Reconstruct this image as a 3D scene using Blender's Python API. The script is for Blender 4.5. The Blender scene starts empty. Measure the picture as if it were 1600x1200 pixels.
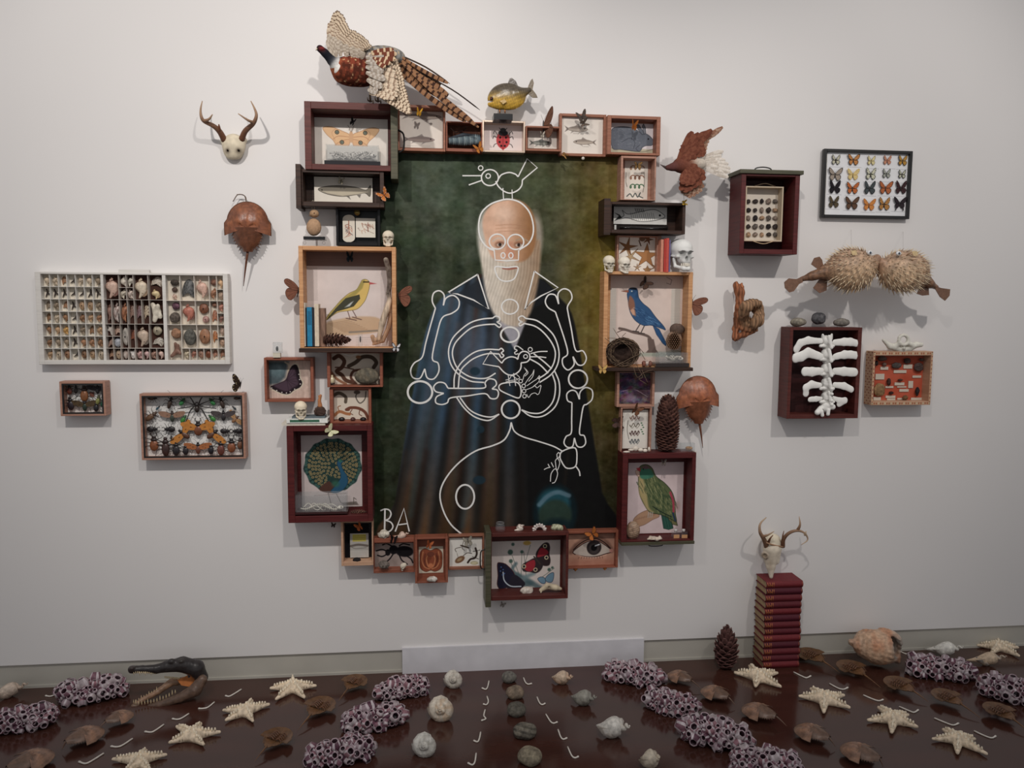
import bpy, math, random
import numpy as np
from mathutils import Vector, Matrix

SC = bpy.context.scene
COL = SC.collection
# ---------------------------------------------------------------- camera
FOC = 1270.0
CAMLOC = np.array([0.0, -3.8, 1.786])
YAW, PITCH, ROLL = map(math.radians, (6.34, 5.76, 0.40))
_cy, _sy, _cp, _sp = math.cos(YAW), math.sin(YAW), math.cos(PITCH), math.sin(PITCH)
_F = np.array([_sy*_cp, _cy*_cp, -_sp])
_R0 = np.array([_cy, -_sy, 0.0])
_U0 = np.cross(_R0, _F)
_R = _R0*math.cos(ROLL) + _U0*math.sin(ROLL)
_U = _U0*math.cos(ROLL) - _R0*math.sin(ROLL)
cd = bpy.data.cameras.new('camera')
cam = bpy.data.objects.new('camera', cd)
COL.objects.link(cam)
cd.sensor_width = 36.0
cd.lens = FOC/1600*36
cam.matrix_world = Matrix(((_R[0], _U[0], -_F[0], CAMLOC[0]), (_R[1], _U[1], -_F[1], CAMLOC[1]),
                           (_R[2], _U[2], -_F[2], CAMLOC[2]), (0, 0, 0, 1)))
SC.camera = cam
# ---------------------------------------------------------------- light
SC.view_settings.view_transform = 'Standard'
SC.view_settings.look = 'None'
SC.view_settings.gamma = 1
SC.view_settings.exposure = 0.52
SC.view_settings.use_curve_mapping = False
SC.cycles.max_bounces = 8
SC.cycles.transparent_max_bounces = 16
SC.cycles.use_denoising = True
w = bpy.data.worlds.new('gallery_air')
SC.world = w
w.use_nodes = True
w.node_tree.nodes['Background'].inputs[0].default_value = (0.90, 0.90, 0.92, 1)
w.node_tree.nodes['Background'].inputs[1].default_value = 0.30
def spot(name, x, tx, tz, power, size=70, blend=.9, y=-2.75, z=3.85, rad=.05, col=(1, .945, .895)):
    l = bpy.data.lights.new(name, 'SPOT')
    l.energy = power; l.spot_size = math.radians(size); l.spot_blend = blend
    l.shadow_soft_size = rad; l.color = col
    o = bpy.data.objects.new(name, l); COL.objects.link(o)
    o.location = (x, y, z)
    d = Vector((tx, 0, tz))-Vector((x, y, z))
    o.rotation_euler = d.to_track_quat('-Z', 'Y').to_euler()
    return o
spot('ceiling_spotlight', -1.2, -.85, 2.3, 135, 74)
spot('ceiling_spotlight', 0.35, 0.4, 1.75, 105, 76)
spot('ceiling_spotlight', 2.4, 2.15, 2.2, 92, 66)

# ---------------------------------------------------------------- pixel -> place
def ray(px, py):
    return _F + _R*(px-800)/FOC + _U*(600-py)/FOC
def P(px, py, d=0.0):
    """point seen at a photo pixel that stands d metres in front of the wall"""
    r = ray(px, py); t = (-d-CAMLOC[1])/r[1]
    return CAMLOC + r*t
def Fl(px, py, z=0.0):
    """point seen at a photo pixel that lies z metres above the floor"""
    r = ray(px, py); t = (z-CAMLOC[2])/r[2]
    return CAMLOC + r*t
PXM = 1/334.0      # metres per photo pixel at the wall

def lin(c):
    c = np.asarray(c, float)/255.0
    return np.where(c <= .04045, c/12.92, ((c+.055)/1.055)**2.4)
def mute(c, k):
    l = (c*np.array([.3, .59, .11])).sum(-1, keepdims=True)
    return c*(1-k)+l*k
# ---------------------------------------------------------------- materials
def nmat(name, rough=.6, spec=.3, metal=0.0, coat=0.0):
    m = bpy.data.materials.new(name); m.use_nodes = True
    b = m.node_tree.nodes['Principled BSDF']
    b.inputs['Roughness'].default_value = rough
    b.inputs['Specular IOR Level'].default_value = spec
    b.inputs['Metallic'].default_value = metal
    b.inputs['Coat Weight'].default_value = coat
    return m, m.node_tree.nodes, m.node_tree.links, b
def noise_tex(N, L, scale, detail=4, stretch=None, coord='Object'):
    tc = N.new('ShaderNodeTexCoord'); nt = N.new('ShaderNodeTexNoise')
    nt.inputs['Scale'].default_value = scale; nt.inputs['Detail'].default_value = detail
    if stretch:
        mp = N.new('ShaderNodeMapping'); mp.inputs['Scale'].default_value = stretch
        L.new(tc.outputs[coord], mp.inputs[0]); L.new(mp.outputs[0], nt.inputs['Vector'])
    else:
        L.new(tc.outputs[coord], nt.inputs['Vector'])
    return nt
def vmat(name, rough=.6, spec=.3, metal=0.0, var=.25, nscale=60, bump=0.0, stretch=None, coat=0.0):
    """procedural surface: the colour each face carries, varied by noise, with a fine relief"""
    m, N, L, b = nmat(name, rough, spec, metal, coat)
    at = N.new('ShaderNodeAttribute'); at.attribute_name = 'Col'
    nt = noise_tex(N, L, nscale, 5, stretch)
    mr = N.new('ShaderNodeMapRange'); mr.inputs[1].default_value = .3; mr.inputs[2].default_value = .7
    mr.inputs[3].default_value = 1-var; mr.inputs[4].default_value = 1+var
    L.new(nt.outputs[0], mr.inputs[0])
    mx = N.new('ShaderNodeVectorMath'); mx.operation = 'SCALE'
    L.new(at.outputs['Color'], mx.inputs[0]); L.new(mr.outputs[0], mx.inputs['Scale'])
    L.new(mx.outputs[0], b.inputs['Base Color'])
    if bump:
        bp = N.new('ShaderNodeBump'); bp.inputs['Strength'].default_value = bump; bp.inputs['Distance'].default_value = .004
        L.new(nt.outputs[0], bp.inputs['Height']); L.new(bp.outputs[0], b.inputs['Normal'])
    return m
MV = {
 'print': vmat('printed_paper', .75, .12, var=.03, nscale=30),
 'paint': vmat('oil_paint', .62, .1, var=.12, nscale=25, bump=.15),
 'matte': vmat('matte', .8, .15, var=.15, nscale=60),
 'bone': vmat('bone', .6, .25, var=.13, nscale=45, bump=.25),
 'plaster': vmat('white_plaster', .55, .25, var=.05, nscale=45),
 'shell': vmat('shell', .45, .35, var=.28, nscale=70, bump=.5),
 'stone': vmat('stone', .85, .15, var=.35, nscale=90, bump=.6),
 'feather': vmat('feather', .8, .1, var=.14, nscale=120),
 'wing': vmat('insect_wing', .7, .15, var=.12, nscale=80),
 'chitin': vmat('chitin', .35, .45, var=.3, nscale=60, bump=.3),
 'bark': vmat('bark', .8, .15, var=.4, nscale=40, bump=.8),
 'drift': vmat('driftwood', .7, .2, var=.4, nscale=28, bump=.8, stretch=(3, 3, .6)),
 'cloth': vmat('book_cloth', .6, .25, var=.12, nscale=80),
 'gloss': vmat('gloss_lacquer', .2, .5, var=.05, nscale=20),
 'metal': vmat('dark_metal', .4, .5, metal=.7, var=.2, nscale=50),
 'fish': vmat('fish_skin', .3, .5, var=.2, nscale=90, bump=.2),
 'straw': vmat('straw', .8, .1, var=.3, nscale=70),
}
def wood(name, c1, c2, scale=1.0, rough=.5, vertical=False, worn=0.0, wornc=(90, 85, 70)):
    m, N, L, b = nmat(name, rough, .3)
    nt = noise_tex(N, L, 9*scale, 6, (1, 1, 14) if not vertical else (14, 14, 1))
    cr = N.new('ShaderNodeValToRGB')
    cr.color_ramp.elements[0].position = .3; cr.color_ramp.elements[1].position = .7
    cr.color_ramp.elements[0].color = (*lin(c1), 1); cr.color_ramp.elements[1].color = (*lin(c2), 1)
    L.new(nt.outputs[0], cr.inputs[0])
    out = cr.outputs[0]
    if worn:
        n2 = noise_tex(N, L, 14, 6)
        r2 = N.new('ShaderNodeMapRange'); r2.inputs[1].default_value = 1-worn*.75; r2.inputs[2].default_value = 1-worn*.6
        L.new(n2.outputs[0], r2.inputs[0])
        mx = N.new('ShaderNodeMix'); mx.data_type = 'RGBA'
        L.new(r2.outputs[0], mx.inputs[0]); L.new(out, mx.inputs[6]); mx.inputs[7].default_value = (*lin(wornc), 1)
        out = mx.outputs[2]
    L.new(out, b.inputs['Base Color'])
    bp = N.new('ShaderNodeBump'); bp.inputs['Strength'].default_value = .15; bp.inputs['Distance'].default_value = .002
    L.new(nt.outputs[0], bp.inputs['Height']); L.new(bp.outputs[0], b.inputs['Normal'])
    return m
def plain(name, c, rough=.6, spec=.3, metal=0.0, var=.06, nscale=12):
    m, N, L, b = nmat(name, rough, spec, metal)
    nt = noise_tex(N, L, nscale, 5)
    cr = N.new('ShaderNodeValToRGB'); l = lin(c)
    cr.color_ramp.elements[0].position = .3; cr.color_ramp.elements[1].position = .7
    cr.color_ramp.elements[0].color = (*(l*(1-var)), 1); cr.color_ramp.elements[1].color = (*np.minimum(l*(1+var), 1), 1)
    L.new(nt.outputs[0], cr.inputs[0]); L.new(cr.outputs[0], b.inputs['Base Color'])
    return m
W = {
 'redbrown': wood('red_painted_wood', (74, 34, 30), (96, 46, 40), worn=.35, wornc=(92, 60, 48)),
 'red': wood('crimson_painted_wood', (70, 24, 25), (92, 35, 34), worn=.25, wornc=(84, 44, 38)),
 'darkred': wood('dark_red_painted_wood', (44, 18, 18), (60, 25, 25)),
 'olive': wood('worn_olive_wood', (66, 66, 50), (90, 86, 68), worn=.4, wornc=(112, 52, 42)),
 'walnut': wood('dark_walnut', (42, 28, 22), (66, 44, 34), worn=.2, wornc=(100, 66, 46)),
 'cherry': wood('cherry_wood', (132, 84, 64), (160, 108, 86)),
 'cedar': wood('cedar_wood', (128, 74, 56), (150, 90, 70)),
 'pine': wood('warm_pine', (184, 132, 90), (210, 162, 118)),
 'tan': wood('tan_wood', (186, 146, 118), (204, 166, 138)),
 'rose': wood('rosy_wood', (158, 116, 98), (180, 138, 120)),
 'whitepaint': wood('white_painted_wood', (206, 202, 196), (220, 216, 210), worn=.12, wornc=(150, 110, 92), rough=.6),
 'black': plain('black_lacquer', (22, 21, 24), .3),
 'silver': plain('champagne_metal', (206, 186, 168), .3, .5, .6),
 'blackmetal': plain('black_metal', (26, 24, 24), .35, .5),
 'brass': plain('brass', (190, 120, 60), .3, .5, .8),
 'cream': plain('cream_card', (222, 208, 186), .7),
 'whitecard': plain('white_card', (232, 230, 226), .7),
}
def glass(name='clear_acrylic', tint=(1, 1, 1), rough=.02):
    m, N, L, b = nmat(name, rough, .5)
    tr = N.new('ShaderNodeBsdfTransparent'); mx = N.new('ShaderNodeMixShader'); lw = N.new('ShaderNodeValue'); lw.outputs[0].default_value = .06
    nt = noise_tex(N, L, 5, 2); cr = N.new('ShaderNodeValToRGB'); b.inputs['Base Color'].default_value = (.8, .82, .84, 1)
    cr.color_ramp.elements[0].color = (.93, .94, .94, 1); cr.color_ramp.elements[1].color = (.97, .97, .97, 1)
    L.new(nt.outputs[0], cr.inputs[0]); L.new(cr.outputs[0], tr.inputs[0])
    L.new(lw.outputs[0], mx.inputs[0]); L.new(tr.outputs[0], mx.inputs[1]); L.new(b.outputs[0], mx.inputs[2])
    L.new(mx.outputs[0], N['Material Output'].inputs[0]); b.inputs['Roughness'].default_value = .05
    return m
W['glass'] = glass()

# ---------------------------------------------------------------- mesh collector
def rotm(axis, a):
    return np.array(Matrix.Rotation(a, 3, axis))
class G:
    def __init__(s):
        s.v = []; s.f = []; s.c = []; s.sm = []; s.n = 0
    def add(s, v, f, c, smooth=False):
        v = np.asarray(v, float).reshape(-1, 3)
        o = s.n; s.v.append(v); s.n += len(v)
        s.f += [tuple(int(i)+o for i in q) for q in f]
        if np.ndim(c[0]) == 0: s.c += [tuple(c)]*len(f)
        else: s.c += [tuple(k) for k in c]
        s.sm += [smooth]*len(f)
        return s
    def box(s, a, b, c=(200, 200, 200)):
        a, b = np.minimum(a, b), np.maximum(a, b)
        v = [(x, y, z) for x in (a[0], b[0]) for y in (a[1], b[1]) for z in (a[2], b[2])]
        return s.add(v, [(0, 1, 3, 2), (4, 6, 7, 5), (0, 4, 5, 1), (2, 3, 7, 6), (0, 2, 6, 4), (1, 5, 7, 3)], c)
    def obox(s, ctr, half, R, c):
        v = np.array([(x, y, z) for x in (-1, 1) for y in (-1, 1) for z in (-1, 1)])*np.asarray(half)
        v = v@np.asarray(R).T + np.asarray(ctr)
        return s.add(v, [(0, 1, 3, 2), (4, 6, 7, 5), (0, 4, 5, 1), (2, 3, 7, 6), (0, 2, 6, 4), (1, 5, 7, 3)], c)
    def poly(s, pts, c):
        return s.add(pts, [tuple(range(len(pts)))], c)
    def slab(s, pts, c, th=.001, nrm=(0, -1, 0)):
        """closed outline given thickness along nrm"""
        p = np.asarray(pts, float); n = len(p); q = p+np.asarray(nrm)*th
        f = [tuple(range(n)), tuple(range(2*n-1, n-1, -1))]+[(i, (i+1) % n, n+(i+1) % n, n+i) for i in range(n)]
        return s.add(np.vstack([p, q]), f, c)
    def ell(s, ctr, r, c, R=None, seg=12, rings=8, squash=None):
        v = [(0, 0, 1)]
        for i in range(1, rings):
            t = math.pi*i/rings
            for j in range(seg):
                a = 2*math.pi*j/seg
                v.append((math.sin(t)*math.cos(a), math.sin(t)*math.sin(a), math.cos(t)))
        v.append((0, 0, -1)); v = np.array(v)
        v = v*np.asarray(r if np.ndim(r) else (r, r, r))
        if R is not None: v = v@np.asarray(R).T
        v = v+np.asarray(ctr)
        f = [(0, 1+(j), 1+(j+1) % seg) for j in range(seg)]
        for i in range(rings-2):
            for j in range(seg):
                a = 1+i*seg+j; b = 1+i*seg+(j+1) % seg
                f.append((a, a+seg, b+seg, b))
        l = len(v)-1; k = 1+(rings-2)*seg
        f += [(l, k+(j+1) % seg, k+j) for j in range(seg)]
        return s.add(v, f, c, True)
    def tube(s, pts, rad, c, seg=8, cap=True, flat=None):
        p = np.asarray(pts, float); n = len(p)
        rad = np.broadcast_to(np.asarray(rad, float), (n,)) if np.ndim(rad) < 2 else np.asarray(rad)
        t = np.gradient(p, axis=0); t /= (np.linalg.norm(t, axis=1)[:, None]+1e-12)
        up = np.array([0, 0, 1.0]) if abs(t[0][2]) < .9 else np.array([0, 1.0, 0])
        a = np.cross(t[0], up); a /= np.linalg.norm(a)
        V = []
        for i in range(n):
            a = a-t[i]*(a@t[i]); a /= np.linalg.norm(a)+1e-12; b = np.cross(t[i], a)
            for j in range(seg):
                th = 2*math.pi*j/seg
                V.append(p[i]+rad[i]*(a*math.cos(th)+b*math.sin(th)*(1 if flat is None else flat)))
        f = []; cc = []
        multi = np.ndim(c[0]) > 0
        for i in range(n-1):
            for j in range(seg):
                f.append((i*seg+j, i*seg+(j+1) % seg, (i+1)*seg+(j+1) % seg, (i+1)*seg+j))
                if multi: cc.append(c[i])
        if cap:
            f.append(tuple(range(seg-1, -1, -1))); f.append(tuple(range((n-1)*seg, n*seg)))
            if multi: cc += [c[0], c[-1]]
        return s.add(V, f, cc if multi else c, True)
    def grid(s, V, c, smooth=True, wrap=False):
        """V: n x m x 3 surface; c a colour or (n-1)x(m-1) colours"""
        V = np.asarray(V, float); n, m = V.shape[:2]; f = []; cc = []
        multi = np.ndim(c) == 3
        for i in range(n-1):
            for j in range(m if wrap else m-1):
                f.append((i*m+j, i*m+(j+1) % m, (i+1)*m+(j+1) % m, (i+1)*m+j))
                if multi: cc.append(tuple(c[i][j]))
        return s.add(V.reshape(-1, 3), f, cc if multi else c, smooth)
    def build(s, name, mat, parent=None, loc=None, xf=None):
        """one mesh object; parent's place (or loc) becomes its origin"""
        V = np.vstack(s.v)
        if xf is not None: V = xf(V)
        org = np.array((parent.parent or parent).location if parent is not None else (loc if loc is not None else V.mean(0)))
        V = V-org
        me = bpy.data.meshes.new(name)
        me.from_pydata(V.tolist(), [], s.f)
        me.polygons.foreach_set('use_smooth', s.sm)
        ca = me.color_attributes.new('Col', 'FLOAT_COLOR', 'CORNER')
        fc = lin(mute(np.array(s.c, float)[:, :3], .16))
        tot = np.empty(len(me.polygons), int); me.polygons.foreach_get('loop_total', tot)
        arr = np.repeat(np.hstack([fc, np.ones((len(fc), 1))]), tot, axis=0)
        ca.data.foreach_set('color', arr.astype(np.float32).ravel())
        me.materials.append(MV[mat] if isinstance(mat, str) else mat)
        me.update()
        o = bpy.data.objects.new(name, me); COL.objects.link(o)
        if parent is not None: o.parent = parent
        else: o.location = org
        return o
def tag(o, label=None, cat=None, group=None, kind=None):
    if label: o['label'] = label
    if cat: o['category'] = cat; o['kind'] = 'thing'
    if group: o['group'] = group
    if kind: o['kind'] = kind
    return o
def thing(name, label, cat, loc, group=None):
    o = bpy.data.objects.new(name, None); COL.objects.link(o)
    o.empty_display_size = .03
    o.location = tuple(float(k) for k in loc)
    return tag(o, label, cat, group)
def copy_tree(o, parent=None):
    c = o.copy(); COL.objects.link(c)
    if parent is not None: c.parent = parent
    for ch in list(o.children): copy_tree(ch, c)
    return c

def smooth_path(pts, per=6, closed=False):
    p = np.asarray(pts, float); n = len(p); out = []
    rng_ = range(n if closed else n-1)
    for i in rng_:
        p0 = p[(i-1) % n] if closed or i > 0 else 2*p[0]-p[1]
        p1 = p[i]; p2 = p[(i+1) % n]
        p3 = p[(i+2) % n] if closed or i+2 < n else 2*p[-1]-p[-2]
        for k in range(per):
            t = k/per
            out.append(.5*((2*p1)+(-p0+p2)*t+(2*p0-5*p1+4*p2-p3)*t*t+(-p0+3*p1-3*p2+p3)*t**3))
    if not closed: out.append(p[-1])
    return np.array(out)

# ---------------------------------------------------------------- smooth solids from rounded volumes (surface nets)
class Solid:
    def __init__(s, k=.01): s.p = []; s.k = k
    def cap(s, a, b, r1, r2, c, k=None, cut=False):
        s.p.append(('c', np.array(a, float), np.array(b, float), r1, r2, c, s.k if k is None else k, cut)); return s
    def ell(s, ctr, r, c, R=None, k=None, cut=False):
        r = np.array(r if np.ndim(r) else (r, r, r), float)
        s.p.append(('e', np.array(ctr, float), r, None if R is None else np.asarray(R), None, c, s.k if k is None else k, cut)); return s
    def chain(s, pts, rad, c, k=None, cut=False):
        for i in range(len(pts)-1):
            s.cap(pts[i], pts[i+1], rad[i], rad[i+1], c[i] if np.ndim(c[0]) else c, k, cut)
        return s
    def _d(s, q, X):
        t, a, b, r1, r2, c, k, cut = q
        if t == 'c':
            ab = b-a; L = ab@ab+1e-12
            h = np.clip(((X-a)@ab)/L, 0, 1)
            return np.linalg.norm(X-a-h[:, None]*ab, axis=1)-(r1+(r2-r1)*h)
        Y = X-a
        if r1 is not None: Y = Y@r1
        k0 = np.linalg.norm(Y/b, axis=1); k1 = np.linalg.norm(Y/(b*b), axis=1)+1e-9
        return k0*(k0-1)/k1
    def bounds(s):
        lo = np.full(3, 1e9); hi = -lo
        for q in s.p:
            if q[7]: continue
            if q[0] == 'c':
                for e, r in ((q[1], q[3]), (q[2], q[4])): lo = np.minimum(lo, e-r); hi = np.maximum(hi, e+r)
            else: m = q[2].max(); lo = np.minimum(lo, q[1]-m); hi = np.maximum(hi, q[1]+m)
        return lo, hi
    def mesh(s, res=48, disp=None):
        lo, hi = s.bounds(); st = (hi-lo).max()/res
        lo = lo-2.5*st; n = np.ceil((hi-lo)/st).astype(int)+3
        ax = [lo[i]+st*np.arange(n[i]) for i in range(3)]
        X = np.stack(np.meshgrid(*ax, indexing='ij'), -1).reshape(-1, 3)
        D = np.full(len(X), 1.0)
        for q in s.p:
            d = s._d(q, X); k = q[6]
            if q[7]:
                h = np.clip(.5-.5*(D+d)/k, 0, 1); D = D*(1-h)-d*h+k*h*(1-h)
            else:
                h = np.clip(.5+.5*(D-d)/k, 0, 1); D = D*(1-h)+d*h-k*h*(1-h)
        if disp is not None: D = D+disp(X)
        D = D.reshape(n)
        # surface nets
        ins = D < 0
        cell = np.zeros(np.array(n)-1, int)
        for dx in (0, 1):
            for dy in (0, 1):
                for dz in (0, 1):
                    cell += ins[dx:n[0]-1+dx, dy:n[1]-1+dy, dz:n[2]-1+dz]
        act = (cell > 0) & (cell < 8); idx = -np.ones(act.shape, int); cs = np.argwhere(act); idx[act] = np.arange(len(cs))
        acc = np.zeros((len(cs), 3)); cnt = np.zeros(len(cs))
        cor = [(a, b, c) for a in (0, 1) for b in (0, 1) for c in (0, 1)]
        val = {c: D[cs[:, 0]+c[0], cs[:, 1]+c[1], cs[:, 2]+c[2]] for c in cor}
        for a in cor:
            for ax_ in range(3):
                if a[ax_] == 0:
                    b = list(a); b[ax_] = 1; b = tuple(b)
                    va, vb = val[a], val[b]; m = (va < 0) != (vb < 0)
                    t = np.where(m, va/np.where(m, va-vb, 1), 0)
                    pt = np.array(a, float)[None].repeat(len(cs), 0); pt[:, ax_] += t
                    acc += pt*m[:, None]; cnt += m
        V = lo+st*(cs+acc/cnt[:, None])
        F = []
        for ax_ in range(3):
            o1, o2 = [(1, 2), (2, 0), (0, 1)][ax_]
            sl = [slice(1, None)]*3
            A = ins[1:-1, 1:-1, 1:-1]
            sh = [slice(1, -1)]*3; sh[ax_] = slice(2, None)
            B = ins[tuple(sh)]
            for sign, msk in ((1, A & ~B), (-1, ~A & B)):
                e = np.argwhere(msk)+1
                if not len(e): continue
                def cid(d1, d2):
                    q = e.copy(); q[:, o1] -= d1; q[:, o2] -= d2
                    return idx[q[:, 0], q[:, 1], q[:, 2]]
                quad = np.stack([cid(0, 0), cid(1, 0), cid(1, 1), cid(0, 1)], 1)
                if sign < 0: quad = quad[:, ::-1]
                F.append(quad)
        F = np.vstack(F)
        F = F[(F >= 0).all(1)]
        # colour of the nearest volume, soft mix
        ctr = V[F].mean(1)
        C = np.zeros((len(ctr), 3)); Wt = np.zeros(len(ctr))
        for q in s.p:
            d = s._d(q, ctr)
            if q[7] and q[5] is None: continue
            wgt = np.exp(-np.abs(d)/(st*1.6))+1e-9/(1e-3+np.abs(d))
            if q[7]: wgt = wgt*2
            C += wgt[:, None]*np.array(q[5], float); Wt += wgt
        C /= Wt[:, None]
        return V, F, C
def solid(g, s, res=48, disp=None, colf=None):
    V, F, C = s.mesh(res, disp)
    if colf is not None: C = colf(V[F].mean(1), C)
    g.add(V, F.tolist(), C.tolist(), True)
    return g
def nz(X, sc, seed=0):
    """cheap smooth 3d wobble in -1..1"""
    X = np.asarray(X)*sc; r = np.random.default_rng(seed); o = 0
    for k in range(5):
        a = r.normal(size=3)*(1+.5*k); o = o+np.sin(X@a+r.uniform(0, 6.28))/(1+.3*k)
    return o/3.0

# ---------------------------------------------------------------- painted pictures (colour carried by a fine grid)
class Canvas:
    def __init__(s, x0, y0, x1, y1, ss=2.0, bg=(230, 222, 210)):
        s.b = (x0, y0, x1, y1); s.nx = max(2, int((x1-x0)*ss)); s.ny = max(2, int((y1-y0)*ss))
        s.X, s.Y = np.meshgrid(x0+(np.arange(s.nx)+.5)*(x1-x0)/s.nx, y0+(np.arange(s.ny)+.5)*(y1-y0)/s.ny)
        s.C = np.zeros((s.ny, s.nx, 3)); s.C[:] = bg; s.ss = ss
    def _mix(s, a, col, sl=None):
        if sl is None: sl = (slice(None), slice(None))
        col = np.asarray(col, float)
        s.C[sl] = s.C[sl]*(1-a[..., None])+col*a[..., None]
    def _win(s, xa, xb, ya, yb):
        x0, y0, x1, y1 = s.b
        i0 = int(max(0, (xa-x0)/(x1-x0)*s.nx-1)); i1 = int(min(s.nx, (xb-x0)/(x1-x0)*s.nx+2))
        j0 = int(max(0, (ya-y0)/(y1-y0)*s.ny-1)); j1 = int(min(s.ny, (yb-y0)/(y1-y0)*s.ny+2))
        return (slice(j0, max(j0, j1)), slice(i0, max(i0, i1)))
    def _segd(s, pts, X, Y, closed):
        d = np.full(X.shape, 1e9); n = len(pts)
        for i in range(n if closed else n-1):
            a = pts[i]; b = pts[(i+1) % n]; ab = (b[0]-a[0], b[1]-a[1]); L = ab[0]**2+ab[1]**2+1e-9
            h = np.clip(((X-a[0])*ab[0]+(Y-a[1])*ab[1])/L, 0, 1)
            d = np.minimum(d, np.hypot(X-a[0]-h*ab[0], Y-a[1]-h*ab[1]))
        return d
    def _pre(s, pts, smooth, closed):
        pts = np.asarray(pts, float)
        return smooth_path(pts, 4, closed) if smooth else pts
    def mask(s, pts, blur=.5, smooth=False):
        p = s._pre(pts, smooth, True); e = blur+1
        sl = s._win(p[:, 0].min()-e, p[:, 0].max()+e, p[:, 1].min()-e, p[:, 1].max()+e)
        X, Y = s.X[sl], s.Y[sl]; ins = np.zeros(X.shape, bool); n = len(p)
        for i in range(n):
            a, b = p[i], p[(i+1) % n]
            if a[1] == b[1]: continue
            c = ((a[1] > Y) != (b[1] > Y)) & (X < (b[0]-a[0])*(Y-a[1])/(b[1]-a[1])+a[0]); ins ^= c
        d = s._segd(p, X, Y, True); d = np.where(ins, -d, d)
        return sl, np.clip(.5-d/(2*blur), 0, 1)
    def poly(s, pts, col, a=1.0, blur=.5, smooth=False, edge=None, ew=.6):
        sl, m = s.mask(pts, blur, smooth)
        if m.size: s._mix(m*a, col, sl)
        if edge is not None:
            q = list(pts); s.line(q+[q[0]] if not smooth else pts, ew, edge, smooth=smooth, closed=smooth)
        return s
    def shade(s, pts, fn, a=1.0, blur=.5, smooth=False):
        sl, m = s.mask(pts, blur, smooth)
        if m.size:
            col = fn(s.X[sl], s.Y[sl]); s.C[sl] = s.C[sl]*(1-(m*a)[..., None])+col*(m*a)[..., None]
        return s
    def ell(s, cx, cy, rx, ry, col, a=1.0, blur=.5, rot=0):
        e = max(rx, ry)+blur+1; sl = s._win(cx-e, cx+e, cy-e, cy+e)
        X, Y = s.X[sl]-cx, s.Y[sl]-cy; c, n = math.cos(rot), math.sin(rot)
        U, V = X*c+Y*n, -X*n+Y*c; k = np.hypot(U/rx, V/ry)
        d = (k-1)*min(rx, ry)
        if d.size: s._mix(np.clip(.5-d/(2*blur), 0, 1)*a, col, sl)
        return s
    def line(s, pts, w, col, a=1.0, smooth=False, closed=False, blur=.4):
        p = s._pre(pts, smooth, closed); e = w+blur+1
        sl = s._win(p[:, 0].min()-e, p[:, 0].max()+e, p[:, 1].min()-e, p[:, 1].max()+e)
        X, Y = s.X[sl], s.Y[sl]
        if X.size:
            d = s._segd(p, X, Y, closed)-w/2
            s._mix(np.clip(.5-d/(2*blur), 0, 1)*a, col, sl)
        return s
    def noise(s, amt, sx=10, sy=10, seed=0, mono=True):
        r = np.random.default_rng(seed); n = 0
        for o in range(3):
            gx, gy = max(2, int((s.b[2]-s.b[0])/sx*2**o)+2), max(2, int((s.b[3]-s.b[1])/sy*2**o)+2)
            g = r.normal(size=(gy, gx) if mono else (gy, gx, 3))
            u = np.linspace(0, gx-1.001, s.nx); v = np.linspace(0, gy-1.001, s.ny)
            iu, iv = u.astype(int), v.astype(int); fu, fv = (u-iu), (v-iv)
            fu = fu*fu*(3-2*fu); fv = fv*fv*(3-2*fv)
            if not mono: fu = fu[:, None]; fv2 = fv[:, None, None]
            else: fv2 = fv[:, None]
            A = g[iv][:, iu]; B = g[iv][:, iu+1]; C_ = g[iv+1][:, iu]; D = g[iv+1][:, iu+1]
            n = n+((A*(1-fu)+B*fu)*(1-fv2)+(C_*(1-fu)+D*fu)*fv2)/2**o
        s.C += (n[..., None] if mono else n)*amt
        return s
    def text(s, x0, y0, x1, y1, n, col=(120, 110, 100), a=.6, seed=0, vertical=False):
        r = random.Random(seed)
        if vertical:
            for i in range(n):
                x = x0+(x1-x0)*(i+.5)/n; y = y0
                while y < y1:
                    l = r.uniform(1.5, 5); s.line([(x, y), (x, min(y+l, y1))], .5, col, a); y += l+1
        else:
            for i in range(n):
                y = y0+(y1-y0)*(i+.5)/n; x = x0
                while x < x1:
                    l = r.uniform(1.5, 4.5); s.line([(x, y), (min(x+l, x1), y)], .5, col, a); x += l+.9
        return s
    def build(s, name, d, parent, mat='print', th=.0015):
        x0, y0, x1, y1 = s.b; C = mute(np.clip(s.C, 0, 255), .1 if name == 'canvas' else .2)
        xs = np.linspace(x0, x1, s.nx+1); ys = np.linspace(y0, y1, s.ny+1)
        # true rectangle on the plane d in front of the wall
        c0 = P(x0, (y0+y1)/2, d); c1 = P(x1, (y0+y1)/2, d); t0 = P((x0+x1)/2, y0, d); t1 = P((x0+x1)/2, y1, d)
        wx = np.linspace(c0[0], c1[0], s.nx+1); wz = np.linspace(t0[2], t1[2], s.ny+1)
        XX, ZZ = np.meshgrid(wx, wz); V = np.stack([XX, np.full_like(XX, -d), ZZ], -1).reshape(-1, 3)
        m = s.nx+1
        ii, jj = np.meshgrid(np.arange(s.nx), np.arange(s.ny)); a = (jj*m+ii).ravel()
        F = np.stack([a, a+m, a+m+1, a+1], 1)
        base = len(V)
        e = np.array([[wx[0], -d+th, wz[0]], [wx[-1], -d+th, wz[0]], [wx[-1], -d+th, wz[-1]], [wx[0], -d+th, wz[-1]]])
        nn = (s.nx)*1; k = [0, s.nx, s.ny*m+s.nx, s.ny*m]
        extra = [(base+3, base+2, base+1, base)]+[(k[i], k[(i+1) % 4], base+(i+1) % 4, base+i) for i in range(4)]
        V = np.vstack([V, e])
        org = np.array((parent.parent or parent).location) if parent is not None else V.mean(0)
        V = V-org
        me = bpy.data.meshes.new(name)
        nf = len(F)+5
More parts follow.
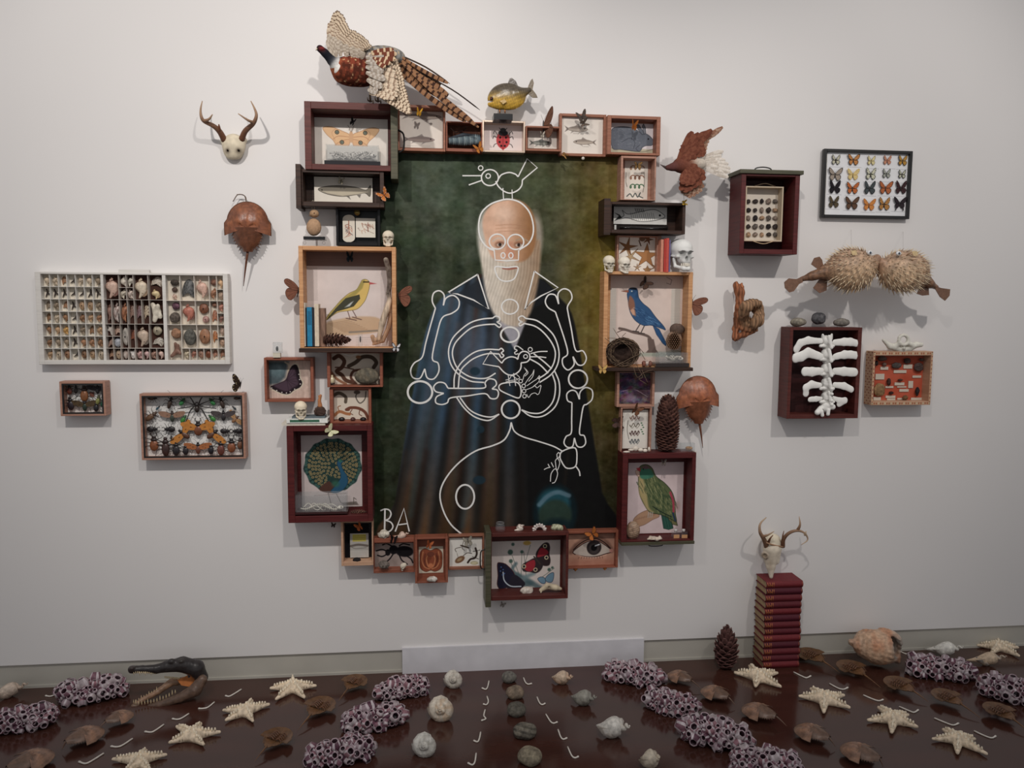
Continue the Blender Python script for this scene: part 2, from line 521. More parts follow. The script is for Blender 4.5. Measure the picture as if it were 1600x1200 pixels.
        lv = np.concatenate([F.ravel(), np.array(extra).ravel()]).astype(np.int32)
        me.vertices.add(len(V)); me.vertices.foreach_set('co', V.astype(np.float32).ravel())
        me.loops.add(len(lv)); me.loops.foreach_set('vertex_index', lv)
        me.polygons.add(nf); me.polygons.foreach_set('loop_start', (np.arange(nf)*4).astype(np.int32))
        me.update(calc_edges=True)
        ca = me.color_attributes.new('Col', 'FLOAT_COLOR', 'CORNER')
        col = lin(C.reshape(-1, 3)); col = np.vstack([col, np.tile(lin((225, 218, 205) if name != 'canvas' else (54, 50, 40)), (5, 1))])
        arr = np.repeat(np.hstack([col, np.ones((nf, 1))]), 4, axis=0)
        ca.data.foreach_set('color', arr.astype(np.float32).ravel())
        me.materials.append(MV[mat])
        o = bpy.data.objects.new(name, me); COL.objects.link(o)
        if parent is not None: o.parent = parent
        else: o.location = org
        return o
# ================================================================ the setting
def room():
    g = G(); g.box((-6, 0, .115), (7, .12, 4.6))
    m, N, L, b = nmat('white_wall_paint', .75, .15)
    nt = noise_tex(N, L, 1.3, 6); cr = N.new('ShaderNodeValToRGB')
    cr.color_ramp.elements[0].color = (*lin((224, 221, 219)), 1); cr.color_ramp.elements[1].color = (*lin((230, 227, 225)), 1)
    L.new(nt.outputs[0], cr.inputs[0]); L.new(cr.outputs[0], b.inputs['Base Color'])
    n2 = noise_tex(N, L, 220, 3); bp = N.new('ShaderNodeBump'); bp.inputs['Strength'].default_value = .05; bp.inputs['Distance'].default_value = .001
    L.new(n2.outputs[0], bp.inputs['Height']); L.new(bp.outputs[0], b.inputs['Normal'])
    tag(g.build('wall_back', m, loc=(0, 0, 0)), kind='structure')
    # shadow gap and recessed skirting
    g = G(); g.box((-6, .012, 0), (7, .13, .115)); g.box((-6, .006, .0), (7, .02, .012))
    tag(g.build('baseboard_back', plain('grey_skirting_paint', (186, 182, 172), .45, .3, var=.08, nscale=3), loc=(0, 0, 0)), kind='structure')
    g = G(); g.box((-6, -6.5, -.1), (7, .13, 0))
    m, N, L, b = nmat('glossy_brown_floor', .13, .5)
    nt = noise_tex(N, L, 2.2, 5, (1, 5, 1)); cr = N.new('ShaderNodeValToRGB')
    cr.color_ramp.elements[0].color = (*lin((54, 34, 29)), 1); cr.color_ramp.elements[1].color = (*lin((80, 47, 38)), 1)
    L.new(nt.outputs[0], cr.inputs[0]); L.new(cr.outputs[0], b.inputs['Base Color'])
    n2 = noise_tex(N, L, 9, 3); mr = N.new('ShaderNodeMapRange'); mr.inputs[3].default_value = .08; mr.inputs[4].default_value = .2
    L.new(n2.outputs[0], mr.inputs[0]); L.new(mr.outputs[0], b.inputs['Roughness'])
    tag(g.build('floor', m, loc=(0, 0, 0)), kind='structure')
    # white board standing over the skirting
    a = P(628.5, 1020, .01); c = P(1006, 1012, .01)
    g = G(); g.box((a[0], -.012, 0), (c[0], .006, .128))
    tag(g.build('trim_1', plain('white_board_paint', (214, 212, 216), .5, .3), loc=((a[0]+c[0])/2, 0, 0)), kind='structure')
room()
# ================================================================ wall boxes
def rectw(x0, y0, x1, y1, d):
    """true upright rectangle at distance d whose sides fall on those photo pixels"""
    a = P(x0, (y0+y1)/2, d)[0]; b = P(x1, (y0+y1)/2, d)[0]
    t = P((x0+x1)/2, y0, d)[2]; u = P((x0+x1)/2, y1, d)[2]
    return a, b, u, t            # x-left, x-right, z-bottom, z-top
BOX = {}
YB = -.0072     # boxes hang just clear of the wall and of the painting
def wallbox(key, name, label, cat, rect, d, mat, frame=.01, back='whitecard', fl=None, backd=.012, framename='frame', group=None, backmat=None, open_bottom=False):
    """an open-fronted box hung on the wall; rect = outer front edge in the photo, frame widths in metres (l, t, r, b)"""
    x0, x1, z0, z1 = rectw(*rect, d)
    fw = frame if isinstance(frame, tuple) else (frame,)*4
    t = thing(name, label, cat, ((x0+x1)/2, 0, z0), group)
    g = G()
    g.box((x0, -d, z0), (x0+fw[0], YB, z1)); g.box((x1-fw[2], -d, z0), (x1, YB, z1))
    g.box((x0+fw[0], -d, z1-fw[1]), (x1-fw[2], YB, z1)); g.box((x0+fw[0], -d, z0), (x1-fw[2], YB, z0+fw[3]))
    fo = g.build(framename, W[mat], t)
    bv = fo.modifiers.new('soft_edges', 'BEVEL'); bv.width = .0012; bv.segments = 1
    g = G(); g.box((x0+fw[0], -backd, z0+fw[3]), (x1-fw[2], YB, z1-fw[1]))
    bp = g.build('back_panel', W[backmat or mat], t)
    BOX[key] = dict(t=t, bp=bp, x0=x0, x1=x1, z0=z0, z1=z1, d=d, backd=backd, fw=fw)
    return t
def plank(t, a, b, mat, name='drawer_front'):
    o = G().box(a, b).build(name, W[mat], t)
    bv = o.modifiers.new('soft_edges', 'BEVEL'); bv.width = .0015; bv.segments = 2
    return o
def pull(t, pts, r=.003, mat='blackmetal', name='handle'):
    return G().tube(smooth_path(pts, 6), r, (40, 36, 34), 8).build(name, W[mat], next((c for c in t.children if c.name.startswith('drawer_front')), t))

def boxes():
    # ---- top row
    t = wallbox('moth', 'drawer_display_box', 'large red drawer with a moth print, below the flying pheasant', 'drawer', (476, 160, 612, 266), .13, 'redbrown', (.028, .03, .004, .024))
    B = BOX['moth']; plank(t, (B['x1']-.004, -.145, B['z0']-.035), (B['x1']+.026, YB, B['z1']+.004), 'olive')
    pull(t, [(B['x1']+.026, -.07, B['z0']+.19), (B['x1']+.05, -.07, B['z0']+.17), (B['x1']+.05, -.07, B['z0']+.11), (B['x1']+.026, -.07, B['z0']+.09)], .004)
    wallbox('fishleft', 'shadow_box', 'wooden box with two grey fish, right of the moth drawer', 'box', (621, 164, 696, 236), .07, 'cherry', (.009, .012, .009, .012))
    wallbox('wingtop', 'shadow_box', 'small dark wooden box holding a grey blue wing', 'box', (697, 190, 754, 237), .07, 'cedar', (.006, .006, .006, .014))
    wallbox('ladybug', 'shadow_box', 'silver edged box with the red ladybird print', 'box', (753.5, 188.5, 820.5, 238), .07, 'silver', .008)
    wallbox('smallfish', 'shadow_box', 'smallest wooden box of the top row, with a single fish', 'box', (821.5, 197, 877, 236), .08, 'cherry', (.006, .008, .01, .008))
    wallbox('twofish', 'shadow_box', 'wooden framed print of two pale brown fish, left of the rabbit', 'box', (874, 178, 947, 244), .04, 'cherry', (.012, .012, .012, .012), backd=.02)
    wallbox('rabbit', 'shadow_box', 'wooden box with the grey rabbit print', 'box', (949, 181, 1032, 242), .075, 'cherry', (.018, .014, .018, .01))
    # ---- right column
    wallbox('snakes', 'shadow_box', 'tall wooden box with coloured snake drawing, below the rabbit box', 'box', (970, 244, 1025, 313), .08, 'rose', (.01, .01, .007, .004))
    t = wallbox('skelfish', 'drawer_display_box', 'long black drawer with a skeletal fish picture', 'drawer', (953, 316, 1071, 365), .12, 'walnut', (.008, .012, .014, .016))
    B = BOX['skelfish']; plank(t, (B['x0']-.03, -.132, B['z0']-.01), (B['x0'], YB, B['z1']+.012), 'walnut')
    wallbox('stars', 'shadow_box', 'wooden box with the starfish print, on the bluebird box', 'box', (964, 368, 1033, 425), .05, 'rose', (.006, .006, .02, .003))
    t = wallbox('bluebird', 'shadow_box', 'large pale wood box with the blue bird print', 'box', (943, 424.5, 1081, 574), .10, 'pine', (.02, .014, .02, .004))
    B = BOX['bluebird']; plank(t, (B['x0']-.03, -.125, B['z0']-.016), (B['x1']+.005, YB, B['z0']), 'walnut', 'shelf_plank')
    wallbox('purple', 'shadow_box', 'wooden box with a purple rock photograph, below the blue bird', 'box', (964, 581, 1023, 636), .05, 'rose', (.012, .004, .012, .012))
    wallbox('card', 'shadow_box', 'slim box with a white card of snake drawings, left of the tall pinecone', 'box', (970, 637, 1018, 707), .055, 'rose', (.006, .004, .008, .004))
    t = wallbox('parrot', 'drawer_display_box', 'tall crimson drawer with the green parrot print', 'drawer', (972, 708, 1086, 846), .11, 'red', (.026, .026, .018, .008))
    B = BOX['parrot']; plank(t, (B['x0']-.001, -.12, B['z0']-.014), (B['x1']+.001, YB, B['z0']), 'olive')
    xm = (B['x0']+B['x1'])/2
    pull(t, [(xm-.03, -.08, B['z0']-.014), (xm-.03, -.08, B['z0']-.03), (xm+.03, -.08, B['z0']-.03), (xm+.03, -.08, B['z0']-.014)], .0025)
    # ---- left column
    t = wallbox('eelfish', 'drawer_display_box', 'long dark wooden drawer with a long grey fish', 'drawer', (471, 266, 600, 323), .12, 'walnut', (.006, .013, .018, .02))
    B = BOX['eelfish']; plank(t, (B['x0']-.022, -.135, B['z0']-.012), (B['x0'], YB, B['z1']+.02), 'walnut')
    wallbox('blackbox', 'display_case', 'shiny black case with two white anatomical cards', 'case', (525, 326, 594, 384), .07, 'black', (.01, .006, .012, .016))
    t = wallbox('oriole', 'shadow_box', 'large pale wood box with the yellow bird print', 'box', (467.5, 385, 619, 544), .13, 'pine', (.018, .018, .018, .003))
    B = BOX['oriole']; plank(t, (B['x0']-.003, -.15, B['z0']-.018), (B['x1']+.002, YB, B['z0']), 'walnut', 'shelf_plank')
    wallbox('bigfly', 'shadow_box', 'reddish box with a close print of one dark butterfly', 'box', (413, 559, 490, 628), .07, 'cedar', (.011, .011, .013, .011))
    wallbox('eels', 'shadow_box', 'reddish box with brown eels and a striped stone', 'box', (511, 551, 598, 605), .075, 'cedar', (.014, .003, .013, .008))
    wallbox('newts', 'shadow_box', 'small reddish box with three newt drawings', 'box', (515, 606, 580, 663), .06, 'cedar', (.016, .007, .012, .014))
    wallbox('peacock', 'drawer_display_box', 'tall crimson drawer with the peacock print', 'drawer', (449, 665, 582, 816), .13, 'red', (.03, .025, .022, .03))
    # ---- bottom row
    wallbox('cicada', 'shadow_box', 'small pale wood box with a labelled black card', 'box', (533, 814, 583, 884), .075, 'tan', (.01, .008, .006, .02), backmat='black')
    wallbox('beetle', 'shadow_box', 'reddish box with the big black beetle print', 'box', (583.5, 841, 648, 895), .06, 'cedar', (.004, .02, .004, .016))
    wallbox('viscera', 'shadow_box', 'reddish box with an orange anatomical drawing', 'box', (648.5, 840, 700, 911), .07, 'cedar', (.01, .008, .012, .008))
    wallbox('gecko', 'shadow_box', 'flat framed white print of small brown lizards and insects', 'box', (700.5, 836, 757, 890), .04, 'cherry', (.003, .008, .008, .012), backd=.02)
    t = wallbox('flies', 'drawer_display_box', 'red drawer with the bright butterflies print, in the bottom row', 'drawer', (767, 832, 888, 937), .12, 'redbrown', (.004, .018, .012, .02))
    B = BOX['flies']; plank(t, (B['x0']-.026, -.135, B['z0']-.025), (B['x0'], YB, B['z1']+.01), 'olive')
    zm = (B['z0']+B['z1'])/2+.03
    pull(t, [(B['x0']-.026, -.08, zm+.045), (B['x0']-.045, -.08, zm+.03), (B['x0']-.045, -.08, zm-.04), (B['x0']-.026, -.08, zm-.05)], .003)
    t = wallbox('eye', 'shadow_box', 'box with a painted human eye, on two brass feet', 'box', (886, 829.5, 966, 888), .055, 'cedar', (.006, .012, .012, .006), backd=.02)
    B = BOX['eye']
    for fx in (.045, .19):
        x = B['x0']+fx; z = B['z0']
        G().ell((x, -.04, z-.006), (.011, .008, .006), (200, 130, 60)).ell((x, -.04, z-.013), (.005, .005, .004), (200, 130, 60)).build('brass_foot', W['brass'], t)
    # ---- far right
    t = wallbox('rocks', 'drawer_display_box', 'crimson drawer with a green lid and handle, holding a tray of stones', 'drawer', (1157, 272, 1248, 397), .15, 'red', (.022, .01, .022, .022), backmat='darkred')
    B = BOX['rocks']; plank(t, (B['x0']-.012, -.16, B['z1']), (B['x1']+.012, YB, B['z1']+.018), 'olive')
    xm = (B['x0']+B['x1'])/2-.01; zt = B['z1']+.018
    pull(t, [(xm-.045, -.08, zt), (xm-.035, -.08, zt+.018), (xm, -.08, zt+.024), (xm+.035, -.08, zt+.018), (xm+.045, -.08, zt)], .003)
    wallbox('spine', 'drawer_display_box', 'crimson drawer holding the white backbone with ribs', 'drawer', (1232, 511.5, 1344, 654), .11, 'redbrown', (.016, .014, .02, .02), backmat='darkred')
    t = wallbox('cigar', 'display_box', 'patterned paper covered box with a red lining of small finds', 'box', (1363, 549, 1456, 633), .075, 'tan', (.01, .02, .01, .018), backmat='cream')
    t = wallbox('flyframe', 'butterfly_case', 'black framed case of twenty pinned butterflies', 'frame', (1286, 234, 1424, 341), .03, 'blackmetal', (.014, .014, .014, .014), backmat='whitecard')
    # ---- far left
    wallbox('bugsmall', 'insect_case', 'small wooden case of pinned insects, below the white shell tray', 'case', (93.5, 596, 165, 650), .065, 'rose', (.01, .01, .01, .01), backmat='whitecard')
    wallbox('bugbig', 'insect_case', 'larger wooden case of pinned insects with a tarantula', 'case', (219.5, 615, 383, 718), .06, 'rose', (.01, .01, .012, .01), backmat='whitecard')
    for k in ('bugsmall', 'bugbig'):
        B = BOX[k]; g = G(); a, b, c, e = B['x0']+.01, B['x1']-.01, B['z0']+.01, B['z1']-.01; y0, y1 = -B['d']-.001, -B['d']+.006; w_ = .006
        g.box((a, y0, c), (a+w_, y1, e)); g.box((b-w_, y0, c), (b, y1, e)); g.box((a+w_, y0, e-w_), (b-w_, y1, e)); g.box((a+w_, y0, c), (b-w_, y1, c+w_))
        g.build('inner_rim', W['blackmetal'], B['t'])
boxes()
# ================================================================ the big painting
def ribbon(g, pts, wpx, d, c=(226, 224, 220), smooth=True, closed=False):
    d += len(g.v)*2e-5
    p = smooth_path(pts, 5, closed) if smooth else np.asarray(pts, float)
    w = np.array([P(a, b, d) for a, b in p]); n = len(w); hw = wpx*PXM/2
    seg = []
    rr = range(n if closed else n-1)
    V = []; F = []
    t = np.zeros((n, 3))
    for i in range(n):
        a = w[(i-1) % n] if (closed or i > 0) else w[i]; b = w[(i+1) % n] if (closed or i < n-1) else w[i]
        k = b-a; t[i] = k/(np.linalg.norm(k)+1e-9)
    for i in range(n):
        nr = np.array([-t[i][2], 0, t[i][0]]); V += [w[i]+nr*hw, w[i]-nr*hw]
    for i in rr:
        j = (i+1) % n; F.append((2*i, 2*j, 2*j+1, 2*i+1))
    g.add(V, F, c)
    return g
def painting():
    x0, y0, x1, y1 = 577, 238, 976, 838
    a = P(x0, 540, .006); b = P(x1, 540, .006)
    t = thing('portrait_painting', 'large green and brown painting of a cloaked bearded man under white skeleton line drawings', 'painting', ((a[0]+b[0])/2, 0, P(780, y1, .006)[2]))
    c = Canvas(x0, y0, x1, y1, 1.0, (52, 60, 44))
    X, Y = c.X, c.Y
    def blend(m, col):
        c._mix(np.clip(m, 0, 1), col)
    blend((X-800)/150, (84, 70, 38)); blend((X-860)/100*np.exp(-((Y-440)/190)**2), (126, 106, 34))
    blend((Y-560)/300*(X > 0), (32, 30, 16)); blend(np.exp(-((X-690)/70)**2-((Y-300)/60)**2)*.6, (80, 94, 78))
    blend(np.exp(-((X-840)/60)**2-((Y-300)/60)**2)*.5, (84, 92, 62)); blend(np.clip((640-X)/60, 0, 1)*.6, (26, 40, 24))
    c.noise(5, 26, 20, 3).noise(1.2, 20, 20, 9, False).noise(4, 7, 5, 4); c.noise(5, 14, 120, 6)
    # generic cloaked figure
    cloak = [(752, 422), (715, 442), (685, 462), (668, 495), (655, 545), (642, 610), (628, 690), (614, 780), (606, 842), (952, 842), (944, 770), (930, 690), (916, 610), (904, 540), (890, 482), (868, 455), (838, 428), (795, 470)]
    rs = np.random.default_rng(2); tb = rs.uniform(0, 6.28, 12)
    def cl(X, Y):
        o = np.zeros(X.shape+(3,)); o[:] = (20, 20, 20)
        u = (X-(795-(Y-420)*.0))/(1+(Y-420)/520.0)
        left = np.clip((-u+18)/30, 0, 1)
        s1 = .5+.5*np.sin(u*.33+tb[0]); s2 = .5+.5*np.sin(u*.17+tb[1]+Y*.004); s3 = .5+.5*np.sin(u*.52+tb[2])
        def mx(m, col):
            nonlocal o
            m = np.clip(m, 0, 1)[..., None]; o = o*(1-m)+np.array(col)*m
        mx(left*.75*s1, (54, 84, 112)); mx(left*.45*s2, (92, 50, 32)); mx(left*.4*s3*s2, (30, 62, 68))
        mx(np.clip((-u-55)/35, 0, 1)*.6*np.clip(1.3-(Y-430)/260, 0, 1), (74, 102, 128))
        mx(left*np.clip((Y-640)/190, 0, 1)*s1*.8, (104, 64, 30)); mx(left*np.clip((Y-700)/130, 0, 1)*s2*.6, (48, 36, 22))
        mx(np.exp(-((X-738)/34)**2-((Y-545)/62)**2)*.75, (84, 98, 118))
        return o
    c.shade(cloak, cl, 1, 1.6, True)
    for xx, ya, yb, k in ((690, 480, 690, 12), (712, 500, 800, 8), (660, 560, 800, 9), (742, 650, 820, 9), (900, 520, 800, 2), (632, 700, 830, 8)):
        c.line([(xx, ya), (xx-8, (ya+yb)/2), (xx-22, yb)], k, (50, 92, 108) if k > 8 else (92, 64, 44), .22, True, blur=4)
    for bx, by, rx, ry in ((739, 573, 8, 6.5), (748, 665, 6, 6), (746, 746, 10, 7)): c.ell(bx, by, rx, ry, (30, 50, 62), .9, 1)
    # muted teal shape low on the right
    c.ell(868, 800, 36, 46, (16, 34, 40), .9, 3); c.ell(866, 788, 26, 26, (34, 84, 96), .9, 4, -.2); c.ell(868, 806, 27, 26, (44, 62, 52), .95, 3)
    c.line([(842, 788), (856, 774), (872, 768), (890, 774)], 7, (104, 132, 148), .7, True, blur=1.5); c.ell(872, 822, 24, 11, (18, 36, 42), .9, 4)
    # collar of the shirt
    c.poly([(775, 495), (818, 495), (801, 540)], (168, 164, 172), .9, 1.5)
    c.poly([(748, 428), (704, 458), (760, 483), (775, 470)], (38, 44, 52), .9, 1.5); c.poly([(838, 428), (870, 450), (824, 480), (815, 465)], (24, 26, 30), .95, 1.5)
    # hair, beard, head
    c.ell(754, 364, 12, 37, (196, 190, 180), .92, 3); c.ell(830, 366, 13, 38, (158, 146, 132), .9, 3.5)
    beard = [(750, 372), (747, 396), (751, 425), (756, 455), (767, 482), (784, 499), (806, 503), (822, 488), (832, 460), (838, 425), (840, 388), (834, 368), (795, 397)]
    def bd(X, Y):
        o = np.zeros(X.shape+(3,)); m = np.clip((X-775)/60, 0, 1)[..., None]
        o[:] = np.array((212, 200, 184))*(1-m)+np.array((156, 128, 102))*m
        return o+(9*np.sin(X*1.3+Y*.25+3*np.sin(Y*.07)))[..., None]
    c.shade(beard, bd, .97, 2.5, True)
    head = [(757, 380), (750, 350), (753, 330), (766, 315), (786, 309), (806, 309), (824, 322), (832, 345), (832, 375), (822, 396), (806, 404), (782, 404), (766, 398)]
    def hd(X, Y):
        o = np.zeros(X.shape+(3,)); m = np.clip((X-788)/34, 0, 1)[..., None]
        o[:] = np.array((214, 170, 142))*(1-m)+np.array((150, 104, 66))*m
        return o
    c.shade(head, hd, 1, 1.8, True)
    c.ell(782, 330, 16, 12, (228, 194, 170), .6, 6)
    for yy in (348, 353, 358): c.line([(770, yy), (795, yy-2), (818, yy+1)], .9, (164, 116, 86), .55, True)
    c.line([(766, 372), (774, 367), (786, 370)], 2.2, (196, 184, 170), .8, True); c.line([(802, 370), (812, 367), (822, 372)], 2.2, (160, 140, 118), .8, True)
    for ex in (777, 806):
        c.ell(ex, 377, 7.5, 5, (132, 84, 62), .8, 1.5); c.ell(ex, 377.5, 5, 2.6, (206, 190, 174), .9, .6); c.ell(ex, 377, 2.5, 2.7, (52, 36, 30), 1, .5)
    c.poly([(789, 372), (797, 372), (801, 396), (796, 402), (788, 402), (783, 396)], (196, 136, 108), .8, 1.5)
    c.ell(792, 403, 11, 5, (206, 194, 178), .9, 2); c.line([(782, 413), (792, 414), (803, 412)], 3.2, (158, 92, 76), .9, True)
    c.build('canvas', .006, t, 'paint', th=.0055)
    # white skeletal line drawing
    g = G(); D = .0066
    A = lambda L: [(580+x/4, 230+y/4) for x, y in L]
    Bq = lambda L: [(600+x/4.444, 430+y/4.444) for x, y in L]
    Cq = lambda L: [(580+x/4, 580+y/4) for x, y in L]
    Dq = lambda L: [(740+x/10, 520+y/10) for x, y in L]
    def circ(f, cx, cy, rx, ry=None, w=2.2):
        ry = ry or rx
        ribbon(g, f([(cx+rx*math.cos(k*math.pi/6), cy+ry*math.sin(k*math.pi/6)) for k in range(12)]), w, D, closed=True)
    def ln(f, L, w=2.1, smooth=True, closed=False): ribbon(g, f(L), w, D, smooth=smooth, closed=closed)
    ln(A, [(770, 640), (720, 620), (680, 560), (672, 480), (690, 410), (740, 360), (800, 335), (860, 325), (930, 345), (985, 400), (1010, 470), (1012, 540), (985, 600), (925, 642)], 2.3)
    circ(A, 788, 590, 50, 47); circ(A, 903, 592, 50, 47)
    ln(A, [(768, 640), (775, 705), (845, 710), (920, 705), (922, 645)], smooth=False); ln(A, [(735, 635), (768, 645)], smooth=False)
    circ(A, 824, 677, 13, 17, 1.8); circ(A, 873, 677, 13, 17, 1.8)
    ln(A, [(776, 748), (845, 752), (914, 748), (910, 790), (890, 825), (850, 838), (810, 830), (785, 800)], closed=True)
    circ(A, 867, 997, 52, 46)
    circ(A, 742, 190, 53, 50, 2.0); circ(A, 731, 180, 14, None, 1.6); circ(A, 684, 130, 14, None, 1.5)
    ln(A, [(570, 178), (690, 178)], 1.8, False); ln(A, [(610, 236), (690, 208)], 1.8, False)
    ln(A, [(795, 198), (815, 172), (860, 158), (900, 168), (918, 185)], 2); ln(A, [(918, 185), (975, 72), (1038, 128), (945, 205)], 2, False)
    ln(A, [(945, 205), (940, 240), (915, 270), (870, 287), (830, 275), (795, 245), (778, 212)], 2)
    ln(A, [(823, 255), (827, 325)], 1.4, False); ln(A, [(880, 265), (882, 325)], 1.4, False)
    ln(A, [(665, 795), (480, 908), (540, 918), (640, 955), (735, 1013), (665, 795)], 2.1, False)
    ln(A, [(1020, 775), (1168, 878), (1060, 930), (1000, 970), (960, 1015), (1020, 775)], 2.1, False)
    ln(Bq, [(357, 230), (335, 180), (345, 125), (385, 108), (418, 140), (412, 210)]); ln(Bq, [(412, 210), (430, 160), (480, 140), (520, 175), (515, 230), (470, 265), (405, 295), (370, 400), (335, 575), (375, 610), (380, 670), (345, 720), (300, 712), (283, 650)])
    ln(Bq, [(283, 650), (250, 715), (200, 710), (185, 660), (210, 610), (265, 570), (290, 470), (320, 360), (357, 230)])
    ln(Bq, [(1190, 255), (1140, 225), (1120, 180), (1145, 135), (1190, 140), (1213, 200)]); ln(Bq, [(1213, 200), (1208, 130), (1245, 95), (1290, 110), (1305, 160), (1275, 215), (1278, 260), (1300, 370), (1330, 520), (1380, 525), (1405, 575), (1385, 620), (1345, 620), (1312, 565)])
    ln(Bq, [(1312, 565), (1320, 620), (1280, 658), (1245, 630), (1240, 580), (1275, 545), (1255, 450), (1190, 255)])
    circ(Bq, 1347, 722, 65, 63, 2.6)
    ln(Bq, [(1305, 885), (1275, 870), (1270, 825), (1300, 800), (1335, 810), (1357, 862)]); ln(Bq, [(1357, 862), (1362, 812), (1400, 780), (1445, 800), (1445, 860), (1410, 895), (1385, 910), (1368, 1000), (1358, 1100), (1390, 1115), (1400, 1165), (1375, 1193), (1340, 1185), (1322, 1130)])
    ln(Bq, [(1322, 1130), (1310, 1188), (1275, 1195), (1250, 1165), (1265, 1120), (1300, 1095), (1303, 1000), (1305, 885)])
    circ(Bq, 250, 812, 85, 76, 3.2)
    ln(Bq, [(445, 785), (420, 750), (375, 745), (345, 775), (360, 808), (415, 820)]); ln(Bq, [(415, 820), (365, 845), (360, 885), (400, 898), (440, 885), (462, 852), (580, 838), (700, 822), (740, 855), (780, 855), (795, 825), (785, 797), (750, 790)])
    ln(Bq, [(750, 790), (780, 760), (770, 728), (730, 720), (702, 745), (698, 782), (580, 786), (445, 785)])
    ln(Bq, [(755, 298), (680, 305), (600, 330), (520, 390), (470, 450), (448, 530), (465, 620), (520, 690), (600, 735), (695, 745)]); ln(Bq, [(770, 340), (690, 345), (610, 365), (540, 420), (490, 480), (475, 550), (500, 630), (550, 680), (620, 712), (710, 715), (775, 680)])
    ln(Bq, [(755, 298), (775, 285), (803, 295), (800, 318), (785, 325), (812, 345), (800, 362), (770, 340)])
    ln(Bq, [(985, 300), (1060, 315), (1130, 365), (1185, 430), (1215, 530), (1205, 620), (1160, 690), (1080, 745)]); ln(Bq, [(975, 335), (1050, 355), (1110, 400), (1165, 470), (1190, 540), (1175, 620), (1130, 680), (1070, 720)])
    ln(Bq, [(985, 300), (960, 283), (935, 295), (940, 315), (960, 325), (938, 335), (945, 352), (975, 335)])
    circ(Bq, 874, 413, 63, 52, 2.8)
    ln(Bq, [(800, 518), (720, 515), (640, 530), (570, 575), (520, 630), (490, 700), (486, 785)]); ln(Bq, [(505, 850), (555, 920), (620, 978), (690, 1005), (740, 1005), (800, 965)])
    ln(Bq, [(800, 547), (720, 545), (640, 570), (580, 610), (530, 670), (515, 785)]); ln(Bq, [(528, 850), (590, 930), (660, 970), (740, 985), (800, 965)])
    ln(Bq, [(800, 518), (815, 508), (830, 525), (815, 540), (832, 558), (815, 572), (800, 547)])
    ln(Bq, [(1185, 665), (1215, 740), (1218, 830), (1190, 910), (1130, 965), (1070, 985), (1010, 975), (955, 935)]); ln(Bq, [(1170, 690), (1190, 760), (1182, 850), (1150, 910), (1090, 955), (1020, 957), (955, 935)])
    ln(Bq, [(1040, 545), (1110, 600), (1165, 650)]); ln(Bq, [(1010, 580), (1080, 620), (1140, 680)])
    circ(Bq, 880, 932, 63, 62, 2.8)
    ln(Cq, [(875, 320), (865, 370), (830, 430), (760, 465), (650, 500), (540, 580), (460, 680), (430, 770), (450, 870), (500, 960), (580, 1030)], 2.4); ln(Cq, [(875, 320), (895, 375), (950, 410), (1050, 440), (1140, 470), (1195, 500)], 2.1)
    circ(Cq, 587, 785, 57, 75, 2.8)
    ln(Cq, [(1195, 500), (1275, 480), (1285, 560), (1270, 600), (1220, 605), (1190, 565), (1180, 535)], closed=True); ln(Cq, [(1280, 595), (1300, 625), (1305, 655)])
    for L in ([(1160, 520), (1172, 508), (1180, 525), (1165, 545), (1160, 520)], [(1150, 560), (1165, 545), (1178, 575), (1160, 620), (1150, 560)], [(1120, 690), (1125, 640), (1150, 610), (1165, 640), (1150, 690), (1130, 700)], [(1105, 580), (1115, 600)], [(1080, 615), (1100, 605), (1120, 600)], [(1125, 570), (1140, 600)]): ln(Cq, L, 1.3)
    ln(Dq, [(440, 475), (480, 420), (540, 385), (600, 375), (660, 390), (690, 415)], 2); ln(Dq, [(690, 415), (710, 340), (760, 295), (820, 295), (870, 330), (878, 400), (840, 450), (780, 465), (742, 468)], 2)
    ln(Dq, [(742, 468), (740, 540), (710, 600), (640, 650), (560, 660), (480, 620), (395, 530)], 2); ln(Dq, [(395, 530), (145, 488), (265, 290), (440, 475)], 2, False)
    circ(Dq, 812, 370, 30, None, 1.4); circ(Dq, 885, 262, 32, None, 1.3)
    ln(Dq, [(890, 325), (1020, 295), (1155, 290)], 1.7); ln(Dq, [(890, 375), (1030, 375), (1135, 388)], 1.7)
    ln(Dq, [(775, 270), (700, 215), (650, 210), (640, 250), (680, 275), (640, 310), (660, 335), (700, 325)], 1.6)
    ln(Dq, [(540, 665), (568, 830)], 1.2, False); ln(Dq, [(625, 630), (658, 830)], 1.2, False)
    ln(Dq, [(560, 775), (440, 795), (395, 840), (420, 900), (560, 970), (690, 1018), (735, 980), (740, 880), (710, 800), (650, 768)], 2, closed=True)
    for cx, cy in ((735, 755), (782, 830), (788, 910), (795, 990)): circ(Dq, cx, cy, 28, None, 1.2)
    for L in ([(770, 735), (790, 660), (830, 610), (785, 540), (850, 620), (800, 680)], [(800, 800), (870, 700), (920, 640), (945, 575), (925, 680), (860, 760)], [(830, 830), (930, 760), (990, 720), (1030, 670), (1020, 760), (930, 840)],
              [(820, 890), (900, 860), (960, 830), (990, 860), (1050, 820), (1040, 900)], [(830, 960), (860, 1010), (900, 960), (960, 940), (1000, 965), (1030, 930), (1055, 830)], [(500, 740), (560, 720), (600, 670), (680, 720), (720, 700), (670, 650)], [(500, 770), (580, 745), (690, 735)]): ln(Dq, L, 1.0)
    # the two letters
    ln(Cq, [(58, 872), (85, 862), (112, 868), (124, 892), (112, 920), (90, 932)], 2.2); ln(Cq, [(90, 932), (122, 944), (136, 970), (122, 996), (100, 1006)], 2.2); ln(Cq, [(86, 865), (83, 1008)], 2.6, False)
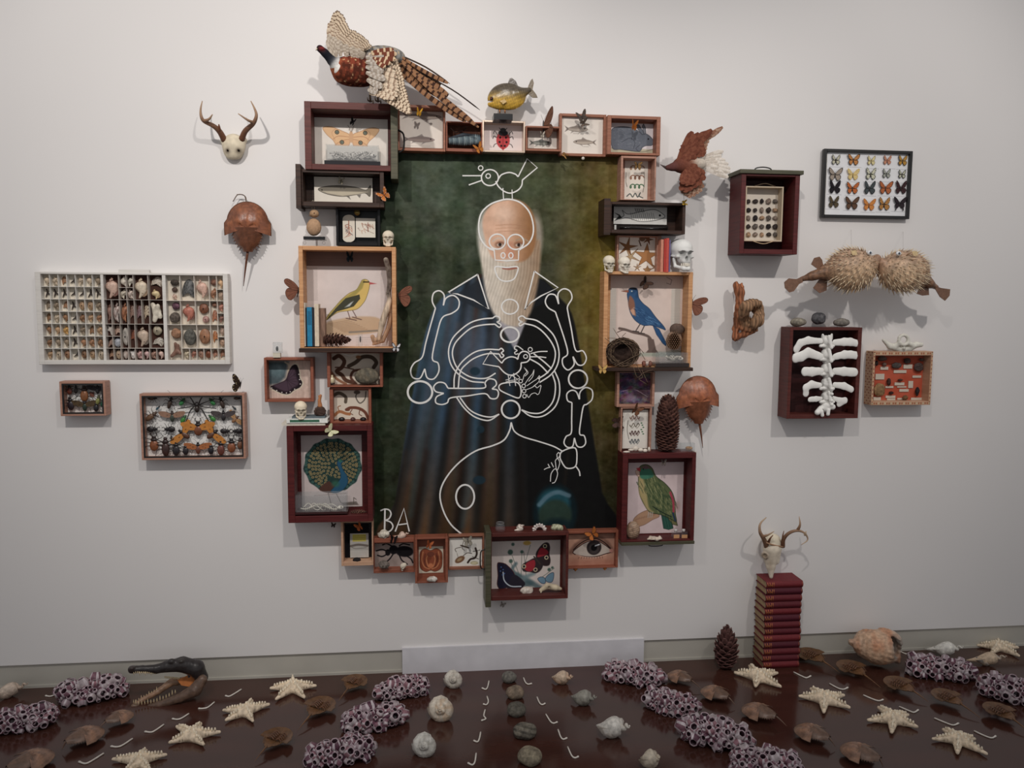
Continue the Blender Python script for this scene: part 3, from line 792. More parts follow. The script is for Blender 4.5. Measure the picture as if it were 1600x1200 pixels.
    ln(Cq, [(150, 1002), (205, 858), (238, 1002)], 2.3, False); ln(Cq, [(172, 960), (228, 952)], 2.0, False)
    g.build('line_drawing', 'print', t)
painting()
# ================================================================ pictures inside the boxes
def pr(key, x0, y0, x1, y1, ss=1.6, bg=(226, 216, 204), dd=.002, name='print'):
    c = Canvas(x0, y0, x1, y1, ss, bg); c.key = key; c.dd = dd; c.nm = name
    return c
def fin(c, d=None):
    B = BOX[c.key]; return c.build(c.nm, (B['backd'] if d is None else d)+c.dd, B['bp'])
def fishpic(c, cx, cy, L, h, dirn, body, dark, ang=0.0):
    """side view fish; dirn -1 swims left"""
    ca, sa = math.cos(ang), math.sin(ang)
    T = lambda pts: [(cx+dirn*(x*L/2*ca)-y*h*sa, cy+y*h*ca+x*L/2*sa) for x, y in pts]
    c.poly(T([(-1, -.55), (-.82, 0), (-1, .55), (-.62, .1), (-.62, -.1)]), dark, .8)
    c.poly(T([(-.2, -.4), (.2, -.95), (.35, -.4)]), dark, .6); c.poly(T([(-.35, .3), (-.5, .8), (-.15, .4)]), dark, .5); c.poly(T([(.3, .35), (.15, .9), (.5, .4)]), dark, .5)
    c.poly(T([(-.68, -.12), (-.3, -.38), (.2, -.5), (.65, -.38), (1, 0), (.65, .36), (.1, .45), (-.4, .3), (-.68, .12)]), body, 1, .5, True, dark, .5)
    c.poly(T([(-.6, -.1), (-.3, -.35), (.2, -.46), (.65, -.34), (.9, -.05), (0, -.1)]), dark, .45, .8)
    e = T([(.75, -.08)])[0]; c.ell(e[0], e[1], .9, .9, (30, 26, 24), .9, .4)
def wingpts(cx, cy, s, rot, pts, m=1):
    c, n = math.cos(rot), math.sin(rot)
    return [(cx+s*(m*x*c+y*n), cy+s*(m*x*n-y*c)) for x, y in pts]
FW = [(.03, .1), (.3, .5), (.75, .88), (1, .86), (.96, .5), (.75, .12), (.4, -.04), (.03, -.02)]
HW = [(.03, .02), (.45, .04), (.75, -.1), (.8, -.42), (.58, -.74), (.32, -.78), (.12, -.45), (.03, -.1)]
def prints():
    # moth
    c = pr('moth', 488, 185, 606, 260); c.noise(3, 30, 30, 1)
    c.poly([(489, 186), (605, 186), (605, 188)], (210, 200, 190), .3)
    for m in (-1, 1):
        X = lambda L: [(548.5+m*x, 208+y) for x, y in L]
        c.poly(X([(3, 2), (14, -3), (30, -9), (40, -9), (44, -6), (38, 3), (28, 12), (22, 20), (8, 16), (3, 10)]), (226, 178, 128), 1, .6, True, (176, 120, 80), .7)
        c.poly(X([(3, 10), (14, 12), (24, 18), (27, 25), (18, 30), (8, 24), (3, 18)]), (222, 170, 122), 1, .6, True, (176, 120, 80), .6)
        c.line(X([(4, 6), (20, 5), (28, 10)]), .9, (176, 116, 80), .8, True); c.line(X([(24, -6), (30, 0), (25, 12)]), .8, (196, 140, 100), .8, True)
        for ex, ey, r in ((22, -1, 3.4), (14.5, 14.5, 3.4)):
            c.ell(548.5+m*ex, 208+ey, r, r, (60, 52, 44), 1, .4); c.ell(548.5+m*ex, 208+ey, r*.62, r*.62, (150, 160, 140), 1, .4); c.ell(548.5+m*ex, 208+ey, r*.3, r*.3, (40, 36, 34), 1, .3)
        c.line(X([(1, -2), (3, -9), (5, -12)]), .6, (110, 84, 66), .9, True)
    c.ell(548.5, 214, 3.6, 9, (210, 160, 116), 1, .6)
    fin(c)
    # two grey fish on the left box
    c = pr('fishleft', 624.5, 174, 692, 231)
    fishpic(c, 659, 182, 62, 9, 1, (176, 160, 148), (120, 108, 104)); fishpic(c, 654, 218, 50, 9, 1, (168, 150, 142), (110, 98, 96)); c.line([(636, 228), (672, 228)], .4, (170, 160, 150)); fin(c)
    # wing in dark box: printed back
    c = pr('wingtop', 699, 195, 751, 232, bg=(92, 54, 40)); c.noise(6, 8, 8, 2); fin(c)
    # ladybird
    c = pr('ladybug', 756, 191, 818, 235.5, 2.2, (226, 208, 204))
    for m in (-1, 1):
        for ya, yb, l in ((208, 205, 13), (213, 213, 14), (220, 226, 13)): c.line([(786+m*8, ya+4), (786+m*l, yb), (786+m*(l+2), yb+4)], 1, (60, 56, 56), 1, True)
        c.line([(786+m*2, 205), (786+m*6, 200)], .8, (50, 50, 50))
    c.ell(786, 219, 10.5, 13.5, (202, 62, 66), 1, .5); c.poly([(779, 228), (793, 228), (786, 235)], (202, 62, 66), 1, .5)
    c.ell(786, 208, 7.5, 4.5, (52, 50, 54), 1, .5); c.ell(786, 203, 4.5, 3, (70, 70, 72), 1, .5); c.line([(786, 209), (786, 233)], .7, (120, 30, 34))
    for dx, dy in ((-5, 215), (5, 215), (-6, 222), (6, 222), (-3, 228), (3, 228)): c.ell(786+dx*.9, dy, 1.7, 1.7, (42, 30, 32), 1, .4)
    fin(c)
    c = pr('smallfish', 825, 204, 870, 232); fishpic(c, 844, 223.5, 34, 8, 1, (150, 150, 140), (70, 74, 72)); c.line([(835, 229), (855, 229.5)], .4, (150, 150, 140)); fin(c)
    c = pr('twofish', 878, 183, 943, 241, bg=(228, 218, 206)); fishpic(c, 900, 202, 36, 9, 1, (178, 164, 150), (96, 84, 78)); fishpic(c, 914, 222, 36, 8, -1, (184, 168, 152), (104, 90, 82))
    c.line([(896, 209), (904, 209)], .5, (150, 140, 130)); c.line([(912, 229), (920, 229)], .5, (150, 140, 130)); fin(c)
    # rabbit
    c = pr('rabbit', 955, 193, 1024, 239, 2, (216, 206, 208))
    c.poly([(955, 231), (985, 232), (1024, 233), (1024, 240), (955, 240)], (176, 168, 130), .8, 1); c.line([(956, 232), (1000, 237), (1022, 232)], 1, (90, 86, 76), .7, True)
    fur = (102, 108, 120); dk = (58, 62, 72)
    c.poly([(955, 205), (966, 199), (982, 199), (996, 204), (1003, 209), (1007, 208), (1014, 211), (1021, 219), (1019, 226), (1010, 227), (1004, 230), (1000, 236), (990, 236), (970, 234), (957, 232)], fur, 1, .6, True, dk, .8)
    c.poly([(1003, 210), (995, 200), (994, 194), (998, 195), (1004, 204), (1007, 209)], fur, 1, .5, False, dk, .8); c.poly([(1006, 209), (1003, 197), (1005, 193), (1008, 199), (1009, 208)], (120, 122, 130), 1, .5, False, dk, .8)
    r = random.Random(5)
    for k in range(150):
        x = r.uniform(957, 1001); y = r.uniform(202, 231); c.line([(x, y), (x+r.uniform(1, 3), y+r.uniform(-.4, 1.5))], .5, (72, 78, 90) if r.random() < .5 else (150, 154, 160), .45)
    c.ell(1013, 216.5, 1.2, 1.2, (24, 22, 24), 1, .3); c.line([(972, 222), (984, 216), (992, 222), (990, 232)], .9, dk, .7, True); c.line([(1000, 226), (994, 232), (998, 236)], .9, dk, .8, True)
    fin(c)
    # snakes
    c = pr('snakes', 976, 247, 1012, 311.5, 2, (228, 218, 204))
    def snake(y, col, seed):
        r = random.Random(seed); pts = []
        for k in range(22):
            t = k/21*math.pi*6; pts.append((984+k*.95+2.4*math.cos(t), y+3*math.sin(t)))
        c.line(pts, 1.5, col, 1, True)
    snake(262, (150, 104, 72), 1); snake(277, (140, 86, 60), 2); snake(291, (44, 96, 58), 3)
    c.line([(980, 307), (985, 303), (989, 308), (993, 302), (997, 308), (1001, 301), (999, 306), (1005, 309)], 1.5, (72, 84, 82), 1, True)
    c.line([(978, 270), (978, 285), (980, 292)], .7, (90, 80, 70)); c.line([(1006, 268), (1007, 285), (1005, 300)], .7, (90, 80, 70), .9, True); c.ell(1004, 270, 3, 2, (110, 100, 92), .7)
    fin(c)
    # skeletal fish
    c = pr('skelfish', 959, 323, 1042, 350.5, 2, (206, 204, 198)); c.key = 'skelfish'
    c.poly([(967, 343), (975, 337), (972, 329), (981, 335), (1000, 331), (1022, 327), (1036, 334), (1038, 339), (1024, 344), (1000, 346), (981, 341)], (232, 230, 222), 1, .5, True, (60, 60, 58), .8)
    c.poly([(960, 333), (967, 338), (960, 346), (972, 341), (968, 336)], (44, 44, 44), 1, .5)
    for k in range(12): c.line([(985+k*3.2, 332+(k % 2)), (988+k*3.2, 344)], .6, (90, 88, 84), .8)
    for k in range(5): c.line([(994+k*3, 331), (992+k*3, 326)], .9, (40, 40, 40), .9)
    c.ell(1031, 336, 1.6, 1.6, (30, 30, 30), 1, .4); fin(c, .03)
    c = pr('skelfish', 960, 352, 1044, 360, 1.2, (36, 30, 28)); c.poly([(960, 352), (963, 352), (963, 360), (960, 360)], (220, 220, 214)); fin(c, .028)
    # starfish print
    c = pr('stars', 967, 371, 1028, 424, 2, (228, 222, 210))
    for cx, cy, r in ((1001, 415, 10), (1023, 414, 9), (986, 372, 10), (998, 396, 9)): c.ell(cx, cy, r, r, (236, 232, 222), 1, .5); c.ell(cx, cy, r, r, (180, 160, 130), .12, .5)
    def star(cx, cy, r, rot, col, fat=.36):
        pts = []
        for k in range(10):
            a = rot+k*math.pi/5; q = r if k % 2 == 0 else r*fat
            pts.append((cx+q*math.sin(a), cy-q*math.cos(a)))
        c.poly(pts, col, 1, .5, False, (110, 70, 40), .6)
    star(980, 386, 16, .2, (140, 92, 52), .25); star(1010, 400, 20, .05, (176, 118, 66)); star(1012, 374, 8, .3, (120, 82, 56), .3); star(985, 401, 17, .75, (186, 156, 112), .16); star(1012, 422, 7, 0, (166, 124, 78), .5); star(1024, 417, 7, .4, (140, 100, 66), .2); star(996, 418, 6, 0, (190, 160, 118), .2)
    c.ell(1003, 373, 5, 4, (110, 76, 52), .9); c.line([(998, 376), (1001, 384)], 1.6, (90, 60, 44)); fin(c)
    # blue bird
    c = pr('bluebird', 953, 431, 1066, 569, 1.6, (218, 196, 184)); c.noise(3, 30, 30, 8)
    c.poly([(948, 428), (1070, 428), (1070, 442), (948, 442)], (150, 122, 110), .0)
    for xa, xb in ((953, 962), (1048, 1062)):
        c.poly([(xa, 450), (xb, 450), (xb, 560), (xa, 560)], (206, 200, 188), .8, .6)
        c.text(xa, 452, xb, 558, 44, (130, 130, 122), .45, 4)
    c.poly([(975, 552), (1066, 548), (1066, 558), (972, 556)], (150, 168, 150), .7, 2); c.text(985, 558, 1040, 567, 4, (190, 110, 90), .4, 2)
    trunk = (112, 92, 84)
    c.line([(968, 513), (978, 515), (990, 519), (1004, 522), (1014, 526), (1019, 534), (1021, 548)], 4, trunk, 1, True); c.poly([(1012, 528), (1022, 530), (1026, 546), (1030, 551), (1010, 551), (1014, 546)], trunk, 1, .6)
    c.line([(965, 519), (972, 516), (978, 516)], 1.5, trunk, 1, True)
    c.line([(1000, 506), (994, 516)], 1.5, (70, 60, 56)); c.line([(1007, 508), (1002, 519)], 1.5, (70, 60, 56)); c.line([(989, 517), (998, 518)], 1.6, (70, 60, 56)); c.line([(998, 520), (1007, 521)], 1.6, (70, 60, 56))
    c.poly([(1020, 508), (1030, 514), (1042, 536), (1041, 540), (1036, 536), (1026, 522)], (44, 86, 138), 1, .5, False, (28, 54, 92), .7)
    c.poly([(981, 453), (984, 450), (992, 450), (995, 454), (997, 465), (1004, 474), (1014, 482), (1024, 495), (1036, 508), (1040, 515), (1034, 513), (1018, 508), (1005, 508), (992, 500), (984, 487), (981, 472), (979, 460)], (48, 88, 136), 1, .5, True, (30, 52, 84), .8)
    c.poly([(983, 462), (990, 470), (992, 485), (993, 494), (986, 488), (981, 476)], (150, 96, 72), .95, 1, True); c.poly([(984, 485), (990, 480), (992, 492), (988, 492)], (216, 160, 128), .9, 1)
    r = random.Random(8)
    for k in range(60):
        t = r.random(); x = 992+t*38+r.uniform(-5, 4); y = 480+t*28+r.uniform(-3, 9)
        if y-508 < 0: c.line([(x, y), (x+5, y+3)], .6, (90, 146, 196) if r.random() < .5 else (26, 58, 104), .7)
    c.poly([(980, 452), (984, 450), (992, 450), (994, 453)], (24, 30, 40), 1, .5); c.ell(986, 455, 1.3, 1.1, (200, 214, 214), 1, .3); c.poly([(970, 455), (981, 453.5), (981, 457)], (168, 92, 70), 1, .4, False, (110, 60, 46), .5)
    c.line([(1040, 433), (1048, 437), (1046, 444), (1040, 442)], .8, (90, 70, 66), .7); c.key = 'bluebird'; fin(c)
    # purple photograph
    c = pr('purple', 968, 581, 1018, 631, 1.8, (92, 74, 88)); c.noise(14, 9, 7, 11, False).noise(12, 4, 3, 12)
    c.ell(1000, 614, 12, 6, (60, 44, 54), .8, 2); c.ell(985, 622, 9, 4, (150, 124, 140), .7, 2); c.ell(978, 600, 7, 5, (50, 44, 66), .6, 2); c.line([(970, 612), (990, 608), (1012, 620)], 1.2, (168, 146, 156), .6, True); fin(c)
    # snake card
    c = pr('card', 973, 640.5, 1012, 700.5, 2.2, (226, 220, 208))
    for y, col, k in ((652, (130, 86, 74), 5), (664, (110, 100, 84), 4), (676, (70, 34, 32), 6), (689, (66, 76, 84), 6)):
        c.line([(984+i*.62, y+2.6*math.sin(i/24*math.pi*k)) for i in range(25)], 1.3, col, 1, True); c.line([(984+i*.62, y+3-1.8*math.cos(i/24*math.pi*k)) for i in range(25)], .8, col, .8, True)
    c.line([(981, 657), (980, 672), (983, 686)], .8, (90, 80, 74), .9, True)
    for k in range(6): c.ell(1002+(k % 3)*1.6, 661+k*3.4, 1.3, 1, (52, 104, 62), .9, .4)
    c.build('print', .03, BOX['card']['bp'])
    # parrot
    c = pr('parrot', 981, 722.5, 1067, 833, 1.8, (220, 196, 196)); c.noise(4, 25, 25, 9)
    c.poly([(991, 810), (1003, 800), (1020, 796), (1031, 806), (1020, 812), (1006, 820), (992, 822)], (186, 140, 106), 1, .7, True, (130, 90, 70), .7)
    for k in range(8): c.line([(994+k*4, 812-k), (1000+k*4, 808-k)], .7, (140, 96, 74), .7)
    G1 = (96, 108, 66)
    c.poly([(1034, 805), (1050, 812), (1053, 826), (1046, 828), (1038, 826)], (46, 96, 80), 1, .5, False, (30, 50, 46), .7); c.poly([(1040, 804), (1056, 808), (1060, 822), (1052, 820)], (120, 116, 70), 1, .5, False, (50, 52, 40), .6)
    c.poly([(997, 734), (1001, 727), (1010, 726), (1018, 732), (1024, 744), (1038, 755), (1049, 768), (1055, 785), (1056, 803), (1058, 816), (1050, 812), (1038, 806), (1028, 803), (1016, 800), (1008, 790), (1000, 774), (997, 756)], G1, 1, .5, True, (44, 54, 36), .9)
    c.poly([(998, 742), (1004, 748), (1010, 770), (1014, 792), (1022, 800), (1012, 796), (1004, 782), (998, 768)], (196, 168, 108), .85, 1.5, True)
    r = random.Random(3)
    for k in range(230):
        t = r.random(); u = r.uniform(-.5, .5); x = 1006+t*42+u*26; y = 744+t*56-u*18
        c.line([(x, y), (x+2.2, y+4.5)], .7, (42, 70, 46) if r.random() < .55 else (168, 168, 110), .7)
    c.poly([(999, 735), (1006, 731), (1016, 734), (1020, 744), (1010, 748), (1000, 746)], (62, 128, 100), 1, 1, True); c.poly([(1000, 730), (1008, 726.5), (1016, 731), (1008, 733)], (120, 84, 92), .9, .8)
    c.poly([(993, 731), (999, 730), (1000, 736), (996, 736)], (210, 62, 70), 1, .5); c.poly([(992, 735), (998, 736), (998, 744), (994, 742)], (222, 182, 160), 1, .5, True, (140, 90, 80), .5); c.ell(1004, 732.5, 1, 1, (30, 26, 26), 1, .3)
    c.line([(1047, 770), (1052, 784), (1053, 800)], 3.4, (186, 66, 84), 1, True); c.line([(1020, 791), (1034, 800), (1050, 808)], 1.2, (30, 44, 38), 1, True); c.line([(1052, 802), (1056, 814)], 2.5, (44, 62, 96), 1)
    for k in range(4): c.line([(1036+k*4, 806), (1040+k*4, 824)], .7, (26, 60, 54), .8)
    for k in range(3): c.line([(1014+k*3, 800), (1013+k*3, 808)], 1.4, (180, 170, 160), .9)
    c.ell(1059, 792, 4, 8, (200, 150, 140), .5, 2); fin(c)
    # long fish
    c = pr('eelfish', 491, 277, 582, 315.5, 1.8, (222, 212, 196))
    c.poly([(497, 297), (508, 292), (530, 290), (555, 292), (572, 296), (579, 289), (578, 306), (570, 301), (555, 304), (535, 307), (512, 304)], (120, 112, 98), 1, .5, True, (60, 56, 50), .7)
    c.poly([(500, 299), (575, 299), (560, 303), (535, 306.4), (512, 303)], (206, 192, 164), .8, 1); c.poly([(540, 306), (548, 312), (545, 306)], (96, 90, 84), .8); c.poly([(557, 304), (562, 309), (564, 303)], (96, 90, 84), .8); c.ell(503, 297.5, 1, 1, (30, 28, 26), 1, .3); fin(c, .03)
    # black case cards
    t = BOX['blackbox']['t']
    c = Canvas(535.5, 342, 554.5, 372, 2.4, (218, 208, 190)); c.line([(545, 345), (545, 358)], 1.2, (150, 70, 40))
    r = random.Random(4)
    for k in range(16):
        x = 545+r.uniform(-1, 1); y = 350+k; c.line([(x, y), (x+r.uniform(-6, 6), y+2), (x+r.uniform(-7, 7), y+6)], .6, (186, 84, 54) if k % 2 else (90, 74, 80), .8, True)
    c.build('oval_card', .035, t)
    g = G()
    for yy, s in ((342, -1), (372, 1)):
        pts = [P(545+9.5*math.cos(a), yy+6.5*s*math.sin(a), .035) for a in np.linspace(0, math.pi, 14)]; g.slab(pts[::-s], (218, 208, 190), .0012, (0, 1, 0))
    g.build('oval_card_ends', 'print', t)
    c = Canvas(556, 341, 586.5, 371, 2.4, (222, 214, 198))
    for k in range(14):
        x = 560+r.uniform(0, 22); y = 355+r.uniform(-6, 6); c.line([(x, y), (x+r.uniform(-5, 6), y+r.uniform(-3, 3)), (x+r.uniform(-4, 8), y+4)], .6, (170, 90, 60) if k % 2 else (120, 90, 80), .8, True)
    c.line([(575, 348), (575, 362)], .9, (150, 70, 50)); c.build('square_card', .035, t)
    # oriole-like yellow bird
    c = pr('oriole', 475, 391, 612, 541, 1.5, (220, 204, 198)); c.noise(3, 30, 30, 5)
    c.poly([(475, 391), (612, 391), (612, 416), (475, 416)], (134, 104, 94), 1, .5); c.text(478, 396, 610, 412, 3, (110, 84, 76), .3, 9)  # brown top band: shade under the box's upper side, painted into the print
    c.text(479, 418, 496, 470, 26, (120, 110, 104), .55, 3); c.text(595, 418, 606, 520, 48, (130, 124, 118), .5, 6); c.text(555, 526, 605, 540, 5, (110, 104, 100), .5, 7)
    c.poly([(508, 505), (530, 498), (560, 494), (592, 497), (592, 518), (508, 524)], (202, 166, 128), .95, 1.5, True)
    for k in range(9): c.line([(512+k*3, 506+k*1.6), (545+k*4, 500+k*2)], .9, (160, 122, 90), .7)
    c.line([(545, 519), (592, 516)], 3, (120, 116, 108), .7)
    c.line([(542, 484), (546, 497)], 1.2, (110, 76, 70)); c.line([(550, 484), (556, 495)], 1.2, (110, 76, 70)); c.line([(540, 497), (556, 500)], 1.4, (110, 76, 70)); c.line([(550, 495), (564, 499)], 1.4, (110, 76, 70))
    c.poly([(563, 442), (566, 437), (572, 436), (577, 440), (577, 448), (573, 462), (568, 472), (558, 482), (545, 485), (530, 487), (520, 492), (509, 500), (512, 492), (524, 478), (533, 468), (545, 458), (557, 452)], (222, 184, 92), 1, .5, True, (130, 112, 60), .8)
    c.poly([(563, 442), (568, 436), (571, 436), (566, 450), (556, 460), (540, 470), (524, 482), (511, 497), (512, 492), (533, 468), (557, 452)], (156, 142, 66), .8, 1)
    c.poly([(561, 460), (562, 466), (552, 478), (540, 482), (526, 486), (510, 499), (524, 482), (540, 466)], (70, 70, 54), 1, .6, False, (40, 40, 34), .6); c.poly([(548, 472), (552, 470), (546, 478), (538, 480)], (200, 206, 206), .9, .8)
    c.poly([(577, 440), (589, 442.5), (577, 444)], (196, 84, 84), 1, .4); c.line([(568, 440), (576, 440)], 1.8, (36, 32, 28))
    fin(c)
    # close butterfly
    c = pr('bigfly', 418, 563.5, 485, 624, 1.8, (206, 178, 162)); c.noise(6, 3, 60, 2)
    c.poly([(418, 564), (452, 564), (446, 590), (436, 600), (418, 602)], (76, 92, 98), 1, 3); c.ell(432, 578, 12, 10, (104, 132, 138), .7, 4); c.noise(5, 5, 5, 7)
    c.line([(446, 566), (452, 572), (448, 592)], 2.5, (190, 172, 140), .8, True)
    w_ = [(420, 605), (432, 600), (446, 593), (452, 578), (458, 569), (465, 568), (469, 578), (470, 590), (474, 598), (470, 606), (460, 611), (452, 617), (442, 617), (430, 612)]
    c.poly(w_, (206, 196, 170), 1, .7, True); q = [(447+(x-447)*.93, 595+(y-595)*.92) for x, y in w_]; c.poly(q, (38, 26, 34), 1, .5, True); q = [(447+(x-447)*.72, 595+(y-595)*.72) for x, y in w_]; c.poly(q, (78, 58, 72), 1, 1.4, True)
    for k in range(12): c.line([(448, 594), q[k]], .6, (50, 34, 44), .8)
    for x, y in ((424, 606), (432, 610), (440, 613), (447, 614), (453, 612), (469, 600), (468, 593), (467, 585), (460, 608)): c.ell(x, y, .9, .9, (228, 222, 214), 1, .4)
    fin(c)
    # eels
    c = pr('eels', 516, 552, 594, 600.5, 1.8, (212, 198, 178)); E1 = (92, 58, 42)
    c.line([(522, 560), (530, 556), (538, 564), (534, 574), (526, 580), (534, 586), (540, 594), (552, 598)], 6, E1, 1, True); c.line([(545, 572), (556, 566), (566, 558), (580, 558), (588, 566), (584, 574)], 6, (84, 66, 52), 1, True)
    c.line([(524, 574), (538, 574), (552, 577)], 2, E1, .9, True); c.line([(556, 600), (548, 590), (552, 580), (562, 578)], 4, (100, 62, 48), 1, True); c.line([(534, 552), (548, 556), (560, 552)], 1.4, (226, 222, 214), 1, True)
    c.ell(560, 558, 4, 2.5, (150, 96, 60)); c.line([(518, 582), (526, 592), (540, 600)], 4, (150, 100, 70), 1, True); fin(c)
    # newts
    c = pr('newts', 521.5, 610, 575.5, 655, 2, (218, 204, 184))
    c.line([(521, 618), (530, 614), (540, 620), (540, 628)], 5, (98, 84, 68), 1, True); c.line([(560, 612), (556, 620), (562, 630), (570, 624), (572, 612)], 1.8, (100, 90, 80), 1, True); c.ell(558, 613, 5, 3, (96, 84, 72))
    c.line([(541, 640), (548, 637), (560, 638), (570, 644), (575, 654)], 4.5, (120, 66, 48), 1, True); c.ell(543, 640, 3.6, 2.4, (120, 66, 48)); c.line([(550, 640), (547, 645), (551, 648)], 1.2, (110, 58, 42), 1, True); c.line([(562, 641), (561, 647), (565, 650)], 1.2, (110, 58, 42), 1, True)
    c.line([(521, 650), (530, 643), (540, 646), (546, 647)], 4.5, (178, 110, 66), 1, True); c.line([(530, 643), (528, 636), (532, 634)], 1.3, (150, 90, 56), 1, True); fin(c)
    # peacock
    c = pr('peacock', 471, 680, 565.5, 792, 1.8, (206, 190, 186)); c.noise(3, 25, 25, 3)
    F = [(520+math.cos(a)*45*(1+.03*math.sin(11*a)), 728+math.sin(a)*42*(1+.03*math.sin(13*a))-1) for a in np.linspace(0, 2*math.pi, 60, endpoint=False)]
    c.poly(F, (34, 62, 60), 1, .8)
    r = random.Random(6)
    for ring, n in ((42, 44), (37, 38), (32, 32), (27, 27), (22, 22), (17, 16), (12, 11), (7, 6)):
        for k in range(n):
            a = 2*math.pi*(k+.5*(ring % 2))/n+r.uniform(-.04, .04); x = 520+ring*math.cos(a); y = 727+ring*.93*math.sin(a)
            if y > 762: continue
            c.ell(x, y, 2.2, 2.0, (178, 142, 78) if ring < 40 else (70, 110, 94), .95, .5); c.ell(x, y, 1.0, .9, (40, 78, 84), 1, .4)
    c.poly([(498, 764), (512, 752), (528, 748), (538, 754), (530, 766), (514, 770)], (86, 54, 44), 1, .8, True); c.poly([(510, 740), (520, 746), (534, 748), (540, 742), (536, 756), (522, 758), (512, 750)], (32, 62, 58), 1, .8)
    c.poly([(527, 722), (530, 718), (535, 719), (536, 722), (533, 725), (536, 734), (542, 744), (543, 754), (537, 764), (526, 770), (516, 768), (524, 758), (532, 746), (530, 734), (527, 727)], (36, 88, 122), 1, .6, True, (20, 48, 70), .6)
    c.ell(532, 720, 3, 2.4, (50, 110, 90)); c.poly([(536, 721), (540, 724), (536, 723)], (120, 110, 90)); c.ell(524, 756, 6, 5, (50, 110, 84), .7, 2)
    c.line([(512, 770), (516, 786)], 1, (80, 60, 56)); c.line([(525, 772), (532, 786)], 1, (80, 60, 56)); c.line([(490, 774), (540, 771)], .6, (140, 110, 104)); c.poly([(532, 786), (556, 784), (560, 790), (536, 790)], (96, 84, 76), .8, 1); c.line([(552, 788), (552, 778), (556, 781)], 1, (90, 80, 70)); fin(c)
    # black labelled card
    c = Canvas(540, 818, 577, 874, 1.5, (24, 24, 28)); c.build('backing_card', .014, BOX['cicada']['t'])
    c = Canvas(547, 833.5, 576, 871, 2.4, (176, 172, 164)); c.poly([(551, 835), (572, 835), (572, 846), (551, 846)], (196, 180, 66), 1, .4)
    c.text(552, 836, 571, 845, 3, (70, 84, 60), .8, 2); c.line([(548, 853), (560, 851), (574, 853)], 3.5, (106, 96, 88), .9, True); c.line([(550, 855), (556, 857), (572, 856)], .7, (80, 74, 70), .8, True); c.text(549, 861, 574, 869, 4, (110, 104, 100), .8, 3); c.poly([(547, 860), (576, 860), (576, 871), (547, 871)], (222, 216, 208), .5)
    c.build('print', .03, BOX['cicada']['t'])
    # beetle
    c = pr('beetle', 585, 849, 646, 886, 2.2, (160, 142, 134)); c.noise(6, 12, 12, 2); K = (24, 20, 24)
    c.ell(632, 862, 14, 8.5, K, 1, .8, .1); c.ell(615, 859, 7, 7, K, 1, .8); c.ell(606, 863, 4, 5, K, 1, .6)
    c.line([(604, 861), (597, 858), (588, 860)], 2, K, 1, True); c.line([(604, 866), (597, 869), (590, 867)], 2, K, 1, True)
    for a, b, d_ in (((614, 866), (608, 874), (600, 880)), ((624, 868), (628, 876), (636, 882)), ((634, 868), (642, 874), (645, 880)), ((612, 853), (604, 849), (598, 851)), ((624, 853), (630, 850), (640, 852))): c.line([a, b, d_], 2, K, 1, True)
    fin(c)
    # viscera drawing
    c = pr('viscera', 654.5, 854, 692.5, 895, 2.2, (216, 204, 180))
    c.poly([(657, 862), (664, 857), (673, 860), (682, 857), (690, 863), (691, 876), (689, 888), (680, 893), (673, 891), (665, 893), (657, 887), (656, 874)], (154, 74, 46), 1, .7, True, (90, 44, 32), .8)
    for m in (-1, 1):
        for k in range(3): c.line([(673+m*(12-k*3.4), 862+k*3), (673+m*(14-k*3.6), 874), (673+m*(10-k*3), 885), (673+m*2, 889-k*3)], 1.5, (206, 128, 80) if k != 1 else (110, 52, 38), 1, True)
    c.ell(673, 866, 6, 4, (120, 60, 44), .9); c.ell(673, 884, 4, 4, (214, 124, 76), .9, 1); fin(c)
    # lizards and insects
    c = pr('gecko', 702.5, 840.5, 753, 886, 2.2, (230, 226, 216))
    c.ell(718.5, 874, 8.2, 4.6, (126, 84, 54), 1, .6, -.5); c.ell(718, 874, 4.5, 2.2, (176, 146, 104), 1, .8, -.5); c.line([(724, 868), (730, 864), (737, 865)], 1, (60, 44, 36), 1, True); c.ell(741, 880, 6, 2.8, (176, 166, 120), 1, .5, .05); c.ell(741, 880, 4.6, 1.7, (216, 206, 164), 1, .5)
    c.line([(743, 857), (745, 865), (742, 872), (735, 874), (731, 879)], 3, (60, 44, 38), 1, True); c.line([(739, 862), (750, 860)], .8, (50, 40, 34)); c.line([(738, 870), (748, 874)], .8, (50, 40, 34))
    c.line([(720, 852), (732, 856)], 2, (84, 66, 52)); c.line([(724, 846), (722, 856), (726, 860)], .7, (80, 66, 54), 1, True); c.line([(713, 862), (711, 858), (714, 856), (720, 855)], .9, (80, 66, 54), 1, True); c.line([(714, 864), (716, 872)], .6, (120, 104, 90)); fin(c)
    # bright butterflies
    c = pr('flies', 767.5, 845, 875, 921, 1.9, (218, 204, 196)); tl = (84, 112, 118)
    for a, b in (((800, 868), (812, 900)), ((818, 862), (822, 900)), ((796, 874), (810, 906)), ((828, 852), (820, 880)), ((866, 889), (842, 906)), ((790, 880), (806, 905)), ((815, 862), (814, 900))): c.line([a, b], .8, (90, 104, 92), .9)
    for x, y, s in ((797, 862, 4), (815, 862, 2.5), (801, 850, 2.5), (798, 876, 3), (858, 891, 2.6), (863, 888, 2)): c.ell(x, y, s, s, (60, 94, 82), .9, .8)
    c.line([(812, 900), (800, 890), (806, 880)], 5, tl, .8, True, blur=1.5); c.line([(808, 898), (826, 908), (844, 920)], 8, tl, .85, True, blur=2); c.line([(820, 902), (834, 896)], 6, (112, 140, 144), .8, True, blur=2); c.ell(824, 912, 9, 5, (66, 96, 104), .8, 2)
    c.ell(823, 848.5, 6, 3.4, (206, 164, 72), 1, .7)
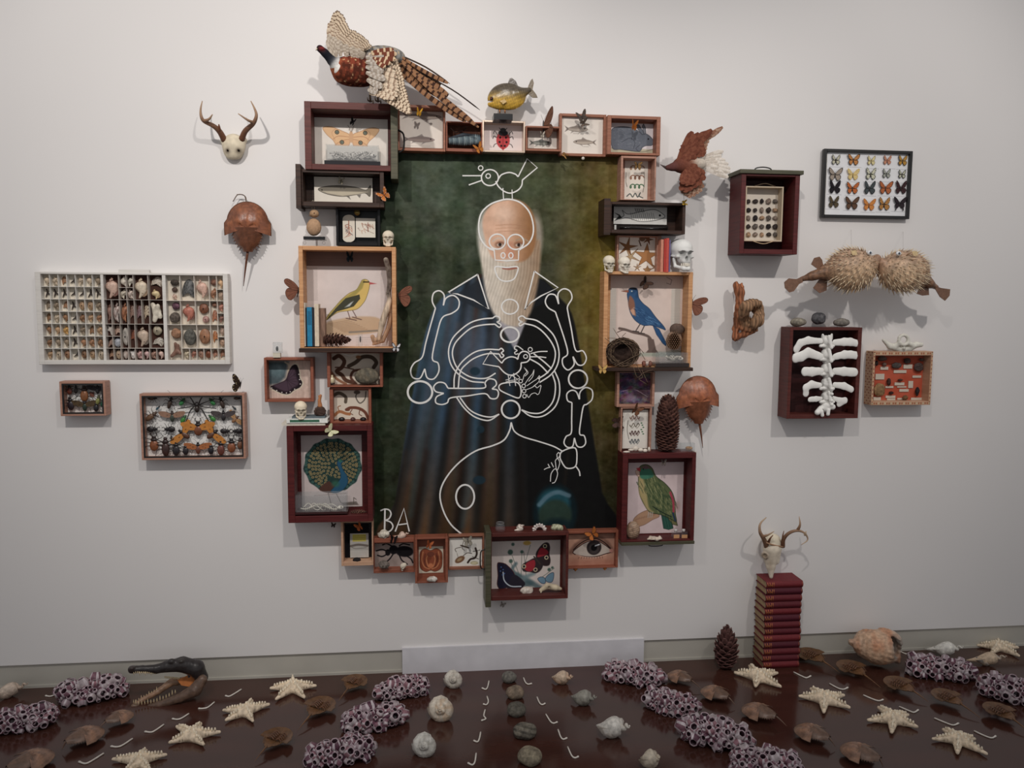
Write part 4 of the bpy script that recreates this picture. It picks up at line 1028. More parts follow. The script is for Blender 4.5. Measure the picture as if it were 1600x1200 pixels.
    c.poly([(777, 880), (782, 878), (792, 882), (804, 897), (800, 912), (790, 918), (782, 920), (777, 912), (778, 898)], (38, 36, 58), 1, .6, True, (90, 40, 36), .9); c.poly([(804, 897), (820, 910), (816, 918), (806, 921), (792, 918), (796, 906)], (44, 40, 52), 1, .6, True); c.line([(786, 893), (788, 906), (798, 915), (814, 916)], 1.8, (196, 210, 220), 1, True)
    for x, y in ((783, 885), (786, 889), (782, 891), (788, 895), (785, 897)): c.ell(x, y, 1.1, 1.1, (74, 110, 176), 1, .4)
    R1 = (178, 40, 52)
    c.poly([(837, 872), (838, 862), (848, 850), (856, 849), (859, 856), (858, 866), (860, 876), (858, 884), (850, 885), (842, 880)], (56, 40, 44), 1, .6, True); c.poly([(839, 870), (844, 857), (854, 860), (856, 866), (846, 870)], R1, 1, .6, True)
    c.poly([(837, 872), (826, 876), (816, 882), (817, 892), (828, 894), (838, 896), (846, 890), (848, 880)], (56, 44, 48), 1, .6, True); c.poly([(834, 875), (822, 880), (820, 890), (830, 893), (836, 884)], R1, 1, .6, True)
    for x, y in ((851, 854), (853.5, 872), (818.5, 885), (836.5, 890.5)): c.ell(x, y, 3.2, 3.2, (214, 196, 150), 1, .4); c.ell(x, y, 1.9, 1.9, (34, 34, 50), 1, .4)
    c.line([(834, 870), (844, 882)], 2.2, (70, 56, 50), 1)
    for pts in ([(840, 905), (846, 902), (852, 905), (852, 912), (846, 912)], [(852, 905), (858, 898), (865, 896), (865, 905), (862, 911), (855, 910)]): c.poly(pts, (110, 150, 176), 1, .6, True, (50, 60, 80), .7)
    fin(c)
    # eye
    c = pr('eye', 888.5, 835, 960.5, 883.5, 2, (202, 146, 118)); X, Y = c.X, c.Y
    c._mix(np.clip((X-915)/70, 0, 1)*np.clip((866-Y)/40, 0, 1)*.7, (96, 62, 58)); c._mix(np.exp(-((Y-880)/8)**2)*.5, (168, 96, 74)); c.noise(3, 10, 6, 3)
    up = [(892, 862), (902, 850), (916, 842), (932, 840), (946, 847), (956, 861)]
    c.line(up, 7, (120, 80, 66), .8, True, blur=2); lid = [(895, 863), (905, 853), (918, 846), (932, 845), (945, 852), (956, 862), (946, 866), (930, 870), (912, 869)]
    c.poly(lid, (196, 180, 166), 1, .7, True, (70, 40, 36), 1.4); c.ell(928, 855.5, 11.4, 11.6, (46, 36, 36), 1, .8); c.ell(928, 857, 8.6, 8.6, (78, 68, 66), .8, 1.5); c.ell(928, 856, 4.6, 4.8, (14, 12, 14), 1, .6)
    c.line([(930, 853), (936, 851)], 2, (216, 220, 226), 1); c.poly([(895, 857), (905, 847), (920, 839), (932, 838), (944, 844), (940, 846), (928, 842.5), (915, 845), (903, 853)], (150, 104, 84), .9, 1.2, True)
    c.line([(896, 858), (906, 849), (918, 843), (932, 842), (945, 849), (956, 860)], 1.6, (46, 28, 26), 1, True); c.line([(900, 866), (914, 870), (932, 871), (948, 867)], 1.2, (226, 176, 150), .9, True); c.ell(955, 861, 3.2, 3, (200, 132, 116), .9, .8)
    for k in range(10): c.line([(905+k*4, 869.5+.3*min(k, 9-k)), (904+k*4.2, 872.5)], .5, (60, 36, 32), .8)
    fin(c)
    # red lining of the patterned box
    c = pr('cigar', 1366, 556, 1447, 627, 1.2, (204, 84, 56)); c.noise(5, 20, 20, 5); fin(c)
prints()
# ================================================================ builders of small things
def r_(px, d=.1): return px*(3.8-d)/1270.0
def basis(rot=0.0, tilt=0.0, turn=0.0):
    """columns: right, up, out of the wall; rot turns clockwise in the wall plane"""
    R = np.array([[1, 0, 0], [0, 0, -1], [0, 1, 0]], float)      # right=x, up=z, out=-y
    M = R@rotm('Z', -rot)@rotm('X', tilt)@rotm('Y', turn)
    return M
def butterfly(cx, cy, d, span, rot, main, edge, spot, label, group=None, fold=.35, style=0, name='butterfly', cat='butterfly', turn=0.0, tilt=0.0, single=None, border=.84):
    """span in photo pixels; wings in two mirrored halves, each a mesh of its own"""
    c = P(cx, cy, d); s = r_(span/2, d)
    t = thing(name, label, cat, c, group); M = basis(rot, tilt, turn)
    rs = random.Random(int(cx*7+cy))
    def put(pts, m, lift):
        out = []
        for x, y in pts:
            u = abs(x); out.append(c+M@np.array([m*x*math.cos(fold)*s, y*s, u*math.sin(fold)*s+lift]))
        return out
    fw, hw = FW, HW
    if style == 1: hw = [(.03, .02), (.45, .03), (.7, -.1), (.72, -.4), (.62, -.62), (.66, -.98), (.52, -.98), (.46, -.68), (.28, -.66), (.12, -.45), (.03, -.1)]
    if style == 2: fw = [(.03, .1), (.3, .62), (.62, 1.0), (.78, .98), (.8, .55), (.62, .12), (.35, -.04), (.03, -.02)]
    if style == 3: fw = [(.03, .12), (.4, .42), (.85, .55), (1.05, .42), (.98, .2), (.7, .02), (.4, -.08), (.03, -.04)]
    for m in (-1, 1):
        if single and m != single: continue
        g = G(); n = M@np.array([-math.sin(fold)*m, 0, math.cos(fold)])
        for W_, cc in ((hw, .0), (fw, .0012)):
            W_ = smooth_path(W_, 3, True); cx_ = np.mean([p[0] for p in W_])*.9; cy_ = np.mean([p[1] for p in W_])
            g.slab(put(W_, m, cc)[::m], edge, .0006, n)
            q = [(cx_+(x-cx_)*border, cy_+(y-cy_)*border) for x, y in W_]; g.poly(put(q, m, cc+.0010)[::m], main)
            for k in range(5 if spot is not None else 0):
                i = int((k+.5)/5*len(W_)*.7)+2; x, y = W_[i % len(W_)]; x, y = cx_+(x-cx_)*.8, cy_+(y-cy_)*.8
                g.poly(put([(x-.05, y), (x, y+.06), (x+.05, y), (x, y-.06)], m, cc+.0014)[::m], spot)
            for k in range(4):
                x, y = W_[int(len(W_)*(.25+.12*k))]; a = (.04, .05 if cc else -.05); wv = .014
                g.poly(put([a, (x*.9, y*.9+wv), (x*.9, y*.9-wv)], m, cc+.0013)[::m], tuple(.6*v for v in edge) if sum(main) > sum(edge) else edge)
        g.build('wing', 'wing', t)
    g = G(); bc = (44, 36, 32)
    g.tube([c+M@np.array([0, y*s, .02*s]) for y in (-.5, -.25, 0, .15, .28)], np.array([.02, .05, .06, .05, .03])*s, bc, 6)
    for m in (-1, 1): g.tube([c+M@np.array([m*.02*s, .28*s, .02*s]), c+M@np.array([m*.16*s, .62*s, .06*s])], .008*s, bc, 4)
    g.build('body', 'chitin', t)
    return t
def beetle(cx, cy, d, L, rot, body, head, label, group, wings=None, kind=0, name='beetle', cat='beetle', legc=(30, 24, 22)):
    """pinned insect, L = body length in photo pixels"""
    c = P(cx, cy, d); s = r_(L, d); M = basis(rot); t = thing(name, label, cat, c, group)
    Q = lambda x, y, z=0: c+M@np.array([x*s, y*s, z*s])
    g = G(); w = (.24, .2, .15, .28)[kind]
    g.ell(Q(0, -.16), (w*s, .36*s, .13*s), body, M); g.ell(Q(0, .22), (w*.75*s, .13*s, .11*s), head, M); g.ell(Q(0, .38), (w*.5*s, .09*s, .08*s), head, M)
    g.tube([Q(0, .15, .13), Q(0, -.5, .08)], .008*s, tuple(v*.5 for v in body), 4)
    if kind == 3:      # horned
        for m in (-1, 1): g.tube(smooth_path([Q(m*.08, .42), Q(m*.2, .55), Q(m*.12, .7)], 3), .025*s, head, 5)
    g.build('body', 'chitin', t)
    for m in (-1, 1):
        for y, a, b in ((.2, .35, .5), (.02, .1, -.1), (-.12, -.2, -.5)):
            G().tube([Q(m*w*.5, y), Q(m*(w+.2), a, .08), Q(m*(w+.3), b, -.02)], np.array([.025, .02, .012])*s, legc, 5).build('leg', 'chitin', t)
        G().tube([Q(m*.05, .45), Q(m*.22, .68, .05), Q(m*.4, .74)], .01*s, legc, 4).build('antenna', 'chitin', t)
        if wings:
            g = G()
            pts = smooth_path([(.06, .1), (.4, .36), (.95, .42), (1.1, .28), (.9, .02), (.5, -.12), (.1, -.1)], 3, True)
            g.slab([Q(m*x, y, .06) for x, y in pts][::m], wings, .0006, -M[:, 2] if False else M[:, 2]); 
            for k in range(4): g.poly([Q(m*.08, .02, .062+.002), Q(m*(1-.1*k), .36-.1*k, .064), Q(m*(1-.1*k), .345-.1*k, .064)][::m], tuple(v*.55 for v in wings))
            g.build('wing', 'wing', t)
    return t
def spider(cx, cy, d, L, label):
    c = P(cx, cy, d); s = r_(L, d); M = basis(0); t = thing('tarantula', label, 'spider', c)
    Q = lambda x, y, z=0: c+M@np.array([x*s, y*s, z*s])
    G().ell(Q(0, -.14), (.16*s, .24*s, .13*s), (48, 38, 34), M, 12, 8).build('abdomen', 'chitin', t)
    g = G(); g.ell(Q(0, .14), (.13*s, .16*s, .1*s), (36, 30, 28), M, 12, 8); g.ell(Q(-.05, .3), (.04*s, .07*s, .04*s), (30, 24, 22), M); g.ell(Q(.05, .3), (.04*s, .07*s, .04*s), (30, 24, 22), M); g.build('head', 'chitin', t)
    for m in (-1, 1):
        for a, b in (((.3, .55), (.62, .95)), ((.5, .3), (1.15, .55)), ((.5, .02), (1.25, -.12)), ((.4, -.25), (.72, -.95))):
            G().tube(smooth_path([Q(m*.1, .12), Q(m*a[0], a[1], .12), Q(m*b[0], b[1], -.02)], 4), np.linspace(.055, .024, 9)*s, (38, 32, 30), 6).build('leg', 'chitin', t)
    return t
def spiral_shell(c, M, L, wid, c1, c2, turns=3.2, knobs=0, g=None, siphon=.35, stripes=0):
    """whelk like shell, apex along +second column of M, length L, width wid in metres"""
    g = g or G(); n = int(turns*18); seg = 10; V = np.zeros((n+1, seg, 3)); C = []
    for i in range(n+1):
        t = i/n; th = 2*math.pi*turns*t; g_ = math.exp(2.6*(t-1)); rho = .5*wid*g_*.52; rt = .5*wid*g_*.56
        k = 1+(.22*max(0, math.cos(th*knobs/2/math.pi*1.0*math.pi*2/ (2*math.pi)))**4 if knobs else 0)
        z = L*(.5-siphon*.2)-L*(.62)*g_
        for j in range(seg):
            a = 2*math.pi*j/seg; up = math.sin(a); out = math.cos(a)
            kk = k if up > .2 else 1
            rr = rho+rt*out*kk
            V[i, j] = c+M@np.array([rr*math.cos(th), z+rt*up*1.15*kk, rr*math.sin(th)])
        if i < n:
            row = []
            for j in range(seg):
                m = .5+.5*math.sin(th*1.0*(stripes or 5)+j*.3); m = m**3 if stripes else m*.5
                row.append(tuple(np.array(c1)*(1-m)+np.array(c2)*m))
            C.append(row)
    g.grid(V, C, True, True)
    # mouth lip and tapering canal
    th = 2*math.pi*turns; e = M@np.array([math.cos(th)*.2*wid, L*(.5-siphon*.2)-L*.62, math.sin(th)*.2*wid])
    tip = c+M@np.array([.02*wid, -.5*L, 0])
    g.poly([tuple(q) for q in V[-1]], tuple(np.array(c2)*.8)); g.poly([tuple(q) for q in V[-1][::-1]+(V[-1].mean(0)-V[-2].mean(0))*.02], tuple(np.array(c2)*.8))
    g.tube(smooth_path([c+M@np.array([0, L*.12, 0]), c+e*.9, tip], 5), np.array([.30, .36, .38, .36, .32, .27, .2, .15, .1, .07, .04])*wid, c1, 10)
    g.ell(c+e+M@np.array([0, 0, .1*wid]), (.12*wid, .2*L*.6, .08*wid), tuple(np.array(c2)*.8), M)
    return g
def blob(c, r3, col, col2=None, seed=0, amp=.12, sc=None, R=None, res=22, ridges=0):
    s = Solid(); s.ell(c, r3, col, R); m = float(np.max(r3)); sc = sc or 2.2/m
    def disp(X): return nz(X, sc, seed)*amp*m*.6
    def cf(X, C):
        k = np.clip(.5+.6*nz(X, sc*1.7, seed+3), 0, 1)[:, None]
        o = np.array(col)*(1-k)+np.array(col2 or col)*k
        if ridges: o = o*(1-.25*(np.sin((X@np.array([.3, .4, 1]))*ridges/m)[:, None] > .3))
        return o
    return solid(G(), s, res, disp, cf)
def pinecone(base, h, w, label, n=90, c1=(92, 56, 44), c2=(150, 104, 78), name='pinecone', axis=(0, 0, 1), open_=.25, fat=.55, cat='pinecone', group=None):
    ax = np.array(axis, float); ax /= np.linalg.norm(ax); a = np.cross(ax, [0, 1, .3]); a /= np.linalg.norm(a); b = np.cross(ax, a)
    t = thing(name, label, cat, base, group); base = np.array(base, float)
    G().tube([base+ax*h*.03, base+ax*h*.5, base+ax*h*.95], np.array([.22, .24, .1])*w, (60, 38, 30), 8).build('core', 'bark', t)
    g = G()
    for k in range(n):
        f = (k+.5)/n; th = k*2.39996; pr = math.sin(math.pi*min(1, (f*.92+.1)))**fat*(1-(.25 if fat > .4 else .1)*f); R = w/2*pr
        z = h*(.04+.86*f); dr = a*math.cos(th)+b*math.sin(th); sd = np.cross(ax, dr)
        up = h*(.02+open_*.25*f); ww = w*.16*(.6+.5*pr); th_ = h*.012+w*.012
        p0 = base+ax*z+dr*R*.15; p1 = base+ax*(z+up*.2)+dr*R*.72; p2 = base+ax*(z+up)+dr*R
        top = [p0+sd*ww*.3, p1+sd*ww, p2+sd*ww*.45, p2+dr*R*.06, p2-sd*ww*.45, p1-sd*ww, p0-sd*ww*.3]
        m = random.Random(k).random(); c = tuple(np.array(c1)*(1-m*.5)+np.array(c2)*m*.5)
        g.slab(top, c, th_, ax)
        g.poly([p2+sd*ww*.46+ax*th_*1.05, p2+dr*R*.07+ax*th_*1.05, p2-sd*ww*.46+ax*th_*1.05, p1*.4+p2*.6+ax*th_*1.05], c2)
    g.build('scales', 'bark', t)
    return t
def horseshoe(o, e1, e2, e3, s, label, col=(130, 74, 46), name='horseshoe_crab', flip=False, group=None, tail=None, res=14, col2=None):
    """o = middle of the shell, e1 head way, e2 side, e3 up; s = half width"""
    o = np.array(o, float); e1, e2, e3 = (np.array(k, float)/np.linalg.norm(k) for k in (e1, e2, e3))
    t = thing(name, label, 'crab', o, group); col2 = col2 or tuple(np.array(col)*.8)
    Q = lambda x, y, z: o+(e1*x+e2*y+e3*z)*s
    hh = .5
    angs = np.linspace(-2.1, 2.1, 25); V = []
    for u in np.linspace(0, 1, 9):
        row = []
        for a in angs:
            Rr = 1.02 if abs(a) < 1.57 else 1.02+.22*((abs(a)-1.57)/.63)**2
            x = -.28+u*(Rr*math.cos(a)*1.05+.28); y = u*Rr*math.sin(a)*(1 if abs(a) < 1.57 else 1.12); z = hh*(1-u**2.2)*(1 if x > -.1 else .8)
            z += .05*math.exp(-((abs(y)-.42)/.06)**2)*(u < .85)-.04*math.exp(-(y/.08)**2)
            row.append(Q(x+.1, y, (z if not flip else .25-z*.46)))
        V.append(row)
    g = G(); V = np.array(V)
    C = [[tuple(np.array(col)*(1.08-.22*(i/8)**3)+np.array([10, 6, 2])*math.sin(j*.9+i)) for j in range(24)] for i in range(8)]
    g.grid(V, C); V2 = V-e3*s*.03*(1 if not flip else -1); g.grid(V2[:, ::-1], tuple(np.array(col)*.7))
    # rim
    g.tube(V[-1], s*.02, tuple(np.array(col)*.75), 5)
    g.build('carapace', 'chitin', t)
    g = G(); W_ = []
    xs = np.linspace(0, 1, 8)
    for x in xs:
        w = .76*(1-.6*x**1.8)*(1 if x < .85 else .75)
        row = []
        for y in np.linspace(-1, 1, 13):
            z = .44*(1-.55*x)*(1-abs(y)**2.4)+.05*math.exp(-(y/.12)**2)+.1
            row.append(Q(-.14-x*1.2, y*w, z if not flip else .2-z*.42))
        W_.append(row)
    g.grid(np.array(W_)[:, ::-1], col2); g.grid(np.array(W_)-e3*s*.03, tuple(np.array(col2)*.8))
    for m in (-1, 1):
        for k in range(6):
            x = .2+.14*k; w = .76*(1-.6*x**1.8); g.tube([Q(-.25-x, m*w*.95, .1 if not flip else .26), Q(-.36-x, m*(w+.06), .05 if not flip else .25)], [s*.035, s*.008], col2, 5)
    g.build('abdomen', 'chitin', t)
    tl = tail if tail is not None else Q(-2.4, 0, .05)
    G().tube(smooth_path([Q(-1.3, 0, .16), (Q(-1.3, 0, .16)+np.array(tl))/2+e3*s*.03, tl], 4), np.linspace(.075, .015, 9)*s, tuple(np.array(col)*.8), 6).build('tail_spine', 'chitin', t)
    if flip:
        for m in (-1, 1):
            for k in range(5):
                x = .45-.2*k; G().tube(smooth_path([Q(x, m*.06, .12), Q(x+.05, m*.35, .28), Q(x-.12, m*.6, .2)], 3), np.linspace(.06, .03, 7)*s, (104, 62, 36), 6).build('leg', 'chitin', t)
    return t
def skull(c, H, rotz, label, col=(226, 214, 194), res=44, tilt=0.0, name='human_skull', jaw=True, group=None, matn='bone'):
    c = np.array(c, float); M = rotm('Z', rotz)@rotm('X', tilt)
    Q = lambda x, y, z: c+M@(np.array([x, y, z])*H)
    s = Solid(.045*H); A = lambda x, y, z, r, **k: s.ell(Q(x, y, z), np.array(r)*H, k.pop('c', col), M, **k)
    A(0, .1, .17, (.34, .42, .32)); A(0, -.13, -.05, (.22, .2, .24)); A(0, -.26, .1, (.25, .09, .05))
    for m in (-1, 1):
        A(m*.23, -.17, -.06, (.07, .1, .05)); s.cap(Q(m*.25, -.12, -.06), Q(m*.31, .08, -.03), .025*H, .025*H, col)
    A(0, -.27, -.2, (.13, .09, .09))
    if jaw:
        for m in (-1, 1):
            s.cap(Q(m*.25, .02, -.12), Q(m*.22, -.02, -.34), .05*H, .05*H, col, k=.02*H); s.cap(Q(m*.22, -.02, -.34), Q(m*.07, -.27, -.41), .05*H, .065*H, col, k=.03*H)
        s.cap(Q(-.07, -.27, -.41), Q(.07, -.27, -.41), .065*H, .065*H, col)
    dk = tuple(np.array(col)*.62)  # darker sockets and nose opening: cavity shade put into the bone colour
    for m in (-1, 1): A(m*.13, -.37, .025, (.1, .19, .088), cut=True, c=dk, k=.015*H)
    A(0, -.37, -.12, (.05, .13, .075), cut=True, c=dk, k=.01*H)
    for m in (-1, 1): A(m*.33, -.1, .02, (.05, .14, .09), cut=True, c=col, k=.04*H)
    t = thing(name, label, 'skull', c+np.array([0, 0, -.48*H]), group)
    solid(G(), s, res).build('cranium', matn, t)
    g = G()
    for row, z in ((0, -.285), (1, -.325)):
        for k in range(8):
            a = (k-3.5)/3.5; g.obox(Q(a*.125, -.345+.09*a*a+.012*row, z), np.array([.0155, .02, .021])*H, M@rotm('Z', a*.8), (236, 228, 212))
    g.build('teeth', matn, t)
    return t
def book(a, b, cover, label, group=None, vertical=True, name='book', spine='front', lab=None, pages=(222, 212, 190)):
    """a, b opposite corners in metres; vertical: spine faces the room"""
    a, b = np.minimum(a, b), np.maximum(a, b); t = thing(name, label, 'book', ((a[0]+b[0])/2, (a[1]+b[1])/2, a[2]), group)
    g = G(); ct = .002
    if vertical:
        g.box((a[0], a[1]+ct, a[2]), (a[0]+ct, b[1], b[2])); g.box((b[0]-ct, a[1]+ct, a[2]), (b[0], b[1], b[2])); g.box((a[0], a[1], a[2]), (b[0], a[1]+ct, b[2]))
        g.c = [cover]*len(g.f); g.build('cover', 'cloth', t)
        g = G().box((a[0]+ct, a[1]+ct, a[2]+.003), (b[0]-ct, b[1]-.003, b[2]-.003), pages); g.build('pages', 'matte', t)
        if lab: G().box((a[0]+(b[0]-a[0])*.15, a[1]-.0006, a[2]+(b[2]-a[2])*.55), (b[0]-(b[0]-a[0])*.15, a[1]+.0002, a[2]+(b[2]-a[2])*.9), lab).build('spine_label', 'cloth', t)
    else:
        g.box((a[0], a[1]+ct, a[2]), (b[0], b[1], a[2]+ct)); g.box((a[0], a[1]+ct, b[2]-ct), (b[0], b[1], b[2])); g.box((a[0], a[1], a[2]), (b[0], a[1]+ct, b[2]))
        g.c = [cover]*len(g.f); o = g.build('cover', 'cloth', t)
        G().box((a[0]+.003, a[1]+ct, a[2]+ct), (b[0]-.003, b[1]-.003, b[2]-ct), pages).build('pages', 'matte', t)
        if lab: G().box((a[0]+(b[0]-a[0])*.08, a[1]-.0006, a[2]+(b[2]-a[2])*.2), (a[0]+(b[0]-a[0])*.8, a[1]+.0002, b[2]-(b[2]-a[2])*.2), lab).build('spine_label', 'cloth', t)
    return t
def acrylic_case(x0, x1, y0, y1, z0, z1, label, name='display_cube', base=None, cat='case'):
    """clear box, optional dark base"""
    t = thing(name, label, cat, ((x0+x1)/2, (y0+y1)/2, z0)); w_ = .0015; zb = z0
    if base: 
        G().box((x0-.006, y0-.006, z0), (x1+.006, y1+.006, z0+base[0]), base[1]).build('base', 'gloss', t); zb = z0+base[0]
    g = G()
    g.box((x0, y0, zb), (x1, y0+w_, z1)); g.box((x0, y1-w_, zb), (x1, y1, z1)); g.box((x0, y0+w_, zb), (x0+w_, y1-w_, z1)); g.box((x1-w_, y0+w_, zb), (x1, y1-w_, z1)); g.box((x0+w_, y0+w_, z1-w_), (x1-w_, y1-w_, z1))
    g.build('clear_cover', W['glass'], t)
    return t
def feather(g, a, b, w, n=(0, -1, 0), cols=((200, 180, 150),), bars=8, camber=.12, bend=0.0, seg=None):
    """one feather from a to b in metres, w wide"""
    a, b, n = np.array(a, float), np.array(b, float), np.array(n, float); ax = b-a; L = np.linalg.norm(ax); ax /= L
    sd = np.cross(ax, n); sd /= np.linalg.norm(sd); nn = np.cross(sd, ax)
    V = []; C = []; seg = seg or max(9, bars)
    for i in range(seg+1):
        t = i/seg; ww = w/2*(.45+.55*math.sin(min(1, t*1.6)*math.pi/2))*(1 if t < .78 else math.sqrt(max(0.02, 1-((t-.78)/.24)**2)))
        m = a+ax*L*t+sd*bend*L*math.sin(t*math.pi)*.5+nn*camber*w*math.sin(t*math.pi)*.5
        V.append([m-sd*ww, m+nn*w*camber, m+sd*ww])
        if i < seg: C.append([cols[(i*bars//seg) % len(cols)], cols[(i*bars//seg+(1 if bars < 9 else 0)) % len(cols)]])
    g.grid(V, C)
    g.grid([[q-nn*.0006 for q in row[::-1]] for row in V], cols[0])
    return g
# ================================================================ birds
def fan(g, bases, tips, w, d0, d1, cols, bars=9, bend=0.0, n=(0, -1, 0)):
    """feathers between a path of base pixels and a path of tip pixels"""
    if bars > 15: tips = [tuple(q) for q in smooth_path(tips, 2)]; w *= .72
    N = len(tips); B_ = smooth_path(bases, 8); rr = random.Random(N)
    for i, (tx, ty) in enumerate(tips):
        k = int(i/(N-1)*(len(B_)-1)); bx, by = B_[k]; j = (i % 2)*.0015
        k = rr.randrange(len(cols)) if len(cols) < 9 else 0; feather(g, P(bx, by, d0+j), P(tx+rr.uniform(-.8, .8), ty+rr.uniform(-.8, .8), d1+j+i*.0004), r_(w), n, cols[k:]+cols[:k], bars+rr.choice((0, 1, 2))*(len(cols) < 9), bend=bend)
def pheasant():
    t = thing('stuffed_pheasant', 'stuffed pheasant with spread wings and a long barred tail, perched above the moth drawer', 'bird', P(578, 160, .1))
    B = (112, 52, 30); s = Solid(r_(6)); d = .16
    s.ell(P(556, 112, d), (r_(35), r_(20), r_(21)), (98, 40, 26), rotm('Y', math.radians(8))); s.ell(P(545, 112, d+.01), (r_(22), r_(18), r_(19)), (108, 46, 28), None)
    s.ell(P(598, 88, d-.01), (r_(33), r_(15), r_(15)), (110, 108, 104)); s.cap(P(535, 112, d), P(527, 104, d+.02), r_(15), r_(10), (150, 84, 48))
    V, F, C = s.mesh(54)
    ctr = V[F].mean(1); k = nz(ctr, 90, 2)[:, None]; C = C*(1+.25*(k > .1)-.25*(k < -.25)); m = np.clip(nz(ctr, 160, 5)-.35, 0, 1)[:, None]*2; C = C*(1-m)+np.array((196, 160, 110))*m
    g = G(); g.add(V, F.tolist(), np.clip(C, 0, 255).tolist(), True); bd = g.build('body', 'feather', t)
    s = Solid(r_(2)); s.chain([P(528, 103, d+.02), P(519, 95, d+.03), P(508, 83, d+.04), P(500, 76, d+.045)], [r_(9), r_(7), r_(5.5), r_(5)], (24, 26, 34)); s.cap(P(531, 106, d+.02), P(527, 102, d+.022), r_(13), r_(11), (232, 228, 220), k=.001)
    s.ell(P(503, 76, d+.058), (r_(4), r_(2), r_(2.6)), (150, 40, 34), k=.001); g_ = solid(G(), s, 44); nh = g_.build('neck_and_head', 'feather', t)
    G().tube([P(499, 76, d+.05), P(495, 76.5, d+.05), P(493.5, 79, d+.05)], [r_(2.2), r_(1.6), r_(.4)], (206, 196, 160), 8).build('beak', 'chitin', nh)
    g = G(); c1 = ((200, 182, 158),)*9+((206, 184, 156), (206, 184, 156), (116, 92, 72))*5; c2 = ((196, 174, 148), (204, 184, 158), (150, 124, 102))
    tips = [(516, 40), (519, 28), (523, 20), (528, 17), (533, 20), (538, 26), (541, 33), (544, 41), (547, 46), (553, 47), (559, 51), (564, 54), (568, 57), (573, 61), (577, 66), (581, 71)]
    fan(g, [(516, 82), (513, 66), (514, 58), (530, 70), (548, 78), (560, 82)], tips, 7, .17, .2, c1, 24)
    fan(g, [(520, 92), (514, 72), (526, 76), (545, 86), (562, 90)], [(512, 45), (514, 36), (520, 36), (526, 42), (530, 48), (536, 54), (542, 58), (550, 60), (556, 63), (562, 66), (568, 72)], 7, .185, .205, c2, 16)
    fan(g, [(523, 94), (528, 88), (550, 92), (565, 92)], [(512, 62), (514, 54), (522, 58), (530, 62), (540, 68), (550, 72), (560, 76), (566, 80)], 9, .195, .21, ((186, 172, 154), (160, 144, 126)), 6)
    g.build('far_wing', 'feather', t)
    g = G()
    tips = [(616, 86), (622, 94), (625, 103), (628, 112), (631, 121), (632, 130), (634, 139), (636, 148), (638, 156), (640, 164), (642, 171), (643, 177), (638, 178), (630, 173), (622, 167), (613, 160)]
    fan(g, [(585, 84), (590, 100), (596, 112), (600, 128), (600, 140), (590, 146), (582, 144)], tips, 7.5, .2, .23, c1, 24)
    fan(g, [(576, 84), (575, 100), (576, 118), (578, 134), (577, 146)], [(606, 86), (612, 96), (616, 106), (620, 116), (622, 127), (623, 137), (622, 147), (618, 155), (608, 156), (598, 152), (588, 148)], 7, .215, .24, c2, 16)
    fan(g, [(572, 90), (572, 110), (575, 140)], [(600, 88), (603, 98), (600, 112), (602, 124), (598, 136), (590, 143)], 10, .225, .245, ((176, 166, 154), (150, 136, 122)), 6)
    fan(g, [(580, 82), (584, 92)], [(616, 78), (620, 84), (618, 92), (610, 100), (602, 106)], 8, .235, .25, ((112, 56, 38), (112, 56, 38), (196, 168, 132)), 9)
    g.build('near_wing', 'feather', t)
    tb = ((150, 104, 70), (150, 104, 70), (66, 42, 32))
    for k, (a, b, w_, bars) in enumerate((((616, 88), (688, 134), 13, 30), ((622, 96), (700, 150), 13, 30), ((618, 100), (696, 152), 14, 30), ((626, 92), (740, 192), 9, 40), ((618, 108), (728, 190), 8, 40), ((626, 88), (700, 130), 6, 26), ((628, 98), (748, 199), 6, 44))):
        g = G(); feather(g, P(*a, .15+.004*k), P(*b, .12+.003*k), r_(w_), (0, -1, 0), tb, bars, bend=.05, seg=42); g.build('tail_feather', 'feather', t)
    g = G(); g.tube(smooth_path([P(620, 84, .15), P(665, 105, .13), P(703, 131, .12)], 5), [r_(1.3)]*10+[r_(.3)], (70, 56, 48), 5); g.tube(smooth_path([P(650, 110, .14), P(706, 140, .13), P(750, 172, .11)], 5), [r_(1.1)]*10+[r_(.3)], (60, 48, 42), 5); g.build('tail_wisps', 'feather', t)
    for x in (579, 591):
        G().tube([P(x, 134, .12), P(x-1, 150, .11), P(x, 159, .1)], r_(1.6), (84, 66, 52), 6).tube([P(x, 159, .1), P(x-4, 157, .125), P(x-5, 152, .13)], r_(1.1), (84, 66, 52), 5).tube([P(x, 159, .1), P(x+4, 157.5, .13), P(x+4, 161, .135)], r_(1.1), (84, 66, 52), 5).build('foot', 'chitin', t)
